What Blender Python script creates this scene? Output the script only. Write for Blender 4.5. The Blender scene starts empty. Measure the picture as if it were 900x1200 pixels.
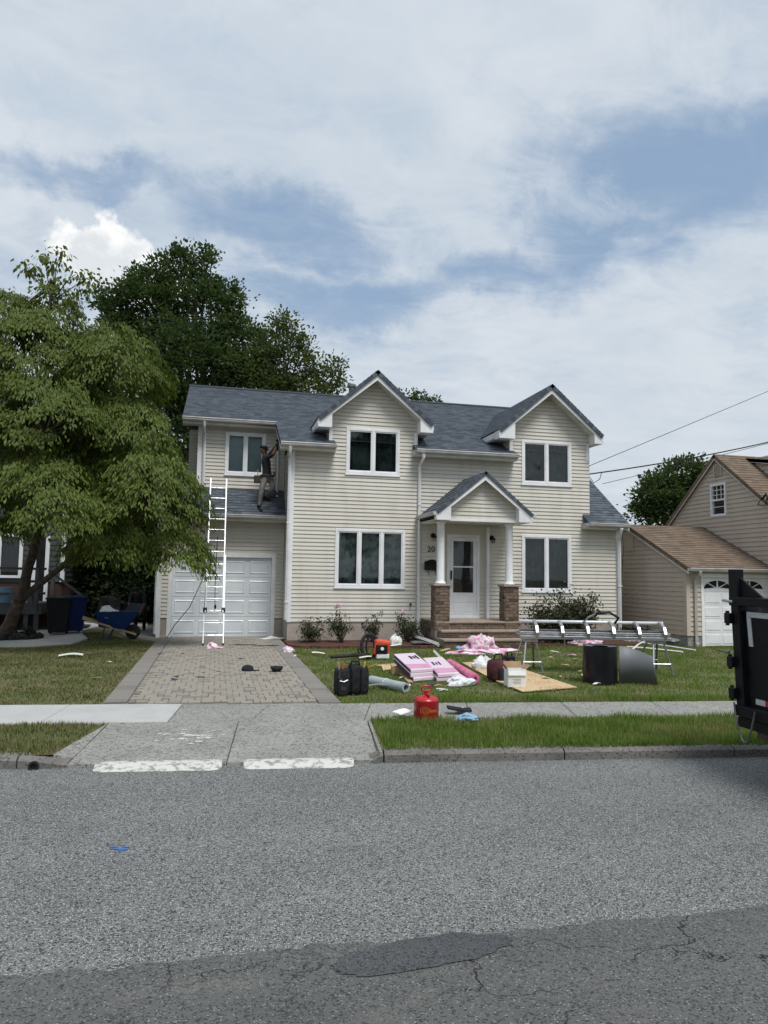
import bpy, bmesh, math, random
import numpy as np
from mathutils import Vector, Matrix, noise as mnoise
rnd = random.Random(7)
S = bpy.context.scene
COL = S.collection
# ------------------------------------------------------------------ camera
PX_F, YAW, PITCH, ROLL, EYE = 850., math.radians(13), math.atan(73.5/850), .0155, 1.72
cF = np.array([math.sin(YAW)*math.cos(PITCH), math.cos(YAW)*math.cos(PITCH), math.sin(PITCH)])
_r0 = np.array([math.cos(YAW), -math.sin(YAW), 0]); _u0 = np.cross(_r0, cF)
cR = _r0*math.cos(ROLL)+_u0*math.sin(ROLL); cU = _u0*math.cos(ROLL)-_r0*math.sin(ROLL)
cC = np.array([0, 0, EYE])
cam = bpy.data.objects.new('camera', bpy.data.cameras.new('camera')); COL.objects.link(cam)
cam.data.sensor_fit = 'VERTICAL'; cam.data.sensor_height = 36; cam.data.sensor_width = 27
cam.data.lens = PX_F/1200*36; cam.data.clip_end = 3000; cam.data.clip_start = .05
cam.matrix_world = Matrix(((cR[0], cU[0], -cF[0], 0), (cR[1], cU[1], -cF[1], 0), (cR[2], cU[2], -cF[2], EYE), (0, 0, 0, 1)))
S.camera = cam
def ray(x, y): return cF+cR*(x-450)/PX_F+cU*(600-y)/PX_F
def hit(x, y, ax, v):
    d = ray(x, y); return Vector(cC+d*((v-cC[ax])/d[ax]))
def G(x, y, z=0.): return hit(x, y, 2, z)          # photo pixel -> point on a level plane
def PY(x, y, v): return hit(x, y, 1, v)            # photo pixel -> point on a plane of given depth
# ------------------------------------------------------------------ light
S.view_settings.view_transform = 'Standard'; S.view_settings.look = 'None'
S.view_settings.exposure = 0.1; S.view_settings.gamma = 1
S.render.engine = 'CYCLES'; S.cycles.max_bounces = 6; S.cycles.transparent_max_bounces = 12
S.cycles.use_denoising = True
SUN_EL, SUN_AZ = math.radians(60), math.radians(164)   # azimuth from +Y towards +X
sd = bpy.data.lights.new('sun', 'SUN'); sd.energy = 2.8; sd.angle = math.radians(22); sd.color = (1, .98, .95)
sun = bpy.data.objects.new('sun', sd); COL.objects.link(sun)
sdir = Vector((math.sin(SUN_AZ)*math.cos(SUN_EL), math.cos(SUN_AZ)*math.cos(SUN_EL), math.sin(SUN_EL)))
sun.rotation_euler = sdir.to_track_quat('Z', 'Y').to_euler(); sun.location = (0, 0, 30)

class NT:
    """small helper for node trees"""
    def __init__(s, tree): s.t = tree; tree.nodes.clear()
    def n(s, typ, ins=None, **kw):
        nd = s.t.nodes.new('ShaderNode'+typ)
        for k, v in kw.items(): setattr(nd, k, v)
        for k, v in (ins or {}).items(): s.set(nd.inputs[k], v)
        return nd
    def set(s, sock, v):
        if hasattr(v, 'is_output') or isinstance(v, bpy.types.NodeSocket): s.t.links.new(v, sock)
        elif isinstance(v, bpy.types.Node): s.t.links.new(v.outputs[0], sock)
        else:
            if sock.type == 'RGBA' and len(v) == 3: v = (*v, 1)
            sock.default_value = v
    def m(s, op, a, b=0., c=None, clamp=False):
        nd = s.n('Math', operation=op, use_clamp=clamp); s.set(nd.inputs[0], a); s.set(nd.inputs[1], b)
        if c is not None: s.set(nd.inputs[2], c)
        return nd.outputs[0]
    def v(s, op, a, b=(0, 0, 0)):
        nd = s.n('VectorMath', operation=op); s.set(nd.inputs[0], a)
        if op == 'SCALE': s.set(nd.inputs['Scale'], b)
        else: s.set(nd.inputs[1], b)
        return nd.outputs[0]
    def mix(s, f, a, b, blend='MIX'):
        nd = s.n('Mix', data_type='RGBA', blend_type=blend)
        s.set(nd.inputs[0], f); s.set(nd.inputs[6], a); s.set(nd.inputs[7], b)
        return nd.outputs[2]
    def ramp(s, f, a, b, to0=0., to1=1., smooth=True):
        nd = s.n('MapRange', interpolation_type='SMOOTHSTEP' if smooth else 'LINEAR', clamp=True)
        s.set(nd.inputs[0], f); nd.inputs[1].default_value = a; nd.inputs[2].default_value = b
        nd.inputs[3].default_value = to0; nd.inputs[4].default_value = to1
        return nd.outputs[0]
    def noise(s, vec, scale, detail=4., rough=.55, out=0, dist=0.):
        nd = s.n('TexNoise', {'Scale': scale, 'Detail': detail, 'Roughness': rough, 'Distortion': dist}); s.set(nd.inputs['Vector'], vec)
        return nd.outputs[out]
# world: Nishita sky behind high broken cloud
W = bpy.data.worlds.new('World'); S.world = W; W.use_nodes = True
t = NT(W.node_tree)
sky = t.n('TexSky', sky_type='NISHITA', sun_disc=False, sun_elevation=SUN_EL, sun_rotation=SUN_AZ, air_density=1.0, dust_density=1.2, ozone_density=1.2)
tc = t.n('TexCoord'); D = tc.outputs['Generated']
sx = t.n('SeparateXYZ', {0: D}); dx, dy, dz = sx.outputs
den = t.m('ADD', t.m('MAXIMUM', dz, 0.), .16)
flat = t.n('CombineXYZ', {0: t.m('DIVIDE', dx, den), 1: t.m('DIVIDE', dy, den), 2: .3})
az = t.m('ARCTAN2', dx, dy); el = t.m('ARCSINE', dz)
ae = t.n('CombineXYZ', {0: az, 1: el, 2: 0.})
n1 = t.noise(flat, 1.25, 9., .60, dist=.7)
n2 = t.noise(t.v('MULTIPLY', flat, (1., 1.5, 1.)), 4.6, 9., .66, dist=.6)
n3 = t.noise(flat, .45, 3., .5)
wob = t.noise(D, 5.5, 6., .6, out=1)
aew = t.v('ADD', ae, t.v('SCALE', t.v('SUBTRACT', wob, (.5, .5, .5)), .22))
def blob(x, y, rx, ry, coord=aew):
    """soft 0..1 ellipse round the direction seen at photo pixel x, y"""
    d = ray(x, y); d = d/np.linalg.norm(d)
    c = (math.atan2(d[0], d[1]), math.asin(d[2]), 0)
    q = t.v('MULTIPLY', t.v('SUBTRACT', coord, c), (PX_F/rx*.95, PX_F/ry*.95, 0))
    ln = t.n('VectorMath', operation='LENGTH'); t.set(ln.inputs[0], q)
    return t.ramp(ln.outputs['Value'], 1.25, .2)
gap = blob(800, 205, 190, 75)
for b in ((335, 262, 190, 42), (400, 345, 190, 45), (590, 330, 90, 40), (90, 205, 130, 26), (660, 275, 70, 60)):
    gap = t.m('MAXIMUM', gap, blob(*b))
cov = t.m('ADD', t.m('MULTIPLY', n1, .70), t.m('MULTIPLY', n2, .46))
cov = t.m('ADD', cov, t.m('MULTIPLY', n3, .35))
cov = t.m('SUBTRACT', cov, t.m('MULTIPLY', gap, .27))
mask = t.ramp(cov, .40, .82)
shade = t.ramp(t.m('ADD', t.m('MULTIPLY', t.noise(flat, 1.9, 7., .6, dist=.3), .7), t.m('MULTIPLY', n2, .35)), .34, .68)
cloud = t.mix(shade, (5.0, 5.8, 6.7), (6.3, 6.85, 7.45))
puff = t.m('MAXIMUM', blob(128, 300, 74, 50, t.v('ADD', ae, t.v('SCALE', t.v('SUBTRACT', t.noise(D, 16., 6., .6, out=1), (.5, .5, .5)), .10))),
           blob(175, 325, 50, 38, t.v('ADD', ae, t.v('SCALE', t.v('SUBTRACT', t.noise(D, 16., 6., .6, out=1), (.5, .5, .5)), .10))))
puff = t.ramp(puff, .38, .62)
pcol = t.mix(t.ramp(t.noise(D, 20., 6., .6, dist=.4), .36, .62), (7.0, 7.35, 7.7), (9.4, 9.5, 9.5))
blue = t.mix(.6, t.v('SCALE', sky.outputs[0], .8), (3.7, 5.15, 7.1))
skyc = t.mix(mask, blue, cloud)
fine = t.v('ADD', ae, t.v('SCALE', t.v('SUBTRACT', t.noise(D, 11., 7., .65, out=1), (.5, .5, .5)), .16))
wisp = blob(470, 150, 62, 34, fine)
for b in ((182, 128, 40, 16), (112, 140, 46, 26), (690, 250, 60, 30), (250, 60, 150, 40), (60, 120, 70, 30)): wisp = t.m('MAXIMUM', wisp, blob(*b, fine))
skyc = t.mix(t.m('MULTIPLY', wisp, t.ramp(n2, .38, .60, 0., .75)), skyc, (4.7, 5.6, 6.6))
# haze band low over the horizon
skyc = t.mix(t.ramp(el, .42, .02, 0., .55), skyc, (6.7, 7.15, 7.55))
skyc = t.mix(puff, skyc, pcol)
bg = t.n('Background', {'Color': skyc, 'Strength': .1})
t.t.links.new(bg.outputs[0], t.n('OutputWorld').inputs[0])
# ------------------------------------------------------------------ materials
def new_mat(name):
    m = bpy.data.materials.new(name); m.use_nodes = True
    t = NT(m.node_tree); out = t.n('OutputMaterial')
    b = t.n('BsdfPrincipled'); t.t.links.new(b.outputs[0], out.inputs[0])
    return m, t, b, out
def bump(t, b, h, strength=.3, dist=.01):
    bn = t.n('Bump', {'Strength': strength, 'Distance': dist, 'Height': h}); t.set(b.inputs['Normal'], bn.outputs[0])
def P(name, c1, c2=None, scale=4., rough=.6, bs=0., bscale=40., metal=0., detail=4., rv=.1, lo=.35, hi=.65, spec=.5):
    """two-tone noise material with optional fine relief"""
    m, t, b, _ = new_mat(name); g = t.n('NewGeometry').outputs['Position']
    c2 = c2 or tuple(x*.82 for x in c1)
    n = t.noise(g, scale, detail, .6)
    t.set(b.inputs['Base Color'], t.mix(t.ramp(n, lo, hi), c1, c2))
    t.set(b.inputs['Roughness'], t.ramp(n, .3, .7, max(0, rough-rv), min(1, rough+rv)))
    b.inputs['Metallic'].default_value = metal; b.inputs['Specular IOR Level'].default_value = spec
    if bs: bump(t, b, t.noise(g, bscale, 4., .6), bs, .01)
    return m
def tint_value(t):
    a = t.n('Attribute', attribute_name='tint').outputs['Fac']
    o = t.n('ObjectInfo').outputs['Random']
    return t.m('FRACT', t.m('ADD', a, o))
def leaf_mat(name, cs, trans=.35, rough=.5, patch=1.2, obj=True):
    m, t, b, out = new_mat(name); g = t.n('NewGeometry').outputs['Position']
    a = t.n('Attribute', attribute_name='tint').outputs['Fac']
    c = t.mix(a, cs[0], cs[1])
    c = t.mix(t.ramp(t.noise(g, patch, 3.), .45, .7), c, cs[2])
    t.set(b.inputs['Base Color'], c); b.inputs['Roughness'].default_value = rough; b.inputs['Specular IOR Level'].default_value = .14
    tr = t.n('BsdfTranslucent', {'Color': t.mix(.5, c, (cs[1][0]*1.3, cs[1][1]*1.5, cs[1][2]*.7))})
    ms = t.n('MixShader', {0: trans}); t.t.links.new(b.outputs[0], ms.inputs[1]); t.t.links.new(tr.outputs[0], ms.inputs[2])
    t.t.links.new(ms.outputs[0], out.inputs[0]); return m
def shingle_mat(name, c1, c2, c3):
    m, t, b, _ = new_mat(name); uv = t.n('UVMap').outputs[0]
    br = t.n('TexBrick', {'Scale': 1., 'Mortar Size': .004, 'Mortar Smooth': .2, 'Bias': 0., 'Brick Width': .21, 'Row Height': .14, 'Color1': c1, 'Color2': c2, 'Mortar': c3}, offset=.37)
    t.set(br.inputs['Vector'], uv)
    sp = t.noise(uv, 220., 2., .7)
    c = t.mix(t.ramp(t.noise(uv, 1.1, 4.), .3, .75, 0., .25), br.outputs[0], c2)
    c = t.mix(t.ramp(t.noise(t.v('MULTIPLY', uv, (1., 1.6, 1.)), 7., 3., .6), .52, .68, 0., .6), c, c1)
    c = t.mix(t.ramp(sp, .5, .75, 0., .45), c, tuple(x*2.1 for x in c2))
    t.set(b.inputs['Base Color'], c); b.inputs['Roughness'].default_value = .93; b.inputs['Specular IOR Level'].default_value = .25
    bump(t, b, t.m('ADD', t.m('MULTIPLY', sp, .5), t.m('MULTIPLY', br.outputs[1], -1.)), .5, .006); return m
def siding_mat(name, c, dirt):
    m, t, b, _ = new_mat(name); g = t.n('NewGeometry').outputs['Position']
    s = t.v('MULTIPLY', g, (1.2, 1.2, .22))
    f = t.ramp(t.noise(s, 2.2, 6., .6), .42, .72, 0., .6)
    col = t.mix(f, c, dirt)
    col = t.mix(t.ramp(t.noise(t.v('MULTIPLY', g, (.3, .3, 10.)), 1., 1.), .35, .65, 0., .18), col, tuple(x*.9 for x in c))
    t.set(b.inputs['Base Color'], col); b.inputs['Roughness'].default_value = .55; b.inputs['Specular IOR Level'].default_value = .35
    bump(t, b, t.noise(t.v('MULTIPLY', g, (3., 3., 60.)), 1., 3.), .12, .004); return m
def glass_mat(name, tintc=(.90, .935, .92), refl=1.0):
    m, t, b, out = new_mat(name); t.t.nodes.remove(b)
    fr = t.n('Fresnel', {'IOR': 1.42}); g = t.n('NewGeometry').outputs['Position']
    bn = t.n('Bump', {'Strength': .05, 'Distance': .02, 'Height': t.noise(g, 1.3, 2.)})
    gl = t.n('BsdfGlossy', {'Roughness': .02, 'Color': (refl, refl, refl), 'Normal': bn.outputs[0]})
    tr = t.n('BsdfTransparent', {'Color': tintc})
    ms = t.n('MixShader', {0: fr.outputs[0]}); t.t.links.new(tr.outputs[0], ms.inputs[1]); t.t.links.new(gl.outputs[0], ms.inputs[2])
    t.t.links.new(ms.outputs[0], out.inputs[0]); return m
MT = {}
MT['siding'] = siding_mat('cream_vinyl_siding', (.60, .575, .51), (.48, .45, .38))
MT['siding_tan'] = siding_mat('tan_vinyl_siding', (.50, .43, .36), (.42, .355, .295))
MT['siding_dark'] = siding_mat('charcoal_siding', (.045, .052, .055), (.07, .075, .075))
MT['white'] = P('white_trim_paint', (.80, .81, .82), (.70, .71, .72), 2.5, .42)
MT['gutter'] = P('dull_gutter_aluminium', (.52, .51, .49), (.40, .39, .37), 3., .45)
MT['soffit'] = P('soffit_vinyl', (.60, .58, .53), None, 3., .6)
MT['door_white'] = P('garage_door_paint', (.68, .72, .74), (.60, .64, .67), 1.5, .4)
MT['foundation'] = P('parged_foundation', (.40, .345, .305), (.33, .28, .245), 3., .9, .4, 60.)
MT['roof'] = shingle_mat('slate_blue_shingles', (.040, .050, .063), (.112, .130, .152), (.034, .041, .052))
MT['roof_brown'] = shingle_mat('brown_shingles', (.115, .085, .063), (.195, .148, .108), (.065, .048, .036))
MT['black_metal'] = P('black_painted_metal', (.005, .006, .008), (.010, .011, .013), 3., .42, rv=.12, spec=.22)
MT['black_plastic'] = P('black_plastic', (.008, .008, .010), (.014, .014, .016), 6., .5, spec=.2)
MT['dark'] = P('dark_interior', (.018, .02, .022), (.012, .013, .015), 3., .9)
MT['curtain_dark'] = P('dark_green_curtain', (.075, .11, .10), (.022, .036, .035), 2.2, .9)
MT['curtain_lace'] = P('lace_curtain', (.24, .30, .285), (.045, .065, .063), 4.5, .9)
MT['blind'] = P('pale_window_shade', (.42, .47, .52), (.35, .40, .45), 1.5, .8)
MT['glass'] = glass_mat('window_glass')
MT['screen'] = P('storm_door_mesh', (.022, .016, .016), (.032, .024, .023), 5., .6)
MT['alu'] = P('brushed_aluminium', (.55, .56, .58), (.36, .37, .39), 8., .40, metal=.9)
MT['alu_white'] = P('white_ladder_rail', (.78, .79, .80), (.66, .67, .68), 5., .4, metal=.15)
MT['steel_dark'] = P('dull_steel', (.20, .205, .21), (.12, .12, .125), 10., .45, metal=.7)
MT['rubber'] = P('rubber', (.014, .014, .014), None, 6., .8)
MT['pink'] = P('pink_wrapper', (.66, .36, .50), (.58, .25, .42), 3., .4)
MT['pink_pale'] = P('pale_pink_wrapper', (.72, .62, .69), (.68, .54, .64), 2.5, .38)
MT['hotpink'] = P('bright_pink_film', (.62, .10, .24), (.70, .22, .36), 6., .42)
MT['print'] = P('dark_print', (.05, .03, .06), None, 8., .6)
MT['white_film'] = P('white_plastic_film', (.72, .73, .73), (.6, .62, .63), 6., .4)
MT['paper'] = P('white_paper', (.75, .75, .72), (.66, .66, .63), 6., .8)
MT['card'] = P('brown_cardboard', (.34, .22, .12), (.28, .18, .10), 4., .85)
MT['wood'] = P('bare_lumber', (.44, .31, .18), (.34, .23, .13), 5., .75, .2, 60.)
MT['plywood'] = P('new_plywood', (.60, .44, .26), (.50, .34, .19), 2.2, .7, .15, 80.)
MT['grey_wood'] = P('stained_deck_wood', (.07, .075, .075), (.05, .053, .055), 4., .75, .3, 50.)
MT['membrane'] = P('grey_membrane', (.36, .41, .43), (.30, .34, .36), 3., .5)
MT['orange'] = P('orange_casing', (.62, .085, .03), (.50, .06, .02), 5., .38)
MT['yellow'] = P('yellow_plastic', (.72, .52, .04), None, 5., .45)
MT['red'] = P('red_can_paint', (.42, .018, .022), (.33, .014, .018), 6., .36)
MT['red_yellow'] = P('faded_gold_print', (.46, .16, .03), None, 20., .5)
MT['blue'] = P('blue_paint', (.008, .032, .12), (.007, .024, .09), 4., .5, spec=.25)
MT['blue_bin'] = P('blue_bin_plastic', (.008, .026, .15), (.008, .022, .11), 4., .5, spec=.25)
MT['blue_pale'] = P('pale_blue_plastic', (.22, .38, .55), None, 4., .5)
MT['canvas_black'] = P('black_tool_canvas', (.010, .011, .014), (.026, .027, .030), 14., .85, .4, 90., spec=.2)
MT['canvas_red'] = P('maroon_tool_canvas', (.075, .012, .016), (.04, .01, .013), 12., .85, .4, 90.)
MT['trailer_black'] = P('scuffed_black_steel', (.005, .006, .008), (.030, .027, .024), 7., .48, .25, 50., detail=8., rv=.15, lo=.60, hi=.74, spec=.25)
MT['coil_black'] = P('black_coil_aluminium', (.006, .006, .009), (.009, .009, .012), 2., .3, rv=.06, spec=.3)
MT['coil_grey'] = P('grey_coil_back', (.14, .15, .16), (.12, .13, .14), 2., .5)
MT['bark'] = P('tree_bark', (.085, .062, .047), (.04, .03, .024), 9., .95, .9, 30.)
MT['stone_cap'] = P('bluestone_cap', (.30, .26, .22), (.24, .20, .17), 4., .85, .3, 40.)
MT['tread'] = P('sandstone_tread', (.33, .265, .215), (.26, .205, .165), 5., .85, .35, 50.)
MT['mortar'] = P('mortar', (.25, .22, .185), (.20, .175, .15), 8., .95, .5, 80.)
MT['mulch'] = P('red_mulch', (.105, .036, .024), (.05, .02, .014), 26., .95, 1., 30., detail=6.)
MT['mulch_black'] = P('black_mulch', (.022, .019, .018), (.012, .011, .010), 30., .95, 1., 30.)
MT['soil'] = P('bare_soil', (.13, .10, .06), (.075, .075, .032), 3., .95, .6, 40.)
MT['skin'] = P('skin', (.16, .075, .045), (.13, .06, .036), 8., .5)
MT['shirt'] = P('navy_work_shirt', (.014, .016, .026), (.02, .022, .033), 9., .85)
MT['shirt_blue'] = P('dark_blue_shirt', (.018, .024, .045), (.012, .017, .033), 7., .85)
MT['trousers'] = P('grey_work_trousers', (.20, .19, .18), (.13, .125, .12), 12., .9)
MT['leather'] = P('dark_leather', (.028, .018, .013), (.05, .032, .022), 10., .7)
MT['brickwork'] = None
def brick_piece_mat(name, c1, c2, c3, rough=.9):
    m, t, b, _ = new_mat(name); g = t.n('NewGeometry').outputs['Position']; v = tint_value(t)
    c = t.mix(v, c1, c2); c = t.mix(t.ramp(v, .78, .9), c, c3)
    n = t.noise(g, 30., 5., .65)
    c = t.mix(t.ramp(n, .35, .75, 0., .4), c, tuple(x*.55 for x in c1))
    t.set(b.inputs['Base Color'], c); b.inputs['Roughness'].default_value = rough; b.inputs['Specular IOR Level'].default_value = .3
    bump(t, b, t.noise(g, 70., 4.), .45, .006); return m
MT['brickwork'] = brick_piece_mat('mixed_brown_brick', (.20, .145, .105), (.13, .092, .068), (.07, .055, .046))
MT['paver'] = brick_piece_mat('tumbled_paver', (.30, .272, .23), (.26, .24, .207), (.19, .178, .16))
MT['paver_edge'] = brick_piece_mat('grey_border_paver', (.235, .22, .197), (.21, .197, .178), (.18, .17, .157))
MT['edging'] = brick_piece_mat('red_edging_brick', (.12, .048, .034), (.085, .04, .03), (.06, .035, .03))
def concrete_mat(name, c1, c2, speck, amt):
    m, t, b, _ = new_mat(name); g = t.n('NewGeometry').outputs['Position']
    c = t.mix(t.ramp(t.noise(g, 1.6, 6., .65), .35, .7), c1, c2)
    vo = t.n('TexVoronoi', {'Scale': 44., 'Randomness': 1.}, feature='F1'); t.set(vo.inputs['Vector'], t.v('ADD', g, t.v('SCALE', t.noise(g, 40., 2., out=1), .02)))
    c = t.mix(t.m('MULTIPLY', t.ramp(vo.outputs['Distance'], .75, .25), t.ramp(t.n('SeparateColor', {0: vo.outputs['Color']}).outputs[0], .35, .9, 0., amt)), c, speck)
    c = t.mix(t.ramp(t.noise(t.v('MULTIPLY', g, (.5, .9, 1.)), 3.1, 6., .7), .52, .75, 0., .35), c, tuple(x*.6 for x in c1))
    c = t.mix(t.ramp(t.noise(g, 130., 3., .7), .4, .7, 0., .5), c, tuple(x*.62 for x in c1))
    t.set(b.inputs['Base Color'], c); b.inputs['Roughness'].default_value = .92; b.inputs['Specular IOR Level'].default_value = .3
    bump(t, b, t.noise(g, 110., 4., .7), .5, .006); return m
MT['concrete'] = concrete_mat('weathered_sidewalk_concrete', (.315, .312, .285), (.25, .248, .23), (.055, .055, .052), 1.)
MT['concrete_new'] = concrete_mat('pale_new_concrete', (.47, .47, .455), (.41, .41, .40), (.36, .36, .35), .4)
MT['concrete_path'] = concrete_mat('pale_path_concrete', (.52, .52, .50), (.45, .45, .435), (.4, .4, .39), .3)
MT['curb'] = concrete_mat('dark_kerb_concrete', (.20, .19, .175), (.125, .12, .11), (.05, .05, .048), .9)
def asphalt_mat(name, base, light, dark, chips, crack=False):
    m, t, b, _ = new_mat(name); g = t.n('NewGeometry').outputs['Position']
    vo = t.n('TexVoronoi', {'Scale': 115., 'Randomness': 1.}, feature='F1'); t.set(vo.inputs['Vector'], g)
    sep = t.n('SeparateColor', {0: vo.outputs['Color']}); rv = sep.outputs[0]
    big = t.ramp(t.noise(g, .9, 6., .65), .32, .7)
    c = t.mix(big, base, tuple(x*.86 for x in base))
    c = t.mix(t.ramp(t.noise(t.v('MULTIPLY', g, (.25, 1.8, 1.)), 1.0, 6.), .42, .72, 0., .6), c, tuple(x*1.18 for x in base))
    c = t.mix(t.m('MULTIPLY', t.ramp(rv, 1-chips, 1-chips+.1), t.ramp(vo.outputs['Distance'], .55, .25)), c, light)
    c = t.mix(t.ramp(rv, .26, .14), c, dark)
    c = t.mix(t.ramp(t.noise(g, 190., 3., .7), .42, .68, 0., .55), c, dark)
    h = t.m('ADD', t.m('MULTIPLY', vo.outputs['Distance'], -.7), t.m('MULTIPLY', t.noise(g, 150., 4., .7), .8))
    if crack:
        w = t.v('MULTIPLY', t.v('ADD', g, t.v('SCALE', t.noise(g, 3., 5., .6, out=1), .55)), (.6, 1.5, 1.))
        vc = t.n('TexVoronoi', {'Scale': 1.7}, feature='DISTANCE_TO_EDGE'); t.set(vc.inputs['Vector'], w)
        ck = t.m('MULTIPLY', t.ramp(vc.outputs['Distance'], .011, .003), t.ramp(t.noise(g, 1.3, 3.), .42, .58))
        c = t.mix(t.ramp(t.noise(t.v('MULTIPLY', g, (.7, 1.6, 1.)), 1.7, 7., .7), .52, .70, 0., .45), c, (base[0]*1.5, base[1]*1.42, base[2]*1.25))
        c = t.mix(ck, c, (.018, .018, .019)); h = t.m('SUBTRACT', h, t.m('MULTIPLY', ck, 3.))
    t.set(b.inputs['Base Color'], c); b.inputs['Roughness'].default_value = .9; b.inputs['Specular IOR Level'].default_value = .35
    bump(t, b, h, .7, .008); return m
MT['asphalt'] = asphalt_mat('worn_grey_asphalt', (.188, .192, .188), (.56, .57, .55), (.040, .042, .041), .32)
MT['asphalt_old'] = asphalt_mat('older_dark_asphalt', (.126, .128, .125), (.36, .36, .35), (.045, .046, .045), .14, crack=True)
MT['asphalt_patch'] = asphalt_mat('smooth_patch_asphalt', (.088, .091, .095), (.22, .22, .22), (.035, .036, .038), .10)
MT['paint'] = P('worn_white_paint', (.56, .55, .51), (.26, .255, .235), 13., .85, .7, 60., detail=9., lo=.47, hi=.62)
MT['lawn'] = P('lawn_soil_and_thatch', (.085, .105, .035), (.15, .125, .065), 1.5, .95, .8, 60., detail=8.)
MT['grass'] = leaf_mat('grass_blades', ((.078, .135, .024), (.17, .235, .052), (.205, .20, .082)), .40, .6, 1.3)
MT['grass_dry'] = leaf_mat('dry_grass_blades', ((.072, .10, .028), (.145, .155, .055), (.18, .15, .075)), .25, .7, 1.1)
MT['leaf_dogwood'] = leaf_mat('dogwood_leaves', ((.055, .088, .016), (.145, .182, .042), (.082, .112, .022)), .30, .5, .6)
MT['leaf_maple'] = leaf_mat('maple_leaves', ((.028, .050, .021), (.082, .118, .045), (.048, .076, .028)), .34, .5, .5)
MT['leaf_ash'] = leaf_mat('ash_leaves', ((.05, .072, .026), (.115, .145, .055), (.075, .098, .036)), .38, .5, .8)
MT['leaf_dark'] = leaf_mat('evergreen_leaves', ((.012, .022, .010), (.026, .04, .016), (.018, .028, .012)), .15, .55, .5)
MT['leaf_rose'] = leaf_mat('rose_leaves', ((.03, .05, .024), (.085, .105, .048), (.065, .055, .036)), .15, .4, 4.)
MT['leaf_azalea'] = leaf_mat('azalea_leaves', ((.028, .038, .020), (.08, .088, .05), (.10, .085, .055)), .15, .45, 5.)
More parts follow.
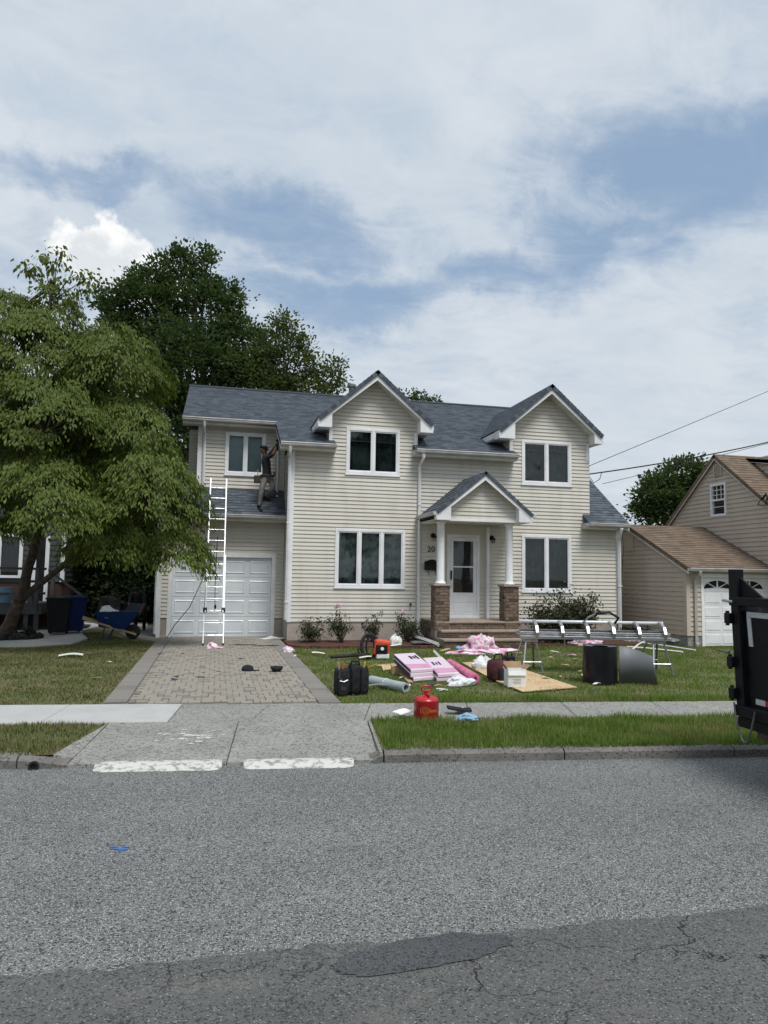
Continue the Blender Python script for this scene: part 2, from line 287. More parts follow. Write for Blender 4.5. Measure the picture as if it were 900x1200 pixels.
# ------------------------------------------------------------------ mesh helpers
def V(*a): return Vector(a if len(a) > 1 else a[0])
def root_offset(o):
    v = Vector((0, 0, 0))
    while o is not None: v = v+o.location; o = o.parent
    return v
class MB:
    """collects shapes; build() links them as one mesh object"""
    def __init__(s): s.v = []; s.f = []; s.uv = {}; s.tint = []
    def add(s, vs, fs, uvs=None):
        b = len(s.v); s.v += [Vector(v) for v in vs]
        for i, f in enumerate(fs):
            if uvs: s.uv[len(s.f)] = uvs[i]
            s.f.append([b+k for k in f])
        return s
    def quad(s, a, b, c, d, uv=None): return s.add([a, b, c, d], [(0, 1, 2, 3)], [uv] if uv else None)
    def box(s, x0, x1, y0, y1, z0, z1, mtx=None):
        vs = [V(x, y, z) for z in (z0, z1) for y in (y0, y1) for x in (x0, x1)]
        if mtx: vs = [mtx @ v for v in vs]
        return s.add(vs, [(0, 2, 3, 1), (4, 5, 7, 6), (0, 1, 5, 4), (2, 6, 7, 3), (0, 4, 6, 2), (1, 3, 7, 5)])
    def cbox(s, x0, x1, y0, y1, z0, z1, c=.01, mtx=None, jit=0., r=rnd):
        """box with chamfered top edges"""
        j = lambda: r.uniform(-jit, jit)
        vs = [V(x0, y0, z0), V(x1, y0, z0), V(x1, y1, z0), V(x0, y1, z0),
              V(x0, y0, z1-c), V(x1, y0, z1-c), V(x1, y1, z1-c), V(x0, y1, z1-c),
              V(x0+c, y0+c, z1+j()), V(x1-c, y0+c, z1+j()), V(x1-c, y1-c, z1+j()), V(x0+c, y1-c, z1+j())]
        if mtx: vs = [mtx @ v for v in vs]
        fs = [(0, 1, 5, 4), (1, 2, 6, 5), (2, 3, 7, 6), (3, 0, 4, 7), (4, 5, 9, 8), (5, 6, 10, 9), (6, 7, 11, 10), (7, 4, 8, 11), (8, 9, 10, 11), (0, 3, 2, 1)]
        return s.add(vs, fs)
    def prism(s, poly, d):
        """closed prism: polygon of 3-D points swept by vector d"""
        n = len(poly); poly = [Vector(p) for p in poly]; d = Vector(d)
        vs = poly+[p+d for p in poly]
        return s.add(vs, [tuple(range(n))[::-1], tuple(range(n, 2*n))]+[(i, (i+1) % n, n+(i+1) % n, n+i) for i in range(n)])
    def tube(s, pts, r, n=8, caps=True):
        pts = [Vector(p) for p in pts]; rs = r if isinstance(r, (list, tuple)) else [r]*len(pts)
        b = len(s.v); up = None
        for i, p in enumerate(pts):
            d = (pts[min(i+1, len(pts)-1)]-pts[max(i-1, 0)]).normalized()
            if up is None: up = d.cross(V(0, 0, 1) if abs(d.z) < .9 else V(1, 0, 0)).normalized()
            up = (up-d*up.dot(d)).normalized(); sd_ = d.cross(up)
            for k in range(n):
                a = 2*math.pi*k/n; s.v.append(p+(up*math.cos(a)+sd_*math.sin(a))*rs[i])
        for i in range(len(pts)-1):
            for k in range(n): s.f.append([b+i*n+k, b+i*n+(k+1) % n, b+(i+1)*n+(k+1) % n, b+(i+1)*n+k])
        if caps: s.f.append([b+k for k in range(n)][::-1]); s.f.append([b+(len(pts)-1)*n+k for k in range(n)])
        return s
    def lathe(s, prof, c=(0, 0, 0), n=20, mtx=None):
        """profile of (radius, height) turned round z"""
        b = len(s.v); c = Vector(c)
        for r, z in prof:
            for k in range(n):
                a = 2*math.pi*k/n; p = V(r*math.cos(a), r*math.sin(a), z)
                s.v.append((mtx @ p if mtx else p)+c)
        for i in range(len(prof)-1):
            for k in range(n): s.f.append([b+i*n+k, b+i*n+(k+1) % n, b+(i+1)*n+(k+1) % n, b+(i+1)*n+k])
        s.f.append([b+k for k in range(n)][::-1]); s.f.append([b+(len(prof)-1)*n+k for k in range(n)]); return s
    def mesh(s, name, off=None):
        me = bpy.data.meshes.new(name); vs = s.v if off is None else [v-off for v in s.v]
        me.from_pydata([tuple(v) for v in vs], [], s.f)
        if s.uv:
            ul = me.uv_layers.new(name='UVMap')
            for pi, uvs in s.uv.items():
                for li, c in zip(me.polygons[pi].loop_indices, uvs): ul.data[li].uv = c
        if s.tint:
            a = me.attributes.new('tint', 'FLOAT', 'FACE'); a.data.foreach_set('value', s.tint)
        return me
    def build(s, name, mat, parent=None, smooth=False, world=True, bevel=0., kind=None, seg=2):
        off = root_offset(parent) if (parent is not None and world) else None
        me = s.mesh(name, off)
        if smooth:
            b_ = bmesh.new(); b_.from_mesh(me); bmesh.ops.remove_doubles(b_, verts=b_.verts, dist=1e-5); b_.to_mesh(me); b_.free()
        me.materials.append(MT[mat] if isinstance(mat, str) else mat)
        o = bpy.data.objects.new(name, me); COL.objects.link(o)
        if parent is not None: o.parent = parent
        if smooth: me.polygons.foreach_set('use_smooth', [True]*len(me.polygons))
        if bevel:
            b = o.modifiers.new('bevel', 'BEVEL'); b.width = bevel; b.segments = seg; b.limit_method = 'ANGLE'; b.angle_limit = .6
        if kind: o['kind'] = kind
        return o
def tag(o, label, cat, group=None):
    o['label'] = label; o['category'] = cat
    if group: o['group'] = group
    return o
def thing(name, label, cat, loc=(0, 0, 0), rz=0., group=None):
    o = bpy.data.objects.new(name, None); COL.objects.link(o); o.location = loc; o.rotation_euler = (0, 0, rz); o.empty_display_size = .1
    return tag(o, label, cat, group)
def struct(o): o['kind'] = 'structure'; return o
def setting(name, loc):
    o = bpy.data.objects.new(name, None); COL.objects.link(o); o.location = loc; return struct(o)
def inst(name, me, parent, loc, rot=(0, 0, 0), scale=(1, 1, 1)):
    o = bpy.data.objects.new(name, me); COL.objects.link(o); o.parent = parent
    o.location = Vector(loc)-root_offset(parent); o.rotation_euler = rot; o.scale = scale; return o
def text_mesh(txt, size, mtx, depth=.004):
    cu = bpy.data.curves.new('t', 'FONT'); cu.body = txt; cu.size = size; cu.extrude = depth; cu.align_x = 'CENTER'; cu.align_y = 'CENTER'; cu.resolution_u = 3
    o = bpy.data.objects.new('t', cu); COL.objects.link(o)
    me = bpy.data.meshes.new_from_object(o.evaluated_get(bpy.context.evaluated_depsgraph_get()))
    bpy.data.objects.remove(o); me.transform(mtx)
    m = MB(); m.v = [v.co.copy() for v in me.vertices]; m.f = [list(p.vertices) for p in me.polygons]; bpy.data.meshes.remove(me)
    return m
def basis(o, x, y, z=None):
    x = Vector(x).normalized(); y = Vector(y); y = (y-x*y.dot(x)).normalized(); z = x.cross(y)
    return Matrix(((x.x, y.x, z.x, o[0]), (x.y, y.y, z.y, o[1]), (x.z, y.z, z.z, o[2]), (0, 0, 0, 1)))
# big arrays
def np_mesh(name, verts, tris, tint=None):
    me = bpy.data.meshes.new(name); nv, nf = len(verts), len(tris)
    me.vertices.add(nv); me.vertices.foreach_set('co', np.asarray(verts, np.float32).ravel())
    me.loops.add(nf*3); me.loops.foreach_set('vertex_index', np.asarray(tris, np.int32).ravel())
    me.polygons.add(nf); me.polygons.foreach_set('loop_start', np.arange(0, nf*3, 3, dtype=np.int32))
    if tint is not None:
        a = me.attributes.new('tint', 'FLOAT', 'FACE'); a.data.foreach_set('value', np.asarray(tint, np.float32))
    me.update(calc_edges=True); return me
def np_obj(name, me, mat, parent=None, kind=None):
    if parent is not None:
        me.transform(Matrix.Translation(-root_offset(parent)))
    me.materials.append(MT[mat]); o = bpy.data.objects.new(name, me); COL.objects.link(o); o.parent = parent
    if kind: o['kind'] = kind
    return o
def unit(a): return a/np.maximum(np.linalg.norm(a, axis=1, keepdims=True), 1e-9)
def leaf_arrays(p, axis, nrm, L, Wd, rng, droop=0.):
    """leaf = two triangles folded along the midrib"""
    n = len(p); axis = unit(axis); side = unit(np.cross(axis, nrm)); nrm = np.cross(side, axis)
    L = L*rng.uniform(.7, 1.25, (n, 1)); Wd = Wd*rng.uniform(.75, 1.2, (n, 1))
    v0 = p; mid = p+axis*L*.45+nrm*Wd*.25
    v1 = mid+side*Wd; v3 = mid-side*Wd; v2 = p+axis*L
    v2[:, 2] -= (droop*L)[:, 0] if droop else 0
    verts = np.stack([v0, v1, v2, v3], 1).reshape(-1, 3)
    b = np.arange(n)[:, None]*4
    tris = np.concatenate([b+[0, 1, 2], b+[0, 2, 3]], 1).reshape(-1, 3)
    return verts, tris
# siding: every course is a tilted board with a shadowed butt edge
def siding(mb, o, u, n, z0, z1, lo, hi, holes=(), exp=.1011, lap=.020, base=None):
    o, u, n = Vector(o), Vector(u), Vector(n); base = z0 if base is None else base
    k0 = int(math.floor((z0-base)/exp+1e-6)); k1 = int(math.ceil((z1-base)/exp-1e-6))
    fl = lo if callable(lo) else (lambda z: lo); fh = hi if callable(hi) else (lambda z: hi)
    for k in range(k0, k1):
        a, b = base+k*exp, base+(k+1)*exp
        cuts = sorted({max(a, z0), min(b, z1)} | {h for r_ in holes for h in r_[2:] if max(a, z0) < h < min(b, z1)})
        for c, d in zip(cuts, cuts[1:]):
            if d-c < 1e-5: continue
            oc = lap*(1-(c-a)/exp)+.001; od = lap*(1-(d-a)/exp)+.001; md = (c+d)/2
            spans = [[None, None]]
            for h in sorted(r_ for r_ in holes if r_[2] < md < r_[3]):
                spans[-1][1] = h[0]; spans.append([h[1], None])
            for s0, s1 in spans:
                l0, l1 = (fl(c), fl(d)) if s0 is None else (s0, s0)
                h0, h1 = (fh(c), fh(d)) if s1 is None else (s1, s1)
                l0, l1, h0, h1 = max(l0, fl(c)), max(l1, fl(d)), min(h0, fh(c)), min(h1, fh(d))
                if h0-l0 < .002 and h1-l1 < .002: continue
                h0, h1 = max(h0, l0), max(h1, l1)
                pt = lambda s_, z, off: V(o.x, o.y, 0)+u*s_+n*off+V(0, 0, z)
                ns = max(1, int((h0-l0)/1.3)) if abs(h0-h1)+abs(l0-l1) < 1e-6 else 1
                for q_ in range(ns):            # boards bow slightly along their length
                    w0, w1 = [.0035*mnoise.noise(V((l0+(h0-l0)*g_/ns)*1.3, k*3.7, o.x+o.y)) for g_ in (q_, q_+1)]
                    A0, A1, B0_, B1 = l0+(h0-l0)*q_/ns, l0+(h0-l0)*(q_+1)/ns, l1+(h1-l1)*q_/ns, l1+(h1-l1)*(q_+1)/ns
                    mb.quad(pt(A0, c, oc+w0), pt(A1, c, oc+w1), pt(B1, d, od), pt(B0_, d, od))
                    if abs(c-a) < 1e-6: mb.quad(pt(A0, c+.014, -.006), pt(A1, c+.014, -.006), pt(A1, c, oc+w1), pt(A0, c, oc+w0))
# roof: stepped courses with uv in metres
def roof_plane(mb, eave, u, up, length, lo, hi, course=.14, butt=.012, thick=.1):
    """eave point, unit along eave, unit up the slope; lo/hi give the extent along u for a distance v up the slope"""
    eave, u, up = Vector(eave), Vector(u), Vector(up); n = u.cross(up).normalized()
    if n.z < 0: n = -n
    fl = lo if callable(lo) else (lambda v: lo); fh = hi if callable(hi) else (lambda v: hi)
    k = int(math.ceil(length/course)); L = []
    for i in range(k):
        a, b = i*course, min((i+1)*course, length)
        e = 1e-4
        l0, l1, h0, h1 = fl(a+e), fl(b-e), fh(a+e), fh(b-e)
        if h0-l0 < .01 and h1-l1 < .01: continue
        pt = lambda s_, v, off: eave+u*s_+up*v+n*off
        uo = rnd.uniform(0, 3)
        q = [(l0+uo, a+.002), (h0+uo, a+.002), (h1+uo, b-.002), (l1+uo, b-.002)]
        mb.quad(pt(l0, a, butt), pt(h0, a, butt), pt(h1, b, .001), pt(l1, b, .001), q)
        mb.quad(pt(l0, a, -.004), pt(h0, a, -.004), pt(h0, a, butt), pt(l0, a, butt), [(l0, a), (h0, a), (h0, a+.01), (l0, a+.01)])
        mb.quad(pt(l0, a, -thick), pt(l1, b, -thick), pt(l1, b, .001), pt(l0, a, butt), [(0, a), (0, b), (.1, b), (.1, a)])
        mb.quad(pt(h0, a, -thick), pt(h1, b, -thick), pt(h1, b, .001), pt(h0, a, butt), [(0, a), (0, b), (.1, b), (.1, a)])
        mb.quad(pt(l0, a, -thick), pt(h0, a, -thick), pt(h1, b, -thick), pt(l1, b, -thick), q)
    return mb
def crumple(mb, c, rx, ry, h, seed, rot=0., freq=2.2, amp=.55, sub=4, flat=.0):
    bm = bmesh.new(); bmesh.ops.create_icosphere(bm, subdivisions=sub, radius=1)
    bm.verts.ensure_lookup_table(); vs = []
    for v in bm.verts:
        p = v.co.copy(); q = p*freq+V(seed*7.3, seed*3.1, seed)
        k = 1+amp*(mnoise.noise(q)+.25*abs(mnoise.noise(q*2.3)))
        hz_ = .85+1.0*mnoise.noise(V(p.x*rx/.22, p.y*ry/.22, seed*3.))+.5*abs(mnoise.noise(V(p.x*rx/.09, p.y*ry/.09, seed*5.)))+.25*mnoise.noise(V(p.x*rx/.04, p.y*ry/.04, seed))
        x, y, z = p.x*rx*k, p.y*ry*k, (max(p.z, 0)**.6)*h*max(hz_, .12)
        z = max(z, 0)+.004; cs, sn = math.cos(rot), math.sin(rot)
        vs.append(V(c[0]+x*cs-y*sn, c[1]+x*sn+y*cs, c[2]+z))
    mb.add(vs, [[v.index for v in f.verts] for f in bm.faces]); bm.free(); return mb
# ------------------------------------------------------------------ the ground
ST = math.radians(-5.9); SE = V(math.cos(ST), math.sin(ST), 0); SN = V(-math.sin(ST), math.cos(ST), 0); SO = V(0, 7.22, 0)
def sp(s, t_, z=0.): return SO+SE*s+SN*t_+V(0, 0, z)       # along the kerb, across it
def sheet(name, pts, mat):
    m = MB(); m.add(pts, [tuple(range(len(pts)))]); return struct(m.build(name, mat))
RZ = -.105
sheet('ground', [V(-400, -400, -.2), V(400, -400, -.2), V(400, 600, -.2), V(-400, 600, -.2)], 'soil')
sheet('road', [sp(-150, -30, RZ), sp(150, -30, RZ), sp(150, .02, RZ), sp(-150, .02, RZ)], 'asphalt')
# older asphalt lane on the near side, with a ragged joint
top = []; x = -60.
while x < 60:
    near = -3 < x < 6
    top.append(V(x, 3.70-.02*x*(1 if near else 0)+.035*mnoise.noise(V(x*1.1, 0, 0))+(.045*mnoise.noise(V(x*6, 3, 0))+.03*mnoise.noise(V(x*17, 5, 0)) if near else 0), RZ+.004)); x += .05 if near else 1.5
m = MB()
for a, b in zip(top, top[1:]): m.quad(V(a.x, -20, RZ+.004), V(b.x, -20, RZ+.004), b, a)
struct(m.build('older_road_surface', 'asphalt_old'))
pp = []
for i in range(90):
    a = 2*math.pi*i/90; c_ = V(1.02, 3.53, 0)
    k = 1+.22*mnoise.noise(V(math.cos(a)*1.6, math.sin(a)*1.6, 4))+.10*mnoise.noise(V(math.cos(a)*7, math.sin(a)*7, 2))
    pp.append(V(c_.x+.44*k*math.copysign(abs(math.cos(a))**.8, math.cos(a)), c_.y+.145*k*math.sin(a)+.05*math.cos(a), RZ+.009))
m = MB(); m.add(pp+[V(1.02, 3.53, RZ+.011)], [(i, (i+1) % 90, 90) for i in range(90)]); struct(m.build('road_patch', 'asphalt_patch'))
# planting strips and yard; the crossing dips between them
AL, AR = -1.26, 1.66
T1, T2 = 1.47, 2.60
sheet('verge_ground', [sp(-120, .1, -.004), sp(AL-.155, .1, -.004), sp(AL-.02, T1, -.004), sp(-120, T1, -.004)], 'lawn')
sheet('verge_ground', [sp(AR-.02, .1, -.004), sp(120, .1, -.004), sp(120, T1, -.004), sp(AR+.02, T1, -.004)], 'lawn')
sheet('yard_ground', [sp(-150, T1-.05, -.012), sp(150, T1-.05, -.012), sp(150, 250, -.012), sp(-150, 250, -.012)], 'lawn')
# kerb of separate stones
kerb = setting('kerb', sp(0, .05))
def kerbstone(s0, s1, h0=0., h1=0.):
    m = MB(); n = 6; prof = [(.0, -.15), (-.0, -.03), (.03, .0), (.15, .005), (.16, -.15)]
    rows = []
    for i in range(n+1):
        s_ = s0+(s1-s0)*i/n; h = h0+(h1-h0)*i/n
        rows.append([sp(s_, a+.012*mnoise.noise(V(s_*4, b*9, 1))*(b > -.1), b+h*(b > -.1)+.008*mnoise.noise(V(s_*5, a*9, 7))*(b > -.1)) for a, b in prof])
    for r0, r1 in zip(rows, rows[1:]):
        for j in range(len(prof)-1): m.quad(r0[j], r1[j], r1[j+1], r0[j+1])
    for r_ in (rows[0], rows[-1]): m.add(r_, [tuple(range(len(prof)))])
    m.build('kerbstone', 'curb', kerb)
for i in range(7): kerbstone(AR+.02+i*1.83, AR+.005+(i+1)*1.83)
for i in range(5): kerbstone(AL-.45-(i+1)*1.83, AL-.465-i*1.83)
kerbstone(AL-.45, AL-.01, -.0, -.05); kerbstone(AR-.12, AR+.005, -.06, -.005)
# crossing apron: two slabs sloping to the road
apron = setting('driveway_apron', sp(0, 1))
def slab(parent, name, quad, mat, th=.12, ins=.005, sub=1):
    q = [Vector(p) for p in quad]; c = sum(q, V(0, 0, 0))/4
    q = [p+(c-p).normalized()*ins for p in q]
    m = MB(); c2 = .008
    topq = [p+(c-p).normalized()*c2 for p in q]; md = [p-V(0, 0, c2) for p in q]; bt = [p-V(0, 0, th) for p in q]
    m.add(bt+md+topq, [(0, 1, 5, 4), (1, 2, 6, 5), (2, 3, 7, 6), (3, 0, 4, 7), (4, 5, 9, 8), (5, 6, 10, 9), (6, 7, 11, 10), (7, 4, 8, 11), (8, 9, 10, 11)])
    return m.build(name, mat, parent)
AM = .17
m = MB(); m.prism([sp(AL-.17, .1, .0), sp(AL-.012, .1, -.058), sp(AL-.012, T1-.02, .008)], V(0, 0, -.1)); m.build('flare', 'concrete', apron)
m = MB(); m.prism([sp(AR-.03, .0, -.12), sp(AR-.03, .0, -.004), sp(AR+.01, T1, .008), sp(AR+.01, T1, -.12)], SE*.03); m.build('flare', 'concrete', apron)
slab(apron, 'slab', [sp(AL-.02, -.0, -.066), sp(AM, -.0, -.07), sp(AM, T1, .012), sp(AL, T1, .012)], 'concrete')
slab(apron, 'slab', [sp(AM, -.0, -.07), sp(AR-.02, -.0, -.066), sp(AR, T1, .012), sp(AM, T1, .012)], 'concrete')
# old paint daubs left on the apron
m = MB()
for i in range(46):
    s_, t_ = rnd.gauss(-.27, .17), rnd.gauss(.86, .12); r_ = rnd.uniform(.012, .045); z = -.068+(t_/T1)*.08+.0025
    n = 9; m.add([sp(s_+r_*1.2*math.cos(6.283*k/n)*rnd.uniform(.6, 1.3), t_+r_*math.sin(6.283*k/n)*rnd.uniform(.6, 1.3), z+.0003*(i % 7)) for k in range(n)], [tuple(range(n))])
m.build('paint_daubs', 'paint', apron, kind='stuff')
# two white painted wedges at the foot of the crossing
for s0, s1, w, l in ((-1.03, .13, .11, 'white painted kerb wedge with the longer rounded end beside the drain outlet'), (.33, 1.38, .10, 'white painted kerb wedge beside the grassy verge end of the crossing')):
    m = MB(); n = 40; rows = []
    for i in range(n+1):
        f_ = .5-.5*math.cos(math.pi*i/n); s_ = s0+(s1-s0)*f_; e_ = min(1, min(f_, 1-f_)*(s1-s0)/.10); k = max(.05, math.sqrt(1-(1-e_)**2))
        k *= 1+.22*mnoise.noise(V(s_*7, 1, 0))+.12*mnoise.noise(V(s_*23, 1, 0))
        rows.append([sp(s_, -.05-w*k, RZ+.001), sp(s_, -.03-w*k*.6, RZ+.016*k+.002), sp(s_, -.02, RZ+.036*k+.003), sp(s_, -.0+(.06+.02*mnoise.noise(V(s_*9, 4, 0)))*k, RZ+.044), sp(s_, .02+.07*k, RZ+.02)])
    for a, b in zip(rows, rows[1:]):
        for j in range(4): m.quad(a[j], b[j], b[j+1], a[j+1])
    tag(m.build('painted_kerb_wedge', 'paint', smooth=True), l, 'kerb')
# sidewalk slabs
walk = setting('sidewalk', sp(0, 2))
edges = [-8.2, -6.6, -5.0, -3.4, -2.0, -.62, .4, 1.72, 3.02, 4.35, 5.65, 7.0, 8.4, 9.8, 11.2]
for a, b in zip(edges, edges[1:]):
    new = b <= -.6; ka, kb = [.1 if 0 < q_ < 8 else 0 for q_ in (a, b)]
    slab(walk, 'slab', [sp(a-ka, T1, .014+new*.008), sp(b-kb, T1, .014+new*.008), sp(b+kb, T2, .014+new*.008), sp(a+ka, T2, .014+new*.008)], 'concrete_new' if new else 'concrete')
# storm drain outlet in the kerb
m = MB(); p = sp(AL-.3, -.012, -.075); m.lathe([(.045, 0), (.05, .03), (.032, .03), (.03, .002)], p, 14, Matrix.Rotation(math.radians(90)+0, 4, 'X') )
tag(m.build('drain_outlet', 'rubber'), 'dark round drain outlet pipe set in the kerb face', 'drain pipe')
# blue utility spray mark
m = MB()
for i in range(7):
    p = G(140+rnd.uniform(-9, 7), 995+rnd.uniform(-3, 3), RZ); r_ = rnd.uniform(.006, .02)
    m.add([p+V(r_*2*math.cos(k)*rnd.uniform(.6, 1.4), r_*math.sin(k)*rnd.uniform(.5, 1.4), .003+.0003*i) for k in (0, .8, 1.6, 2.4, 3.2, 4., 4.8, 5.6)], [tuple(range(8))])
tag(m.build('spray_mark', P('blue_marking_paint', (.05, .16, .42), None, 30., .8)), 'small blue utility paint mark sprayed on the asphalt', 'paint mark')
# ------------------------------------------------------------------ paver driveway
DL, DR, DY = -1.36, 1.70, 19.88
drive = struct(MB().add([sp(-1.36-.27, T2, .003), sp(1.70-.27+.0, T2, .003), V(DR, DY, .003), V(DL, DY, .003)], [(0, 1, 2, 3)]).build('driveway', 'mortar'))
def ynear(x): return SO.y+(T2+.012-0)/math.cos(ST)+math.tan(ST)*x
def paver_mesh(w, h):
    m = MB(); m.cbox(-w/2+.004, w/2-.004, -h/2+.004, h/2-.004, 0, .024, .007); me = m.mesh('paver'); return me
pm = paver_mesh(.165, .115); pm.materials.append(MT['paver']); pm2 = paver_mesh(.09, .115); pm2.materials.append(MT['paver'])
bmh = paver_mesh(.30, .20); bmh.materials.append(MT['paver_edge'])
cand = []
row = 0; y = 9.2
while y < DY-.06:
    x = DL+.32+(.08 if row % 2 else 0.); j = 0
    while x < DR-.30-.02:
        w = .09 if (j+row) % 3 == 2 else .165
        if x+w > DR-.29: w = .09
        if y-.06 > ynear(x) : cand.append((y, x+w/2, w))
        x += w; j += 1
    y += .115; row += 1
cand.sort(); rest = MB()
for i, (y, x, w) in enumerate(cand):
    z = .0035+rnd.uniform(-.003, .003)+.002; rot = (rnd.uniform(-.012, .012), rnd.uniform(-.012, .012), rnd.uniform(-.02, .02))
    if i < 290: inst('paver', pm if w > .1 else pm2, drive, (x, y, z), rot)
    else:
        h = .115; nf = len(rest.f); rest.cbox(x-w/2+.004, x+w/2-.004, y-h/2+.004, y+h/2-.004, 0, .024+z, .007, jit=.0015)
        rest.tint += [rnd.random()]*(len(rest.f)-nf)
rest.build('far_pavers', 'paver', drive, kind='stuff')
for xs in (DL+.16, DR-.155):
    y = 9.2
    while y < DY-.1:
        if y-.1 > ynear(xs): inst('border_paver', bmh, drive, (xs, y, .006+rnd.uniform(-.002, .002)), (rnd.uniform(-.01, .01), rnd.uniform(-.01, .01), rnd.uniform(-.01, .01)))
        y += .2
# ------------------------------------------------------------------ the house
YF, YG, YU = 18.57, 19.9, 20.42          # front wall, garage wall, wall over the garage
XL, XR, XM = 1.82, 11.14, 10.24
EZ, EY, SL = 5.03, 18.2, .47             # main eave height and depth, roof slope
RY, RZ_ = 24.0, 5.03+.47*5.8
H = thing('house', 'two-storey cream vinyl-sided house with blue-grey shingles and twin front gables', 'house', (6, 18.57, 0))
ux, uy = V(1, 0, 0), V(0, 1, 0); FN, LN, RN = V(0, -1, 0), V(-1, 0, 0), V(1, 0, 0)
wins = {'lower_left': (3.00, 4.87, 1.38, 2.90), 'upper_left': (3.24, 4.69, 4.34, 5.57), 'lower_right': (8.18, 9.66, 1.32, 2.88), 'upper_right': (8.18, 9.68, 4.28, 5.52)}
door_hole = (6.03, 6.95, .60, 2.83)
def inset(h, d=.03): return (h[0]+d, h[1]-d, h[2]+d, h[3]-d)
holes = [inset(h) for h in wins.values()]+[inset(door_hole)]
B0 = .51
m = MB()
siding(m, V(0, YF, 0), ux, FN, B0, 4.93, XL, XM, holes, base=B0)
m.build('siding', 'siding', H, kind='stuff')
m = MB(); siding(m, V(0, YF, 0), ux, FN, B0, 3.22, XM, XR, (), base=B0); m.build('siding', 'siding', H, kind='stuff')
GB = [(3.98, 2.78, 5.18, 2.43, 5.52), (8.93, 7.82, 10.24, 7.37, 10.49)]
GP, GS = 7.06, .87
for cx, wl, wr, tl, tr_ in GB:
    m = MB(); pk = GP-.10
    siding(m, V(0, YF, 0), ux, FN, 4.93, pk-.02, lambda z: max(wl, cx-(pk-z)/GS), lambda z: min(wr, cx+(pk-z)/GS), holes, base=B0)
    m.build('gable_siding', 'siding', H, kind='stuff')
# wing side wall, garage front, wall over the garage
m = MB(); siding(m, V(XL, 0, 0), uy, LN, B0, 5.0, YF, 22.0, (), base=B0); m.build('siding', 'siding', H, kind='stuff')
GD = (-1.19, 1.60, .0, 2.24)
m = MB(); siding(m, V(0, YG, 0), ux, FN, B0, 3.14, -1.43, XL, [inset(GD, .02)], base=B0); m.build('siding', 'siding', H, kind='stuff')
gw = (.16, 1.27, 4.42, 5.62)
m = MB(); siding(m, V(0, YU, 0), ux, FN, 3.9, 5.78, -.56, XL, [inset(gw)], base=B0); m.build('siding', 'siding', H, kind='stuff')
# sides and back
m = MB(); siding(m, V(XR, 0, 0), uy, RN, B0, 7.0, lambda z: max(YF, 18.2+(z-3.2)/.70), 29.2, (), base=B0); m.build('siding', 'siding', H, kind='stuff')
m = MB(); siding(m, V(-1.43, 0, 0), uy, LN, B0, 3.2, YG, 28.0, (), base=B0); siding(m, V(-.56, 0, 0), uy, LN, 3.2, 7.6, lambda z: max(YU, 20.2+(z-5.9)/SL), lambda z: min(28.0, 27.8-(z-5.9)/SL), (), base=B0)
m.build('siding', 'siding', H, kind='stuff')
m = MB(); siding(m, V(0, 28.3, 0), -ux, uy, B0, 5.2, -XR, 1.43, (), base=B0); m.build('siding', 'siding', H, kind='stuff')
m = MB(); siding(m, V(0, 21.4, 0), ux, FN, 3.2, 5.8, -.84, -.56, (), base=B0); siding(m, V(-.84, 0, 0), uy, LN, 3.2, 5.8, 21.4, 27.5, (), base=B0); m.build('siding', 'siding', H, kind='stuff')
# foundation
MB().box(XL+.004, XR-.004, YF+.004, 28.25, -.1, B0-.015).build('foundation', 'foundation', H)
MB().box(-1.42, GD[0], YG+.004, 28.2, -.1, B0-.015).build('foundation', 'foundation', H)
MB().box(GD[1], XL+.02, YG+.004, YG+.6, -.1, B0-.015).build('foundation', 'foundation', H)
MB().box(XL-.008, XR+.008, YF-.016, YF+.1, B0-.018, B0+.002).build('starter_strip', 'soffit', H)
# roof surfaces
lenv = math.hypot(5.8, 5.8*SL); upv = V(0, 1, SL).normalized(); cosr = 1/math.hypot(1, SL)
m = MB(); v0 = .42
for a_, b_ in ((1.50, 2.93), (5.04, 7.93)): roof_plane(m, V(0, EY, EZ), ux, upv, v0, a_, b_)
roof_plane(m, V(0, EY, EZ)+upv*v0, ux, upv, lenv-v0, lambda v: 1.50 if (v+v0)*cosr < 1.85 else -1.0, 10.23); R1 = m.build('roof', 'roof', H)
m = MB(); roof_plane(m, V(0, 2*RY-EY, EZ), -ux, V(0, -1, SL).normalized(), lenv, -10.32, 1.0); m.build('roof', 'roof', H)
m = MB(); ls = .70; lv = math.hypot(5.4, 5.4*ls)
roof_plane(m, V(0, EY, 3.24), ux, V(0, 1, ls).normalized(), lv, 10.02, 11.26); m.build('roof', 'roof', H)
m = MB(); roof_plane(m, V(0, 29.0, 3.24), -ux, V(0, -1, ls).normalized(), lv, -11.26, -10.02); m.build('roof', 'roof', H)
m = MB(); pl = math.hypot(.99, .80); roof_plane(m, V(0, 19.45, 3.25), ux, V(0, .99, .80).normalized(), pl, -1.62, XL, course=.13); m.build('garage_roof', 'roof', H)
m = MB(); roof_plane(m, V(-1.66, 0, 3.25), uy, V(1, 0, .72).normalized(), 1.35, 20.3, 28.1, course=.14); m.build('garage_roof', 'roof', H)
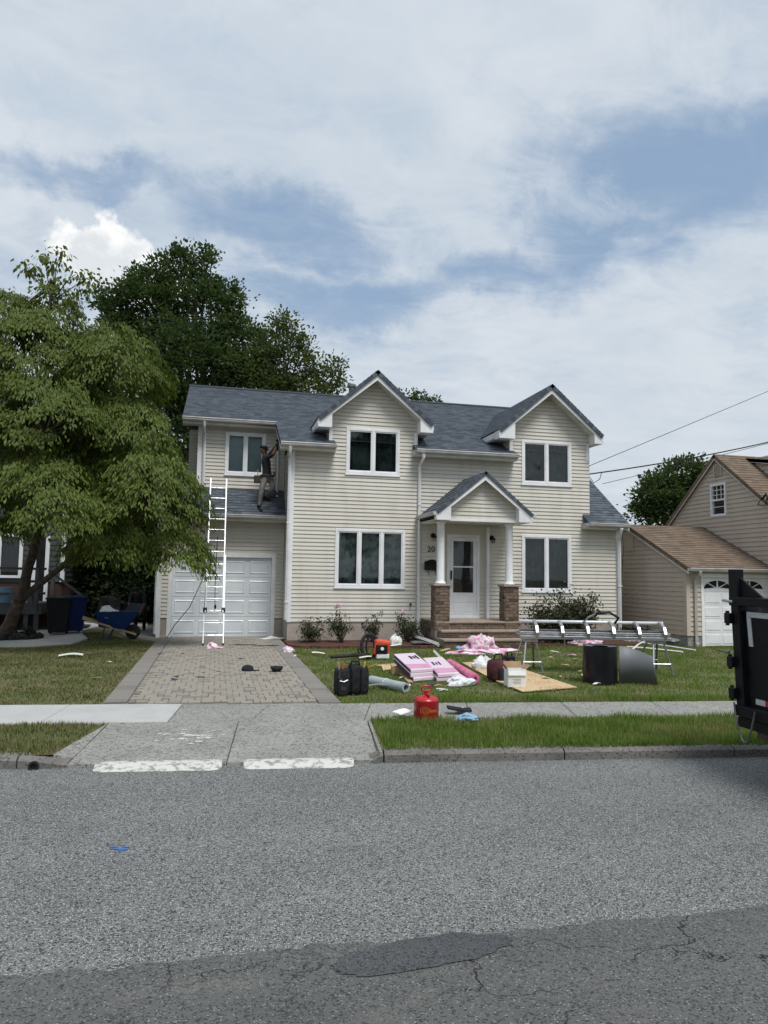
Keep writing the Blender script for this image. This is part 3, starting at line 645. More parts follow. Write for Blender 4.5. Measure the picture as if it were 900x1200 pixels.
for cx, wl, wr, tl, tr_ in GB:
    dz = GS*(tr_-cx)
    for sgn, tip in ((1, tr_), (-1, tl)):
        dxx = abs(tip-cx); L_ = math.hypot(dxx, dxx*GS); up = V(-sgn, 0, GS).normalized()
        ym = lambda v: min(23.2, 18.2+(GP-GS*dxx+v*GS/math.hypot(1, GS)-EZ)/SL+.12)
        m = MB(); roof_plane(m, V(tip, 0, GP-GS*dxx), uy, up, L_, 18.16, ym); m.build('gable_roof', 'roof', H)
        # white rake board with shallow return box
        th = .20; p0, p1 = V(cx, 0, GP-.012), V(tip, 0, GP-.012-GS*dxx)
        poly = [p0, p1, p1-V(0, 0, th*.9), p0-V(0, 0, th*1.25)]
        MB().prism([V(p.x, 18.20, p.z) for p in poly], V(0, .035, 0)).build('rake_board', 'white', H)
        w_ = wl if sgn < 0 else wr
        x0, x1 = sorted((tip+(-.01 if sgn > 0 else .01), w_-sgn*.03)); zb = GP-GS*dxx
        MB().prism([V(tip-sgn*.012, 18.205, zb-.02), V(tip-sgn*.012, 18.205, zb-.235), V(w_-sgn*.02, 18.205, zb-.235), V(w_-sgn*.02, 18.205, zb-.02+GS*abs(tip-w_))], V(0, .36, 0)).build('eave_return', 'white', H)
        # side eave soffit and fascia running back to the main roof
        yb = 18.2+(zb-EZ)/SL+.2
        MB().box(min(tip, w_)+.01, max(tip, w_)-.01, 18.57, yb, zb-.215, zb-.19).build('soffit', 'soffit', H)
        MB().box(*sorted((tip-sgn*.01, tip-sgn*.035)), 18.57, yb, zb-.225, zb-.03).build('fascia', 'white', H)
        # sloping soffit under the rake
        MB().prism([V(cx, 18.235, GP-.20), V(tip-sgn*.2, 18.235, GP-.20-GS*(dxx-.2)), V(tip-sgn*.2, 18.235, GP-.215-GS*(dxx-.2)), V(cx, 18.235, GP-.215)], V(0, .34, 0)).build('soffit', 'soffit', H)
        MB().box(*sorted((w_-.0, w_-sgn*.09)), YF-.022, YF+.02, 5.02, zb-.2).build('corner_trim', 'white', H)
        m = MB(); siding(m, V(w_, 0, 0), uy, RN if sgn > 0 else LN, (3.2 if (sgn > 0 and w_ > 10) else 4.9), 5.75+.15, YF, 22.0, (), base=B0); m.build('gable_cheek', 'siding', H, kind='stuff')
# ridge cap and vents
m = MB()
for sg in (-1, 1): m.prism([V(-1.02, RY, RZ_+.02), V(-1.02, RY+sg*.16, RZ_+.02-.16*SL), V(-1.02, RY+sg*.16, RZ_+.035-.16*SL), V(-1.02, RY, RZ_+.038)], V(11.36, 0, 0))
m.build('ridge_cap', 'roof', R1)
p = PY(412, 458, 24.6); MB().lathe([(.10, -.5), (.10, .10), (.16, .12), (.16, .2), (.10, .24)], (p.x, p.y, p.z), 14).build('vent_pipe', 'steel_dark', R1)
p = PY(466, 460, 24.6); MB().lathe([(.07, -.5), (.07, .10), (.11, .12), (.08, .18)], (p.x, p.y, p.z), 12).build('vent_pipe', 'steel_dark', R1)
# eaves: gutters, fascia, soffits
def gutter(x0, x1, y, z, name='gutter', fas=True, sof=.37, dx0=0):
    m = MB(); prof = [(.02, 0), (.02, -.02), (-.0, -.03), (-.115, .0), (-.12, -.02), (-.10, -.06), (-.075, -.105), (.02, -.105)]
    poly = [V(0, y+a, z+b) for a, b in [(.015, 0), (-.115, 0), (-.12, -.018), (-.105, -.03), (-.10, -.07), (-.075, -.10), (.015, -.10)]]
    poly = [V(x0, p.y, p.z) for p in poly]; m.prism(poly, V(x1-x0, 0, 0)); m.build(name, 'gutter', H)
    if fas: MB().box(x0+.01, x1-.01, y+.016, y+.035, z-.17, z-.005).build('fascia', 'soffit', H)
    if sof: MB().box(x0+.012, x1-.012, y+.036, y+sof, z-.165, z-.145).build('soffit', 'soffit', H)
gutter(1.50, 2.92, EY, EZ-.005); gutter(5.05, 7.92, EY, EZ-.005)
gutter(10.0, 11.24, EY, 3.235); gutter(-1.0, 1.52, 20.05, EZ+SL*1.85-.005)
gutter(-1.64, XL, 19.45, 3.245, sof=.45)
MB().box(-1.62, XL, 19.9, YU, 3.0, 3.13).build('soffit', 'soffit', H)
# box-end returns of the eaves
for x0, x1, y0, y1, z in ((2.78, 2.94, EY, YF+.2, EZ), (5.03, 5.18, EY, YF+.2, EZ), (7.82, 7.94, EY, YF+.2, EZ), (9.98, 10.2, EY, YF+.2, 3.24)):
    MB().box(x0, x1, y0+.04, y1, z-.16, z-.004).build('eave_return', 'gutter', H)
# rake and side soffit where the wing roof overhangs the garage
ya, za = EY+.02, EZ-.01
MB().prism([V(1.5, EY+.02, EZ-.01), V(1.5, 20.07, EZ+1.87*SL-.02), V(1.5, 20.07, EZ+1.87*SL-.17), V(1.5, EY+.02, EZ-.16)], V(.025, 0, 0)).build('rake_board', 'white', H)
MB().prism([V(1.53, EY+.04, EZ-.14), V(1.53, 20.4, EZ+2.2*SL-.14), V(1.53, 20.4, EZ+2.2*SL-.16), V(1.53, EY+.04, EZ-.16)], V(.29, 0, 0)).build('soffit', 'soffit', H)
MB().prism([V(11.235, EY, 3.22), V(11.235, 23.6, 3.22+5.4*ls), V(11.235, 23.6, 3.05+5.4*ls), V(11.235, EY, 3.05)], V(.02, 0, 0)).build('rake_board', 'white', H)
# corner trims
for x0, x1, y0, y1, z0, z1, mt in ((XL-.022, XL+.085, YF-.022, YF+.085, B0-.02, 4.88, 'white'), (XR-.085, XR+.022, YF-.022, YF+.085, B0-.02, 3.1, 'white'), (-.58, -.47, YU-.02, YU+.08, 3.9, 5.74, 'white'),
                               (-1.45, -1.35, YG-.02, YG+.08, .0, 3.1, 'white'), (XL-.05, XL-.02, YG-.05, YG-.018, B0, 3.0, 'siding'), (XL-.05, XL-.02, YU-.05, YU-.018, 4.0, 5.7, 'siding')):
    MB().box(x0, x1, y0, y1, z0, z1).build('corner_trim', mt, H)
# downspouts
def downspout(pts, r=.04, bands=(), mat='white'):
    m = MB(); pts = [Vector(p) for p in pts]; m.tube(pts, [r]*len(pts), 4)
    o = m.build('downspout', mat, H)
    for b in bands: MB().box(b[0]-r-.006, b[0]+r+.006, b[1]-r-.004, b[1]+r+.01, b[2]-.015, b[2]+.015).build('strap', mat, o)
    return o
xs = 5.235; downspout([(xs, 18.12, 4.9), (xs, 18.14, 4.8), (xs, 18.49, 4.62), (xs, 18.5, .35), (xs+.03, 18.44, .2), (xs+.05, 18.2, .15)], bands=((xs, 18.5, 3.6), (xs, 18.5, 1.2)))
downspout([(1.74, 18.12, 4.9), (1.74, 18.16, 4.8), (1.775, 18.47, 4.66), (1.78, 18.5, .55)], bands=((1.78, 18.5, 3.), (1.78, 18.5, 1.)))
downspout([(10.98, 18.12, 3.1), (10.98, 18.16, 3.02), (11.10, 18.47, 2.8), (11.11, 18.49, .1)], .05, bands=((11.11, 18.49, 1.5),))
downspout([(-.42, 19.98, 5.78), (-.42, 20.02, 5.68), (-.40, 20.34, 5.5), (-.40, 20.35, 4.1)])
downspout([(-1.46, 19.4, 3.1), (-1.46, 19.44, 3.0), (-1.47, 19.82, 2.85), (-1.47, 19.83, .1)])
downspout([(1.62, 20.36, 5.2), (1.62, 20.36, 3.96), (1.60, 20.22, 3.84), (1.6, 20.08, 3.84)], .03)
pts_ = [PY(486, 745, 17.9), PY(500, 746, 17.4), PY(517, 752, 16.75)]
m = MB(); m.tube([(pts_[0].x, 18.25, .17), (pts_[1].x, 17.5, .12), (pts_[2].x-.05, 16.8, .07)], .055, 4); m.build('downspout_extension', 'gutter', H)
# windows
def window(x0, x1, z0, z1, y, n, curt, name='window', par=H, fw=.075, mull=.07):
    m = MB(); yo, yi = y-.035, y+.07
    m.box(x0, x0+fw, yo, yi, z0, z1); m.box(x1-fw, x1, yo, yi, z0, z1)
    m.box(x0+fw, x1-fw, yo+.001, yi, z0, z0+fw); m.box(x0+fw, x1-fw, yo+.001, yi, z1-fw, z1)
    wi = (x1-x0-2*fw-(n-1)*mull)/n; cells = []
    for i in range(n):
        a = x0+fw+i*(wi+mull); cells.append((a, a+wi))
        if i: m.box(a-mull, a, yo+.002, yi, z0+fw, z1-fw)
    w = m.build(name, 'white', par, bevel=.006)
    for a, b in cells:
        s = .028; f = MB(); c, d = z0+fw, z1-fw
        f.box(a, a+s, y-.018, y+.03, c, d); f.box(b-s, b, y-.018, y+.03, c, d); f.box(a+s, b-s, y-.0175, y+.03, c, c+s); f.box(a+s, b-s, y-.0175, y+.03, d-s, d)
        f.build('sash', 'white', w)
        MB().box(a+s, b-s, y+.008, y+.014, c+s, d-s).build('pane', 'glass', w)
    MB().box(x0-.02, x1+.02, yo-.012, yo+.03, z0-.03, z0+.002).build('sill', 'white', w)
    if curt == 'shade':
        MB().box(x0+.05, x1-.05, y+.10, y+.11, z0+.05, z1-.05).build('window_shade', 'blind', w)
    else:
        m = MB(); k = 60; yy = y+.16
        for i in range(k):
            a0, a1 = x0+(x1-x0)*i/k, x0+(x1-x0)*(i+1)/k
            f0, f1 = [.03*math.sin(q*36)+.015*math.sin(q*83+1) for q in (a0, a1)]
            m.quad(V(a0, yy+f0, z0), V(a1, yy+f1, z0), V(a1, yy+f1, z1), V(a0, yy+f0, z1))
        m.build('curtain', 'curtain_lace' if curt == 'lace' else 'curtain_dark', w, smooth=True)
    return w
window(*wins['lower_left'], YF, 3, 'lace'); window(*wins['upper_left'], YF, 2, 'dark')
window(*wins['lower_right'], YF, 2, 'dark'); window(*wins['upper_right'], YF, 2, 'dark')
window(*gw, YU, 2, 'shade')
# garage door: frame, four sections of raised panels
x0, x1, z0, z1 = GD
m = MB(); m.box(x0, x0+.11, YG-.025, YG+.1, 0, z1); m.box(x1-.11, x1, YG-.025, YG+.1, 0, z1); m.box(x0+.11, x1-.11, YG-.024, YG+.1, z1-.12, z1)
m.build('garage_door_frame', 'white', H, bevel=.006)
a, b, c, d = x0+.11, x1-.11, .012, z1-.12
gd = MB().box(a, b, YG+.07, YG+.11, c, d).build('garage_door', 'door_white', H)
for r_ in range(4):
    hs = (d-c)/4; sz = c+r_*hs
    MB().box(a+.004, b-.004, YG+.05, YG+.072, sz+.004, sz+hs-.006).build('door_section', 'door_white', gd, bevel=.004)
    for k in range(4):
        w_ = (b-a)/4; pa, pb = a+k*w_+.06, a+(k+1)*w_-.06; za_, zb_ = sz+.09, sz+hs-.09
        y0 = YG+.0495
        m = MB(); e = .022; yq = y0-.014
        for (q0, q1, q2, q3) in (((pa, za_), (pb, za_), (pb-e, za_+e), (pa+e, za_+e)), ((pb, za_), (pb, zb_), (pb-e, zb_-e), (pb-e, za_+e)), ((pb, zb_), (pa, zb_), (pa+e, zb_-e), (pb-e, zb_-e)), ((pa, zb_), (pa, za_), (pa+e, za_+e), (pa+e, zb_-e))):
            m.quad(V(q0[0], y0, q0[1]), V(q1[0], y0, q1[1]), V(q2[0], yq, q2[1]), V(q3[0], yq, q3[1]))
        e2 = e+.03
        for (q0, q1, q2, q3) in (((pa+e, za_+e), (pb-e, za_+e), (pb-e2, za_+e2), (pa+e2, za_+e2)), ((pb-e, za_+e), (pb-e, zb_-e), (pb-e2, zb_-e2), (pb-e2, za_+e2)), ((pb-e, zb_-e), (pa+e, zb_-e), (pa+e2, zb_-e2), (pb-e2, zb_-e2)), ((pa+e, zb_-e), (pa+e, za_+e), (pa+e2, za_+e2), (pa+e2, zb_-e2))):
            m.quad(V(q0[0], yq, q0[1]), V(q1[0], yq, q1[1]), V(q2[0], y0-.004, q2[1]), V(q3[0], y0-.004, q3[1]))
        m.quad(V(pa+e2, y0-.004, za_+e2), V(pb-e2, y0-.004, za_+e2), V(pb-e2, y0-.004, zb_-e2), V(pa+e2, y0-.004, zb_-e2))
        m.build('panel', 'door_white', gd)
# porch -----------------------------------------------------------------
PX0, PX1, PYF, PZ = 5.34, 7.56, 17.2, .60
MB().box(PX0, PX1, PYF+.02, YF-.02, -.05, PZ-.05).build('porch_base', 'mortar', H)
MB().box(PX0-.02, PX1+.02, PYF-.03, YF-.02, PZ-.05, PZ).build('porch_floor', 'tread', H, bevel=.012)
bk = MB(); bk.cbox(-.1, .1, -.031, .031, 0, .035, .006); bkm = bk.mesh('brick'); bkm.materials.append(MT['brickwork'])
bk = MB(); bk.cbox(-.05, .05, -.031, .031, 0, .035, .006); bkh = bk.mesh('brick'); bkh.materials.append(MT['brickwork'])
def brick_face(parent, a, b, n, z0, z1, seed):
    """courses of brick laid on the face that runs from a to b (ground points), outward normal n"""
    r = random.Random(seed); a, b, n = Vector(a), Vector(b), Vector(n); L_ = (b-a).length; u = (b-a)/L_
    rows = max(1, round((z1-z0)/.073)); hs = (z1-z0)/rows
    mat = basis((0, 0, 0), u, V(0, 0, 1)); eul = Matrix(((u.x, 0, n.x), (u.y, 0, n.y), (0, 1, 0))).to_euler()
    for i in range(rows):
        x = -(.105 if i % 2 else 0.)
        while x < L_-.02:
            x0_, x1_ = max(x, 0), min(x+.21, L_)
            if x1_-x0_ > .03:
                p = a+u*((x0_+x1_)/2)+V(0, 0, z0+(i+.5)*hs)+n*(-.022+r.uniform(0, .012))
                inst('brick', bkm, parent, p, eul, ((x1_-x0_-.008)/.2, (hs-.008)/.062, 1))
            x += .21
def step(x0, x1, y0, y1, ztop, zbot, seed):
    s_ = MB().box(x0+.03, x1-.03, y0+.05, y1, zbot-.02, ztop-.055).build('step', 'mortar', H)
    MB().box(x0, x1, y0, y1, ztop-.055, ztop).build('tread', 'tread', s_, bevel=.012)
    brick_face(s_, (x0+.03, y0+.05, 0), (x1-.03, y0+.05, 0), FN, zbot, ztop-.058, seed)
    return s_
step(5.36, 7.62, 16.88, PYF+.03, .405, .225, 3)
step(5.32, 7.72, 16.55, PYF+.03, .215, .0, 4)
brick_face(bpy.data.objects['porch_base'], (PX0+.38, PYF+.02, 0), (PX1-.38, PYF+.02, 0), FN, .41, PZ-.055, 5)
brick_face(bpy.data.objects['porch_base'], (PX0, YF-.05, 0), (PX0, PYF+.4, 0), LN, .0, PZ-.055, 6)
for i, (x0, x1) in enumerate(((5.28, 5.68), (7.11, 7.51))):
    y0, y1 = 17.17, 17.57
    pil = MB().box(x0+.022, x1-.022, y0+.022, y1-.022, .2, 1.46).build('porch_pillar', 'mortar', H)
    brick_face(pil, (x0+.022, y0+.022, 0), (x1-.022, y0+.022, 0), FN, .405, 1.46, 11+i)
    brick_face(pil, (x0+.022, y1-.022, 0), (x0+.022, y0+.022, 0), LN, .405, 1.46, 21+i)
    brick_face(pil, (x1-.022, y0+.022, 0), (x1-.022, y1-.022, 0), RN, PZ, 1.46, 31+i)
    brick_face(pil, (x1-.022, y1-.022, 0), (x0+.022, y1-.022, 0), uy, PZ, 1.46, 41+i)
    MB().box(x0-.03, x1+.03, y0-.03, y1+.03, 1.46, 1.51).build('pillar_cap', 'stone_cap', pil, bevel=.012)
    cx = (x0+x1)/2; col = MB().lathe([(.135, 1.51), (.135, 1.55), (.11, 1.57), (.10, 1.6), (.092, 3.0), (.115, 3.03), (.12, 3.085)], (cx, 17.37, 0), 24).build('column', 'white', H, smooth=False)
    for p_ in col.data.polygons: p_.use_smooth = len(p_.vertices) == 4 and abs(p_.normal.z) < .3
MB().box(7.13, 7.2, YF-.12, YF-.01, PZ, 3.05).build('half_post', 'white', H)
# porch roof
pcx, ppk, psl, pyf = 6.52, 4.34, .82, 16.98
for sgn, tip in ((-1, 5.24), (1, 7.80)):
    dxx = abs(tip-pcx); zb = ppk-psl*dxx
    m = MB(); roof_plane(m, V(tip, 0, zb), uy, V(-sgn, 0, psl).normalized(), math.hypot(dxx, dxx*psl), pyf-.03, YF, course=.13, thick=.07); m.build('porch_roof', 'roof', H)
    poly = [V(pcx, pyf, ppk-.012), V(tip, pyf, zb-.012), V(tip, pyf, zb-.17), V(pcx, pyf, ppk-.22)]
    MB().prism(poly, V(0, .03, 0)).build('rake_board', 'white', H)
    w_ = 5.62 if sgn < 0 else 7.42
    MB().prism([V(tip-sgn*.015, pyf+.005, zb-.02), V(tip-sgn*.015, pyf+.005, zb-.2), V(w_, pyf+.005, zb-.2), V(w_, pyf+.005, zb-.02+psl*abs(tip-w_)-.02)], V(0, .22, 0)).build('eave_return', 'white', H)
    g_ = MB(); x_ = tip; xo = tip+sgn*.09
    g_.prism([V(x_, pyf-.02, zb-.0), V(xo, pyf-.02, zb), V(xo, pyf-.02, zb-.03), V(xo-sgn*.03, pyf-.02, zb-.09), V(x_, pyf-.02, zb-.09)], V(0, YF-pyf, 0)); g_.build('gutter', 'gutter', H)
    MB().box(*sorted((tip, w_)), pyf+.22, YF-.01, zb-.2, zb-.18).build('soffit', 'soffit', H)
    MB().prism([V(pcx, pyf+.03, ppk-.12), V(w_, pyf+.03, ppk-.12-psl*abs(w_-pcx)), V(w_, pyf+.03, ppk-.14-psl*abs(w_-pcx)), V(pcx, pyf+.03, ppk-.14)], V(0, YF-pyf-.05, 0)).build('soffit', 'soffit', H)
m = MB(); siding(m, V(0, 17.2, 0), ux, FN, 3.14, ppk-.15, lambda z: max(5.6, pcx-(ppk-.12-z)/psl), lambda z: min(7.44, pcx+(ppk-.12-z)/psl), (), base=B0); m.build('gable_siding', 'siding', H, kind='stuff')
MB().box(5.42, 7.62, 17.16, 17.5, 3.085, 3.14).build('porch_beam', 'white', H)
MB().box(5.3, 5.5, 17.5, YF-.02, 3.07, 3.12).build('porch_beam', 'white', H); MB().box(7.5, 7.7, 17.5, YF-.02, 3.07, 3.12).build('porch_beam', 'white', H)
MB().box(5.5, 7.5, 17.5, YF-.02, 3.10, 3.12).build('porch_ceiling', 'soffit', H)
# front door with storm door
x0, x1, z0, z1 = door_hole; z0 = PZ
m = MB(); m.box(x0, x0+.08, YF-.04, YF+.06, z0, z1); m.box(x1-.08, x1, YF-.04, YF+.06, z0, z1); m.box(x0+.08, x1-.08, YF-.039, YF+.06, z1-.08, z1); m.box(x0+.08, x1-.08, YF-.06, YF+.06, z0, z0+.1)
m.build('door_frame', 'white', H, bevel=.005)
a, b, c, d = x0+.082, x1-.082, z0+.105, z1-.085; st = .095
m = MB(); m.box(a, a+st, YF-.03, YF+.01, c, d); m.box(b-st, b, YF-.03, YF+.01, c, d); m.box(a+st, b-st, YF-.029, YF+.01, d-st, d); m.box(a+st, b-st, YF-.029, YF+.01, c, c+.57)
m.box(a+st, b-st, YF-.028, YF+.01, (c+.57+d-st)/2-.02, (c+.57+d-st)/2+.02)
dr = m.build('front_door', 'white', H, bevel=.005)
mid = (c+.57+d-st)/2
MB().box(a+st, b-st, YF-.008, YF-.002, mid+.02, d-st).build('pane', 'glass', dr); MB().box(a+st, b-st, YF-.008, YF-.002, c+.57, mid-.02).build('pane', 'glass', dr)
MB().box(a+.01, b-.01, YF+.03, YF+.05, c, d).build('inner_door', 'screen', dr)
for q0, q1 in ((c+.06, c+.27), (c+.31, c+.52)): MB().box(a+st+.02, b-st-.02, YF-.036, YF-.028, q0, q1).build('panel', 'white', dr, bevel=.004)
m = MB(); m.box(a+.015, a+.05, YF-.06, YF-.029, 1.62, 1.86); m.tube([(a+.03, YF-.05, 1.68), (a+.03, YF-.10, 1.70), (a+.03, YF-.10, 1.80), (a+.03, YF-.05, 1.82)], .009, 6); m.build('handle', 'black_metal', dr)
MB().box(x0+.02, x1-.02, YF-.12, YF-.03, PZ, PZ+.03).build('door_sill', 'white', H)
# lamps, number, hose bib
for lx, lz in ((5.64, 2.70), (7.30, 2.68)):
    lamp = MB().lathe([(.07, 0), (.07, .02), (.04, .035)], (lx, YF-.012, lz+.08), 14, Matrix.Rotation(math.radians(90), 4, 'X')).build('wall_lamp', 'black_metal', H)
    m = MB(); m.tube([(lx, YF-.04, lz+.08), (lx, YF-.1, lz+.12), (lx, YF-.14, lz+.08)], .012, 6); m.lathe([(.075, -.0), (.05, .035), (.012, .06)], (lx, YF-.14, lz+.03), 10); m.build('lamp_hood', 'black_metal', lamp)
    MB().lathe([(.04, -.1), (.055, -.0)], (lx, YF-.14, lz+.03), 8).build('lamp_glass', glass_mat('lamp_glass', (.8, .8, .75)), lamp)
text_mesh('20', .225, basis((5.585, YF-.022, 2.41), (1, 0, 0), (0, 0, 1)), .008).build('house_number', 'black_metal', H)
m = MB(); hz = hit(481, 708, 1, YF-.04); m.lathe([(.03, 0), (.03, .05)], (hz.x, YF-.03, hz.z), 10, Matrix.Rotation(math.radians(90), 4, 'X')); m.tube([(hz.x, YF-.05, hz.z), (hz.x, YF-.1, hz.z-.05)], .015, 8); m.build('hose_bib', 'leather', H)
# mailbox (hangs on the wall)
mbx = thing('mailbox', 'black arched wall mailbox with two scroll hooks under the house number', 'mailbox', (5.61, YF-.02, 1.86))
m = MB(); prof = [(-.21, 0), (.21, 0), (.21, .2), (.19, .235), (.1, .25), (.06, .285), (-.06, .285), (-.1, .25), (-.19, .235), (-.21, .2)]
m.prism([V(x_, 0, z_) for x_, z_ in prof], V(0, -.012, 0)); m.box(-.2, .2, -.13, -.012, .0, .15); m.prism([V(-.21, -.012, .2), V(-.21, -.15, .16), V(-.21, -.15, .145), V(-.21, -.012, .15)], V(.42, 0, 0))
m.build('mailbox_body', 'black_metal', mbx, world=False, bevel=.006)
for sx_ in (-.1, .1):
    MB().tube([V(sx_, -.02, 0), V(sx_, -.02, -.09), V(sx_, -.05, -.13), V(sx_, -.09, -.11), V(sx_, -.095, -.08)], .006, 6).build('hook', 'black_metal', mbx, world=False)
# wall meter and cable on the right corner
m = MB(); m.tube([PY(727, 618, 18.9), PY(731, 640, 18.9), PY(727, 690, 18.9), PY(725, 728, 18.9)], .008, 5); m.build('service_cable', 'black_plastic', H)
# ------------------------------------------------------------------ house on the right
N = thing('neighbour_house', 'tan vinyl-sided house with brown shingles and attached low garage', 'house', (14.37, 16.55, 0))
NX, NY, NR = 11.86, 16.55, 19.2
m = MB(); siding(m, V(NX, 0, 0), uy, LN, .28, 3.25, lambda z: max(NY, NR-(3.30-z)/.45), lambda z: min(22.0, NR+(3.30-z)/.45), (), exp=.125, lap=.02, base=.28); m.build('siding', 'siding_tan', N, kind='stuff')
nd = (12.27, 14.36, .0, 1.88)
m = MB(); siding(m, V(0, NY, 0), ux, FN, .28, 2.0, NX, 14.37, [inset(nd, .01)], exp=.125, lap=.02, base=.28); m.build('siding', 'siding_tan', N, kind='stuff')
MB().box(NX+.005, nd[0], NY+.005, 22, -.1, .29).build('foundation', 'concrete', N)
m = MB(); roof_plane(m, V(0, NY-.2, 2.03), ux, V(0, 1, .45).normalized(), 3.12, NX-.1, 14.37); m.build('roof', 'roof_brown', N)
m = MB(); roof_plane(m, V(0, 22.2, 1.97), -ux, V(0, -1, .45).normalized(), 3.26, -14.37, -NX+.1); m.build('roof', 'roof_brown', N)
MB().prism([V(NX-.09, NY-.2, 2.01), V(NX-.09, NR, 3.29), V(NX-.09, NR, 3.14), V(NX-.09, NY-.2, 1.86)], V(.03, 0, 0)).build('rake_board', 'soffit', N)
MB().prism([V(NX-.06, NY-.2, 1.9), V(NX-.06, NR, 3.18), V(NX-.06, NR, 3.16), V(NX-.06, NY-.2, 1.88)], V(.06, 0, 0)).build('soffit', 'siding_tan', N)
poly = [V(NX-.08, NY-.2+a, 2.02+b) for a, b in [(.015, 0), (-.1, 0), (-.105, -.018), (-.07, -.09), (.015, -.09)]]
MB().prism(poly, V(2.45, 0, 0)).build('gutter', 'gutter', N)
MB().box(NX, 14.37, NY-.18, NY, 1.9, 1.92).build('soffit', 'siding_tan', N)
MB().box(NX-.025, NX+.09, NY-.025, NY+.09, .28, 1.9).build('corner_trim', 'siding_tan', N)
MB().tube([(12.08, NY-.28, 1.93), (12.08, NY-.26, 1.85), (12.08, NY-.07, 1.72), (12.08, NY-.07, .12), (12.10, NY-.16, .06)], .04, 4).build('downspout', 'gutter', N)
# its garage door with fanlights
m = MB(); m.box(nd[0], nd[0]+.07, NY-.03, NY+.08, 0, nd[3]); m.box(nd[0]+.07, nd[1], NY-.029, NY+.08, nd[3]-.1, nd[3]); m.build('garage_door_frame', 'white', N)
gd2 = MB().box(nd[0]+.07, nd[1], NY+.05, NY+.08, .01, nd[3]-.1).build('garage_door', 'white', N)
zt, zr = nd[3]-.1, (nd[3]-.12)/5
for r_ in range(5):
    MB().box(nd[0]+.074, nd[1], NY+.03, NY+.051, .014+r_*zr, .008+(r_+1)*zr).build('door_section', 'white', gd2, bevel=.004)
    if r_ < 4:
        for k in range(4):
            xa = nd[0]+.14+k*.52; MB().box(xa, xa+.44, NY+.02, NY+.031, .07+r_*zr, (r_+1)*zr-.05).build('panel', 'white', gd2, bevel=.008)
for k in range(2):
    cx = nd[0]+.52+k*.98; cz = zt-.30
    for q in range(4):
        a0, a1 = math.pi*q/4+.05, math.pi*(q+1)/4-.05
        arc = [V(cx+.40*math.cos(a0+(a1-a0)*i/5), NY+.029, cz+.22*math.sin(a0+(a1-a0)*i/5)) for i in range(6)]
        MB().prism([V(cx+.09*math.cos((a0+a1)/2), NY+.029, cz+.03+.02*math.sin((a0+a1)/2))]+arc, V(0, -.006, 0)).build('fanlight_pane', 'black_plastic', gd2)
# main block
GX = 14.37; gp_, gy_ = 5.42, 18.5
m = MB(); siding(m, V(GX, 0, 0), uy, LN, 1.9, 5.36, lambda z: max(15.3, gy_-(5.36-z)/.77), lambda z: min(21.9, gy_+(5.36-z)/.80), [(18.15, 18.78, 3.6, 4.54)], exp=.125, lap=.02, base=.28); m.build('gable_siding', 'siding_tan', N, kind='stuff')
MB().box(GX+.01, 22, 15.3, 21.7, -.1, 2.9).build('wall', 'siding_tan', N)
m = MB(); roof_plane(m, V(0, gy_-3.5, gp_-3.5*.77), ux, V(0, 1, .77).normalized(), math.hypot(3.5, 3.5*.77), GX-.12, 22.2); m.build('roof', 'roof_brown', N)
m = MB(); roof_plane(m, V(0, gy_+3.5, gp_-3.5*.80), -ux, V(0, -1, .80).normalized(), math.hypot(3.5, 3.5*.80), -22.2, -GX+.12); m.build('roof', 'roof_brown', N)
for sg, s_ in ((-1, .77), (1, .80)):
    MB().prism([V(GX-.11, gy_, gp_-.015), V(GX-.11, gy_+sg*3.5, gp_-.015-3.5*s_), V(GX-.11, gy_+sg*3.5, gp_-.15-3.5*s_), V(GX-.11, gy_, gp_-.16)], V(.025, 0, 0)).build('rake_board', 'white', N)
    MB().prism([V(GX-.085, gy_, gp_-.10), V(GX-.085, gy_+sg*3.5, gp_-.10-3.5*s_), V(GX-.085, gy_+sg*3.5, gp_-.12-3.5*s_), V(GX-.085, gy_, gp_-.12)], V(.09, 0, 0)).build('soffit', 'siding_tan', N)
m = MB(); fx0, fx1 = GX-.04, GX+.05
for y0, y1, z0, z1 in ((18.13, 18.19, 3.58, 4.56), (18.74, 18.80, 3.58, 4.56), (18.19, 18.74, 3.58, 3.65), (18.19, 18.74, 4.49, 4.56), (18.19, 18.74, 4.04, 4.09)): m.box(fx0, fx1, y0, y1, z0, z1)
w = m.build('window', 'white', N)
MB().box(GX+.02, GX+.03, 18.19, 18.74, 3.65, 4.49).build('pane', 'glass', w); MB().box(GX+.1, GX+.11, 18.15, 18.78, 3.6, 4.54).build('blind', 'curtain_dark', w)
for zz in (3.86, 4.22, 4.36): MB().box(GX-.0, GX+.016, 18.19, 18.74, zz-.008, zz+.008).build('muntin', 'white', w)
for yy in (18.37, 18.56): MB().box(GX-.001, GX+.017, yy-.008, yy+.008, 4.09, 4.49).build('muntin', 'white', w)
m = MB()
for i in range(6): m.prism([V(GX-.05, 18.3, 4.78+i*.05), V(GX-.02, 18.3, 4.82+i*.05), V(GX-.01, 18.3, 4.82+i*.05), V(GX-.04, 18.3, 4.775+i*.05)], V(0, .28, 0))
m.box(GX-.05, GX, 18.27, 18.3, 4.75, 5.11); m.box(GX-.05, GX, 18.58, 18.61, 4.75, 5.11); m.box(GX-.049, GX, 18.3, 18.58, 5.09, 5.11); m.build('gable_vent', 'siding_tan', N)
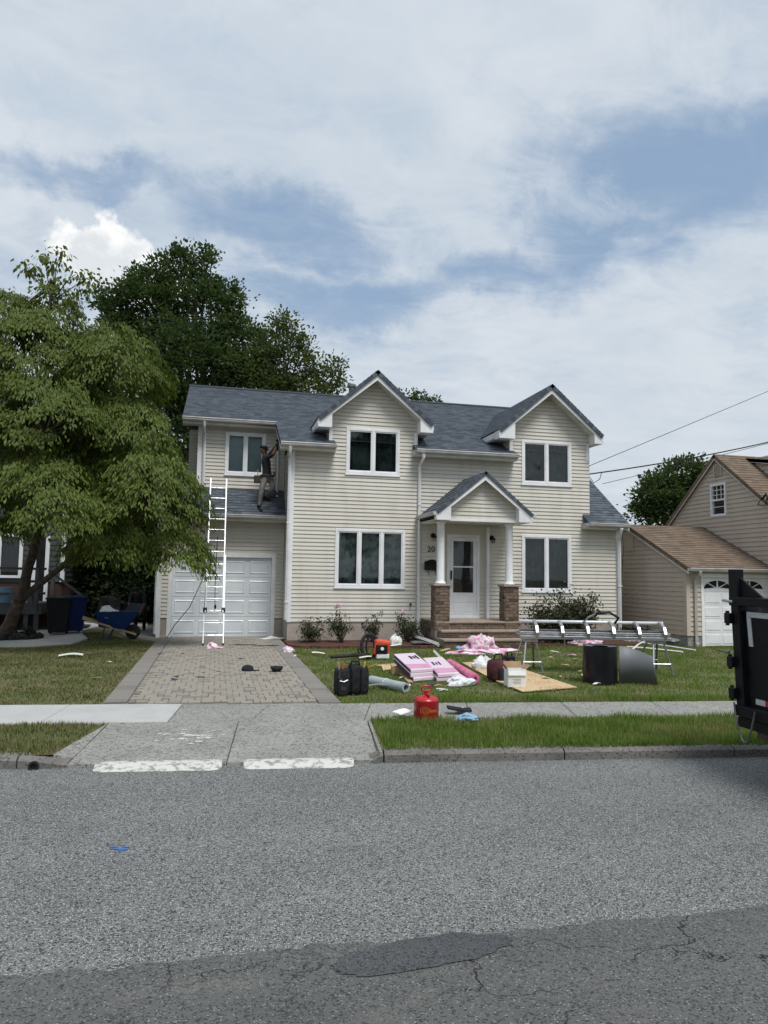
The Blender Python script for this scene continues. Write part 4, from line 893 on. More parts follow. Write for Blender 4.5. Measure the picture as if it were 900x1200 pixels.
# shed dormer on its front slope
m = MB(); xd = 15.35
siding(m, V(xd, 0, 0), uy, LN, 3.6, 5.3, lambda z: 16.6, lambda z: gy_-(gp_-z)/.77+.05, (), exp=.125, lap=.02, base=.28); m.build('dormer_cheek', 'siding_tan', N, kind='stuff')
MB().box(xd+.01, 21, 16.6, 16.7, 3.5, 4.86).build('dormer_wall', 'siding_tan', N)
m = MB(); roof_plane(m, V(0, 16.35, 4.93), ux, V(0, 1, .2).normalized(), 2.2, xd-.12, 21.2); m.build('dormer_roof', 'roof_brown', N)
MB().prism([V(xd-.12, 16.33, 4.92), V(xd-.12, 18.5, 4.92+2.17*.2), V(xd-.12, 18.5, 4.82+2.17*.2), V(xd-.12, 16.33, 4.80)], V(.02, 0, 0)).build('dormer_rake_board', 'white', N)
# service bracket on the rake
p = hit(893, 585, 0, GX-.2); m = MB(); m.tube([p, p+V(0, -.15, .12), p+V(-.02, -.25, -.02), p+V(0, -.3, -.35), p+V(.05, -.6, -.55)], .03, 6); m.tube([p+V(0, 0, .05), p+V(-.1, .05, -.15), p+V(-.05, -.15, -.2), p+V(0, -.2, .05)], .015, 6); m.build('service_bracket', 'black_plastic', N)
m = MB(); c0 = V(NX-.03, 19.0, 2.7)
for i in range(6): m.box(NX-.05, NX-.02, 18.95, 19.2, 2.55+i*.06, 2.59+i*.06)
m.box(NX-.045, NX-.005, 18.93, 19.22, 2.52, 2.92); m.build('wall_vent', 'siding_tan', N)
# overhead wires
A1 = V(11.26, 20.5, 4.95)
def wire(pts, r, label, sag=.15):
    m = MB(); a, b = Vector(pts[0]), Vector(pts[1]); q = [a.lerp(b, i/24)-V(0, 0, sag*4*(i/24)*(1-i/24)) for i in range(25)]
    m.tube(q, r, 5); return tag(m.build('overhead_wire', 'black_plastic'), label, 'cable')
def ext(a, b, k): a, b = Vector(a), Vector(b); return a+(b-a)*k
wire([hit(688, 547, 1, 21.5), ext(hit(688, 547, 1, 21.5), PY(900, 458, 25), 2.2)], .011, 'thin single overhead wire, topmost of those meeting the house', .02)
w2 = wire([A1, ext(A1, PY(900, 507, 22), 2.2)], .021, 'thick twisted service cable with drip loop, running from house roof edge', .35)
m = MB(); m.tube([A1+V(0, -.05, -.05), A1+V(.15, -.1, -.28), A1+V(.35, -.1, -.15), A1+V(.45, -.05, .08)], .012, 5); m.build('drip_loop', 'black_plastic', w2)
b_ = PY(706, 567, 21.5); wire([b_, ext(b_, PY(900, 518, 22), 2.2)], .009, 'thin lower overhead wire running below the thick twisted cable', .05)
# ------------------------------------------------------------------ house on the left, behind the tree
L = thing('neighbour_house', 'dark charcoal-sided house with white window trim and brick skirt', 'house', (-9, 24, 0))
m = MB(); siding(m, V(0, 24, 0), ux, FN, 1.35, 5.6, -15, -4.54, [(-6.35, -5.75, 1.5, 2.75), (-8.6, -7.6, 1.5, 2.75)], exp=.16, lap=.02, base=1.35); siding(m, V(-4.54, 0, 0), uy, RN, 1.35, 5.6, 24, 33, (), exp=.16, lap=.02, base=1.35); m.build('siding', 'siding_dark', L, kind='stuff')
MB().box(-15, -4.56, 24.02, 33, -.1, 1.34).build('brick_skirt', 'edging', L)
MB().box(-4.62, -4.5, 23.95, 24.05, 1.35, 5.6).build('corner_trim', 'white', L)
m = MB(); roof_plane(m, V(0, 23.5, 5.6), ux, V(0, 1, .6).normalized(), 6., -15.5, -4.2); m.build('roof', 'roof', L)
m = MB(); roof_plane(m, V(0, 33.5, 5.6), -ux, V(0, -1, .6).normalized(), 6., 4.2, 15.5); m.build('roof', 'roof', L)
for x0, x1 in ((-6.4, -5.7), (-8.65, -7.55)):
    m = MB(); m.box(x0, x0+.1, 23.94, 24.06, 1.45, 2.8); m.box(x1-.1, x1, 23.94, 24.06, 1.45, 2.8); m.box(x0+.1, x1-.1, 23.94, 24.06, 2.7, 2.8); m.box(x0+.1, x1-.1, 23.94, 24.06, 1.45, 1.53)
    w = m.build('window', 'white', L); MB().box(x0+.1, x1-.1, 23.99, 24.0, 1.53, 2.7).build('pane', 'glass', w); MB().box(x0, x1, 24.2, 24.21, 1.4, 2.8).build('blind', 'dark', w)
for x0 in (-5.42, -5.06): MB().box(x0, x0+.11, 23.93, 24.0, .75, 2.75).build('door_trim', 'white', L)
MB().box(-5.31, -5.06, 23.97, 24.0, .75, 2.7).build('door', 'black_plastic', L)
# timber deck with stairs
K = thing('timber_deck', 'dark stained timber deck with railing against the charcoal house', 'deck', (-6.5, 22.6, 0))
for i in range(12): MB().box(-9+i*.0, -4.72, 21.95+i*.166, 21.95+i*.166+.158, .73, .765).build('deck_board', 'grey_wood', K)
MB().box(-9, -4.70, 21.9, 21.945, .48, .75).build('rim_board', 'grey_wood', K); MB().box(-4.70, -4.66, 21.9, 23.9, .48, .75).build('rim_board', 'grey_wood', K)
for x_ in (-9, -7.2, -5.12, -4.86): MB().box(x_, x_+.12, 21.96, 22.08, -.02, .5).build('post', 'grey_wood', K)
for x_ in (-8.9, -7.3, -6.05, -4.86): MB().box(x_, x_+.1, 21.88, 21.98, .5, 1.75).build('rail_post', 'grey_wood', K)
MB().box(-4.80, -4.70, 23.6, 23.7, .75, 1.75).build('rail_post', 'grey_wood', K)
for z_ in (1.0, 1.35, 1.70): MB().box(-9, -4.74, 21.9, 21.94, z_, z_+.07).build('rail', 'grey_wood', K)
for z_ in (1.0, 1.35, 1.70): MB().box(-4.78, -4.74, 21.98, 22.7, z_, z_+.07).build('rail', 'grey_wood', K)
for i in range(4): MB().box(-4.68+i*.26, -4.38+i*.26, 22.75, 23.55, .56-i*.17, .60-i*.17).build('stair_tread', 'grey_wood', K)
for y_ in (22.7, 23.56): MB().prism([V(-4.68, y_, .7), V(-3.7, y_, .05), V(-3.7, y_, -.1), V(-4.0, y_, -.1), V(-4.68, y_, .4)], V(0, .04, 0)).build('stringer', 'grey_wood', K)
MB().prism([V(-4.7, 22.7, 1.75), V(-3.75, 22.7, 1.0), V(-3.75, 22.7, .92), V(-4.7, 22.7, 1.67)], V(0, .06, 0)).build('stair_rail', 'grey_wood', K)
MB().box(-3.8, -3.72, 22.69, 22.77, -.05, 1.0).build('rail_post', 'grey_wood', K)
m = MB(); m.lathe([(.17, 0), (.2, .02), (.22, .42), (.235, .44), (.2, .43)], (-5.75, 22.3, .765), 18); tag(m.build('storage_tub', 'blue_pale'), 'pale blue plastic tub standing on the dark deck', 'tub')
m = MB(); m.lathe([(.10, 0), (.15, .3), (.16, .32), (.13, .31)], (-4.98, 22.25, .765), 14); pot = tag(m.build('deck_planter', 'steel_dark'), 'grey planter pot on the deck beside the rail corner', 'plant pot')
# curved concrete path and planted bed
pts = [V(-9, 18.0, .006), G(0, 758, .006), G(40, 757, .006), G(85, 754, .006), G(103, 749, .006), G(97, 744, .006), G(96, 740, .006), G(118, 734, .006), V(-1.95, 23.5, .006), V(-2.2, 26, .006), V(-4.4, 26, .006), V(-4.4, 22.4, .006), V(-9, 21.6, .006)]
m = MB(); m.prism([p-V(0, 0, .06) for p in pts], V(0, 0, .08)); struct(m.build('path', 'concrete_path'))
m = MB(); pth = [G(183, 752, .004), G(188, 748, .004), V(-1.5, 19.9, .004), V(-1.5, 24, .004), V(-2.35, 24, .004), G(140, 742, .004), G(150, 747, .004)]
m.prism([p-V(0, 0, .05) for p in pth], V(0, 0, .062)); struct(m.build('path', 'concrete'))
bed = [V(-8, 18.75, 0), V(-5.3, 18.9, 0), V(-4.3, 19.25, 0), V(-4.15, 19.7, 0), V(-4.6, 20.5, 0), V(-5.6, 21.0, 0), V(-8, 21.0, 0)]
m = MB(); m.prism([p for p in bed], V(0, 0, .07)); struct(m.build('planting_bed', 'mulch_black'))
BG = thing('bed_edging', 'dark stone edging round the black mulch bed', 'edging', (-5, 19, 0))
for a, b in zip(bed[:6], bed[1:6]):
    n = int((b-a).length/.2)+1
    for i in range(n):
        p = a.lerp(b, (i+.5)/n); m = MB(); crumple(m, p, .10, .08, .15, i+a.x, sub=1, amp=.3); m.build('edging_stone', 'mulch_black', BG)
# red mulch bed along the front wall with brick edging
mb_pts = [V(1.74, 18.55, 0), V(1.74, 17.35, 0), V(2.0, 17.0, 0), V(5.2, 16.75, 0), V(5.3, 18.55, 0)]
m = MB(); m.prism(mb_pts, V(0, 0, .035)); struct(m.build('mulch_bed', 'mulch'))
m = MB(); m.prism([V(7.75, 18.55, 0), V(7.75, 17.0, 0), V(11.1, 17.1, 0), V(11.2, 18.55, 0)], V(0, 0, .035)); struct(m.build('mulch_bed', 'mulch'))
EB = thing('brick_edging', 'row of dark red bricks edging the front mulch bed', 'edging', (2, 16.9, 0))
be = MB(); be.cbox(-.1, .1, -.04, .04, 0, .07, .01); bem = be.mesh('brick'); bem.materials.append(MT['edging'])
for a, b in ((mb_pts[1], mb_pts[2]), (mb_pts[2], mb_pts[3])):
    n = int((b-a).length/.21); ang = math.atan2((b-a).y, (b-a).x)
    for i in range(n): p = a.lerp(b, (i+.5)/n); inst('brick', bem, EB, (p.x, p.y-.04, rnd.uniform(-.02, .0)), (0, 0, ang+rnd.uniform(-.06, .06)))
# ------------------------------------------------------------------ trees
def limb(mb, a, b, r0, r1, bend=.12, n=7, sd_=1):
    a, b = Vector(a), Vector(b); r = random.Random(sd_); pts = []; rs = []; d = (b-a).length
    o = V(r.uniform(-1, 1), r.uniform(-1, 1), r.uniform(-.3, .9))*d*bend
    for i in range(n+1):
        f_ = i/n; p = a.lerp(b, f_)+o*4*f_*(1-f_)*.5+V(r.uniform(-1, 1), r.uniform(-1, 1), r.uniform(-1, 1))*d*.012; pts.append(p); rs.append(r0+(r1-r0)*f_)
    mb.tube(pts, rs, 8); return pts
def make_tree(T, base, fork, blobs, leaf, L_, Wd, per, bark='bark', r0=.2, seed=1, droop=.0, cluster=.3, shell=.55, up=.25, stems=None, leafname='crown', hang=.0):
    """T: the thing; blobs: (centre, (rx, ry, rz), clusters)"""
    rng = np.random.default_rng(seed); m = MB(); base = Vector(base); fork = Vector(fork)
    limb(m, base, fork, r0, r0*.75, .03, 6, seed)
    for s_ in (stems or []): limb(m, *s_, .05, 7, seed+3)
    P_, A_, N_ = [], [], []
    for bi, (c, rad, ncl) in enumerate(blobs):
        c = np.array(c, float); rad = np.array(rad, float)
        st = min((fork, *[Vector(s_[1]) for s_ in (stems or [])]), key=lambda q: (q-Vector(c)).length)
        pts = limb(m, st, Vector(c), r0*.36, r0*.10, .10, 8, seed*31+bi)
        d = unit(rng.normal(size=(ncl, 3))); rr = rng.uniform(shell, 1.0, (ncl, 1))**.7
        cc = c+d*rad*rr*(1+.18*rng.normal(size=(ncl, 1)))
        for k in range(min(ncl, 14)): limb(m, Vector(c), Vector(cc[k]), r0*.09, r0*.02, .10, 4, seed*91+bi*17+k)
        for k in range(ncl):
            n = int(per*rng.uniform(.6, 1.4)); cs = cluster*rng.uniform(.7, 1.35)
            q = rng.normal(size=(n, 3))*cs*np.array([1, 1, .55])*.6
            P_.append(cc[k]+q); out = d[k]*.9+unit(q)*.7
            A_.append(out+rng.normal(size=(n, 3))*.45+np.array([0, 0, up-droop])); N_.append(rng.normal(size=(n, 3))*.6+np.array([0, 0, 1.])+d[k]*.4)
    p, a, nn = np.concatenate(P_), np.concatenate(A_), np.concatenate(N_)
    p[:, 2] = np.maximum(p[:, 2], .06)
    ve, tr = leaf_arrays(p, a, nn, L_, Wd, rng, hang)
    np_obj(leafname, np_mesh(leafname, ve, tr, np.repeat(rng.random(len(p))**1.3, 2)), leaf, T)
    m.build('trunk', bark, T, smooth=True)
def pxblob(x, y, dep, rx, ry, n, rd=None):
    c = PY(x, y, dep); k = (c-Vector(cC)).dot(Vector(cF))/PX_F
    return (c, (rx*k, (rd or (rx+ry)/2)*k, ry*k), n)
tb = PY(4, 748, 19.4); tb.z = 0.05
T = thing('dogwood_tree', 'spreading yellow-green tree with drooping leaves and low forked trunk', 'tree', tb)
f1 = PY(24, 702, 19.2)
bl = [(62, 310, 18.2, 34, 18, 9), (95, 335, 18.2, 24, 16, 5), (30, 378, 18, 60, 42, 85), (125, 398, 18.2, 52, 36, 75), (60, 445, 17.2, 95, 52, 170), (155, 448, 17.8, 38, 38, 60), (20, 515, 16.7, 85, 62, 190),
      (105, 530, 16.8, 82, 48, 170), (175, 585, 17, 50, 40, 95), (75, 595, 16.3, 75, 36, 130), (-40, 590, 16.3, 60, 50, 80), (205, 640, 17.2, 32, 34, 60), (150, 625, 17.2, 50, 32, 80), (-70, 460, 17.5, 70, 90, 90), (10, 610, 17, 55, 34, 70), (225, 600, 17.4, 18, 34, 26), (-60, 380, 18.6, 60, 50, 50), (190, 665, 17.4, 22, 18, 20), (110, 470, 19, 70, 60, 60), (40, 590, 19, 100, 40, 60)]
def dome_tree(T, base, fork, domes, leaf, L_, Wd, seed, r0, stems, dens=2000):
    """tiers of drooping leaves laid like shingles over domed branches"""
    rng = np.random.default_rng(seed); m = MB(); limb(m, base, fork, r0, r0*.8, .03, 6, seed)
    for s_ in stems: limb(m, *s_, .06, 8, seed+3)
    P_, A_, N_ = [], [], []
    for bi, (c, rad, wt) in enumerate(domes):
        c = np.array(c, float); rad = np.array(rad, float)
        st = min([Vector(fork)]+[Vector(s_[1]) for s_ in stems], key=lambda q: (q-Vector(c)).length)
        limb(m, st, Vector(c), r0*.34, r0*.10, .12, 8, seed*31+bi)
        n = int(dens*wt*(rad[0]*rad[1]+rad[0]*rad[2]+rad[1]*rad[2]))
        nt = max(8, n//60)                                   # twigs, each a drooping spray of leaves
        d = unit(rng.normal(size=(nt*2, 3))); d = d[d[:, 2] > -.22][:nt]; nt = len(d)
        lump = 1+.11*np.sin(d[:, :1]*7+bi)*np.sin(d[:, 1:2]*8+bi*2)+.05*rng.normal(size=(nt, 1))
        tip = c+d*rad*lump*rng.uniform(.84, 1.02, (nt, 1))
        for k in range(min(nt, 16)): limb(m, Vector(c), Vector(tip[k]), r0*.07, r0*.015, .15, 5, seed*77+bi*19+k)
        outw = d*np.array([1, 1, .0]); outw = unit(outw+rng.normal(size=(nt, 3))*.15*np.array([1, 1, 0]))
        k = rng.integers(0, nt, n); u = rng.random((n, 1))
        side = np.cross(outw[k], [0, 0, 1.])
        p = tip[k]+outw[k]*(u-.5)*.42+side*rng.normal(size=(n, 1))*.13+np.array([0, 0, 1.])*(-.34*u*u+rng.normal(size=(n, 1))*.045)
        P_.append(p); A_.append(outw[k]*.50+side*rng.normal(size=(n, 1))*.38+np.array([0, 0, -1.])*rng.uniform(.5, 1.5, (n, 1)))
        N_.append(outw[k]*.8+np.array([0, 0, 1.])*.6+rng.normal(size=(n, 3))*.35)
    p, a, nn = np.concatenate(P_), np.concatenate(A_), np.concatenate(N_)
    ve, tr = leaf_arrays(p, a, nn, L_, Wd, rng)
    np_obj('crown', np_mesh('crown', ve, tr, np.repeat(rng.random(len(p)), 2)), leaf, T); m.build('trunk', 'bark', T, smooth=True)
bl = [(132, 440, 18.2, 60, 58, 1), (40, 425, 18.4, 85, 68, 1), (-60, 430, 18.4, 70, 90, 1), (52, 508, 17.3, 78, 76, 1), (150, 515, 17.9, 52, 50, 1), (48, 598, 16.5, 80, 66, 1), (-50, 600, 16.6, 70, 70, 1), (172, 592, 17.1, 70, 66, 1),
      (208, 652, 17.1, 36, 42, 1), (128, 640, 17.3, 52, 40, .8), (110, 520, 19.6, 80, 70, .6), (20, 560, 19.6, 110, 80, .6), (60, 362, 18.7, 34, 30, .6), (10, 372, 18.9, 40, 34, .7)]
dome_tree(T, tb, f1, [(*pxblob(*b[:5], 1)[:2], b[5]) for b in bl], 'leaf_dogwood', .115, .021, 5, .17,
          [(f1, PY(48, 620, 18.4), .13, .09), (f1, PY(105, 640, 18.2), .09, .06), (PY(48, 620, 18.4), PY(55, 480, 18), .09, .06), (PY(48, 620, 18.4), PY(15, 500, 17.6), .07, .05), (PY(55, 480, 18), PY(62, 330, 18.3), .055, .02)])
rng_ = np.random.default_rng(77); m = MB(); P_, A_ = [], []
for x_, y_ in ((50, 300), (72, 296), (88, 322), (105, 325), (40, 318), (60, 330), (80, 345), (30, 312), (66, 312), (98, 340), (52, 345)):
    c = PY(x_, y_, 18.3+rng_.uniform(-.4, .4)); limb(m, PY(62, 352, 18.4), c, .018, .006, .1, 5, int(x_))
    n = 34; q = rng_.normal(size=(n, 3))*np.array([.13, .13, .10]); P_.append(np.array(c)+q); A_.append(q*2+np.array([0, 0, -.8])+rng_.normal(size=(n, 3))*.3)
p, a = np.concatenate(P_), np.concatenate(A_); ve, tr = leaf_arrays(p, a, rng_.normal(size=p.shape)+[0, 0, .5], .15, .042, rng_)
np_obj('top_spray', np_mesh('top_spray', ve, tr, np.repeat(rng_.random(len(p)), 2)), 'leaf_dogwood', T, kind='stuff'); m.build('top_twigs', 'bark', T)
c0 = PY(245, 700, 33); c0.z = 0
T = thing('maple_tree', 'tall dark green maple rising behind the garage wing roof', 'tree', c0)
bl = [(165, 362, 33, 40, 40, 130), (235, 372, 33, 46, 46, 150), (150, 408, 33, 34, 46, 110), (215, 430, 32, 76, 50, 240), (285, 418, 33, 38, 42, 130), (205, 490, 32, 70, 50, 160), (290, 455, 33, 45, 34, 80), (180, 560, 31, 55, 60, 130), (250, 460, 34, 90, 70, 120), (205, 470, 35, 90, 90, 120),
      (212, 318, 33, 15, 26, 34), (240, 325, 33, 12, 30, 26), (188, 325, 33, 13, 26, 26), (162, 330, 33, 11, 20, 18), (268, 355, 33, 13, 26, 26), (125, 365, 33, 10, 20, 14), (118, 352, 33, 6, 10, 5), (215, 298, 33, 7, 9, 6), (243, 300, 33, 6, 8, 5)]
make_tree(T, c0, PY(245, 540, 33), [pxblob(*b) for b in bl], 'leaf_maple', .17, .062, 40, r0=.34, seed=11, cluster=.36, shell=.55, up=.25)
# the same kind of maple stands across the street and is mirrored in the windows
for i, (x_, y_, sc, rz, lab) in enumerate(((-9, -19, .9, 1.1, 'maple across the street mirrored in the window over the garage'), (1.5, -23, 1.0, 2.6, 'maple across the street mirrored in the left gable window'), (11, -20, .85, 4.0, 'maple across the street mirrored in the right gable window'), (21, -22, 1.05, 5.2, 'maple across the street beyond the trailer, behind the viewpoint'))):
    c_ = T.copy(); COL.objects.link(c_); c_.location = (x_, y_, 0); c_.rotation_euler = (0, 0, rz); c_.scale = (sc, sc, sc); tag(c_, lab, 'tree', 'maples across the street')
    for ch in T.children: d_ = ch.copy(); COL.objects.link(d_); d_.parent = c_
c = PY(340, 700, 31); c.z = 0
T2_ = thing('ash_tree', 'lighter looser tree behind the wing roof, right of the dark maple', 'tree', c)
make_tree(T2_, c, PY(338, 520, 31), [pxblob(*b) for b in [(335, 430, 31, 30, 34, 60), (315, 405, 31, 14, 24, 22), (336, 388, 31, 11, 20, 18), (352, 408, 31, 12, 20, 20), (368, 428, 31, 18, 16, 22), (386, 440, 31, 15, 8, 12), (397, 428, 31, 6, 8, 4), (395, 452, 31, 12, 6, 8), (355, 455, 31, 40, 18, 50), (305, 440, 31, 24, 26, 36), (325, 372, 31, 6, 10, 5), (345, 480, 31, 50, 30, 50)]], 'leaf_ash', .16, .05, 30, r0=.2, seed=19, cluster=.34, shell=.4, up=.3)
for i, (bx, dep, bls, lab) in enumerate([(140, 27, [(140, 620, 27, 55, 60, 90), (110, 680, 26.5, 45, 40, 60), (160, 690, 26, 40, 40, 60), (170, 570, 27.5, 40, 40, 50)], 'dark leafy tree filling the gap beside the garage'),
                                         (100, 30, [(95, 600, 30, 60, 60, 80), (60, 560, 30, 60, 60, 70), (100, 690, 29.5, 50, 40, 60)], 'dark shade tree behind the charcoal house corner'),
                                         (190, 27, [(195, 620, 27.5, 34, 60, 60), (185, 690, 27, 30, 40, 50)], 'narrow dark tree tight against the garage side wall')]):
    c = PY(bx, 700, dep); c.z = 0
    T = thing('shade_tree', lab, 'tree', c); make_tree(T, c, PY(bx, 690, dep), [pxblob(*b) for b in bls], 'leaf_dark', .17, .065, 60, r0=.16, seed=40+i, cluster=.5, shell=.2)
c = PY(790, 660, 40); c.z = 0
T = thing('oak_tree', 'rounded dark green tree beyond the tan neighbouring house', 'tree', c)
make_tree(T, c, PY(790, 620, 40), [pxblob(*b) for b in [(770, 580, 40, 24, 26, 70), (800, 560, 40, 28, 24, 80), (815, 590, 40, 30, 28, 60), (785, 600, 40, 36, 20, 60), (845, 580, 40, 20, 40, 50), (755, 600, 40, 12, 12, 20)]], 'leaf_maple', .26, .09, 34, r0=.3, seed=21, cluster=.5, shell=.4)
c = PY(495, 600, 45); c.z = 0
T = thing('treetop', 'thin treetop peeping over the main roof ridge', 'tree', c)
make_tree(T, c, PY(494, 480, 45), [pxblob(490, 470, 45, 12, 8, 18), pxblob(508, 473, 45, 12, 5, 10), pxblob(480, 466, 45, 5, 6, 5)], 'leaf_maple', .2, .07, 22, r0=.2, seed=23, cluster=.3)
# ------------------------------------------------------------------ shrubs
def shrub(base, h, w, n, leaf, label, cat, name, seed, L_=.05, Wd=.02, stems=9, per=16, group=None, blooms=0, bloom_mat=None):
    base = Vector(base); T = thing(name, label, cat, base, group=group); rng = np.random.default_rng(seed); r = random.Random(seed); m = MB(); P_, A_ = [], []
    for i in range(stems):
        a = r.uniform(0, 6.283); q = r.uniform(.2, 1)**.7; tip = base+V(math.cos(a)*w*q, math.sin(a)*w*q*.8, h*r.uniform(.6, 1.0)*(1-.35*q*q))
        pts = limb(m, base+V(r.uniform(-.06, .06), r.uniform(-.05, .05), 0), tip, .012, .004, .15, 6, seed*7+i)
        for k in range(n):
            f_ = r.uniform(.35, 1.05); idx = min(int(f_*6), 6); c = np.array(pts[idx])+rng.normal(size=3)*w*.16
            P_.append(c+rng.normal(size=(per, 3))*w*.10); A_.append(rng.normal(size=(per, 3))*.7+np.array([math.cos(a)*.4, math.sin(a)*.4, .35]))
    p, a_ = np.concatenate(P_), np.concatenate(A_); p[:, 2] = np.maximum(p[:, 2], .04)
    ve, tr = leaf_arrays(p, a_, rng.normal(size=p.shape)*.6+[0, 0, 1.], L_, Wd, rng); ve[:, 2] = np.maximum(ve[:, 2], .03)
    np_obj('foliage', np_mesh('foliage', ve, tr, np.repeat(rng.random(len(p)), 2)), leaf, T); m.build('stems', 'bark', T)
    for i in range(blooms):
        c = Vector(p[np.argsort(-p[:, 2])[i*5]]); b = MB(); crumple(b, c, .035, .035, .04, i, sub=2, amp=.4); b.build('bloom', bloom_mat or 'pink', T)
gy = 18.05
for i, (px_, h, w, st, lab, bl_) in enumerate([(366, .66, .42, 16, 'dense round rose bush at the wall corner beside the driveway', 0), (400, .95, .38, 13, 'tall leggy rose bush with pink buds below the triple window', 4), (437, .74, .30, 11, 'narrow upright rose bush between the leggy and the bushy roses', 0), (478, .76, .42, 16, 'bushy rose with a pink bloom beside the porch downspout', 2)]):
    p = PY(px_, 750, gy); shrub((p.x, gy-(i % 2)*.1, .03), h, w, 6, 'leaf_rose', lab, 'bush', 'rose_bush', 60+i, stems=st, blooms=bl_, per=12)
p = PY(662, 745, 17.6); shrub((p.x, 17.6, .03), 1.36, .95, 16, 'leaf_azalea', 'large loose shrub with pale-edged leaves under the right-hand lower window', 'bush', 'azalea_shrub', 70, .075, .030, stems=26, per=20)
p = PY(865, 752, 16.1); shrub((p.x, 15.9, .0), .55, .22, 5, 'leaf_rose', 'small spindly plant before the neighbouring garage door', 'plant', 'young_plant', 71, stems=7)
for i, px_ in enumerate((735, 752)):
    p = PY(px_, 740, 18.3); shrub((p.x, 18.2, .0), .35, .4, 6, 'leaf_dark', ('low dark ground shrub at the right corner of the house', 'low dark ground shrub beside the tan neighbouring wall')[i], 'bush', 'low_shrub', 74+i, stems=8)
for i, (x_, y_) in enumerate(((-4.45, 19.6), (-5.2, 19.8))): shrub((x_, y_, .05), .35, .16, 4, 'leaf_rose', ('small potted-looking flower plant at the mulch bed corner', 'small leafy plant beside the leaning trunk in black mulch')[i], 'plant', 'bed_plant', 80+i, stems=6)
# ------------------------------------------------------------------ grass
def grass(name, poly, n, h, mat, seed, label, wd=.006, excl=(), thin=.35):
    rng = np.random.default_rng(seed); xy = np.array([(p.x, p.y) for p in poly]); lo, hi = xy.min(0), xy.max(0)
    q = rng.uniform(lo, hi, (int(n), 2))
    def inside(q, xy):
        r_ = np.zeros(len(q), bool); j = len(xy)-1
        for i in range(len(xy)):
            a, b = xy[i], xy[j]; c = (a[1] > q[:, 1]) != (b[1] > q[:, 1])
            with np.errstate(divide='ignore', invalid='ignore'): xx = (b[0]-a[0])*(q[:, 1]-a[1])/(b[1]-a[1])+a[0]
            r_ ^= c & (q[:, 0] < xx); j = i
        return r_
    q = q[inside(q, xy)]
    for e in excl: q = q[~inside(q, np.array([(p[0], p[1]) for p in e]))]
    fld = .5+.5*np.sin(q[:, 0]*2.1+np.sin(q[:, 1]*1.7)*1.5)*np.sin(q[:, 1]*2.6+q[:, 0]*.7); fld = fld*.6+.4*(.5+.5*np.sin(q[:, 0]*7.3+q[:, 1]*3.1)*np.sin(q[:, 1]*8.7-q[:, 0]*2.))
    q = q[rng.random(len(q)) < thin+(1.15-thin)*fld]; n = len(q)
    hh = h*rng.uniform(.45, 1.25, n)*(.75+.5*np.sin(q[:, 0]*5.1+1)*np.sin(q[:, 1]*6.3)*.6+.2)
    a = rng.uniform(0, 6.283, n); ln = rng.uniform(.1, .9, n)*hh; wv = np.stack([np.cos(a+1.57), np.sin(a+1.57), np.zeros(n)], 1)*wd*rng.uniform(.6, 1.5, (n, 1))
    b = np.concatenate([q, np.full((n, 1), -.006)], 1); tip = b+np.stack([np.cos(a)*ln, np.sin(a)*ln, hh], 1)
    ve = np.stack([b-wv, b+wv, tip], 1).reshape(-1, 3); tr = np.arange(n*3).reshape(-1, 3)
    o = np_obj(name, np_mesh(name, ve, tr, rng.random(n)), mat); o['kind'] = 'stuff'; o['label'] = label; o['category'] = 'grass'; return o
grass('verge_grass', [sp(AR+.03, .06), sp(9, .06), sp(9, T1+.06), sp(AR+.05, T1+.06)], 95000, .085, 'grass', 1, 'lush green grass on the verge between kerb and sidewalk', .0055)
grass('verge_grass', [sp(-5, .08), sp(AL-.17, .08), sp(AL-.02, T1+.02), sp(-5, T1+.02)], 26000, .05, 'grass_dry', 2, 'patchy dry grass on the verge left of the crossing', .005)
lawn_poly = [sp(DR+.32, T2+.0), sp(14, T2-.03), V(14, 16.0, 0), V(11.5, 18.5, 0), V(11.3, 17.1, 0), V(7.75, 17.0, 0), V(7.7, 16.6, 0), V(5.3, 16.6, 0), V(5.2, 16.7, 0), V(2.0, 16.95, 0), V(DR+.02, 17.3, 0), V(DR+.02, 9.7, 0)]
grass('lawn_grass', lawn_poly, 210000, .045, 'grass', 3, 'mown front lawn strewn with roofing materials, thin and brownish in places', .007, thin=.0)
fringe = [sp(DR+.32, T2-.02), sp(12, T2-.04), sp(12, T2+.42), sp(DR+.3, T2+.42)]
grass('lawn_fringe_grass', fringe, 60000, .09, 'grass', 5, 'longer bright grass along the lawn edge by the sidewalk', .0055)
left_poly = [sp(-9, T2), sp(DL-.29, T2), V(DL-.02, 18.2, 0), G(183, 753), G(150, 750), G(118, 741), G(98, 742), G(104, 750), G(85, 756), G(40, 759), V(-9, 17.9, 0)]
grass('lawn_grass', left_poly, 110000, .04, 'grass_dry', 4, 'short shaded lawn between driveway and the curved path', .007)
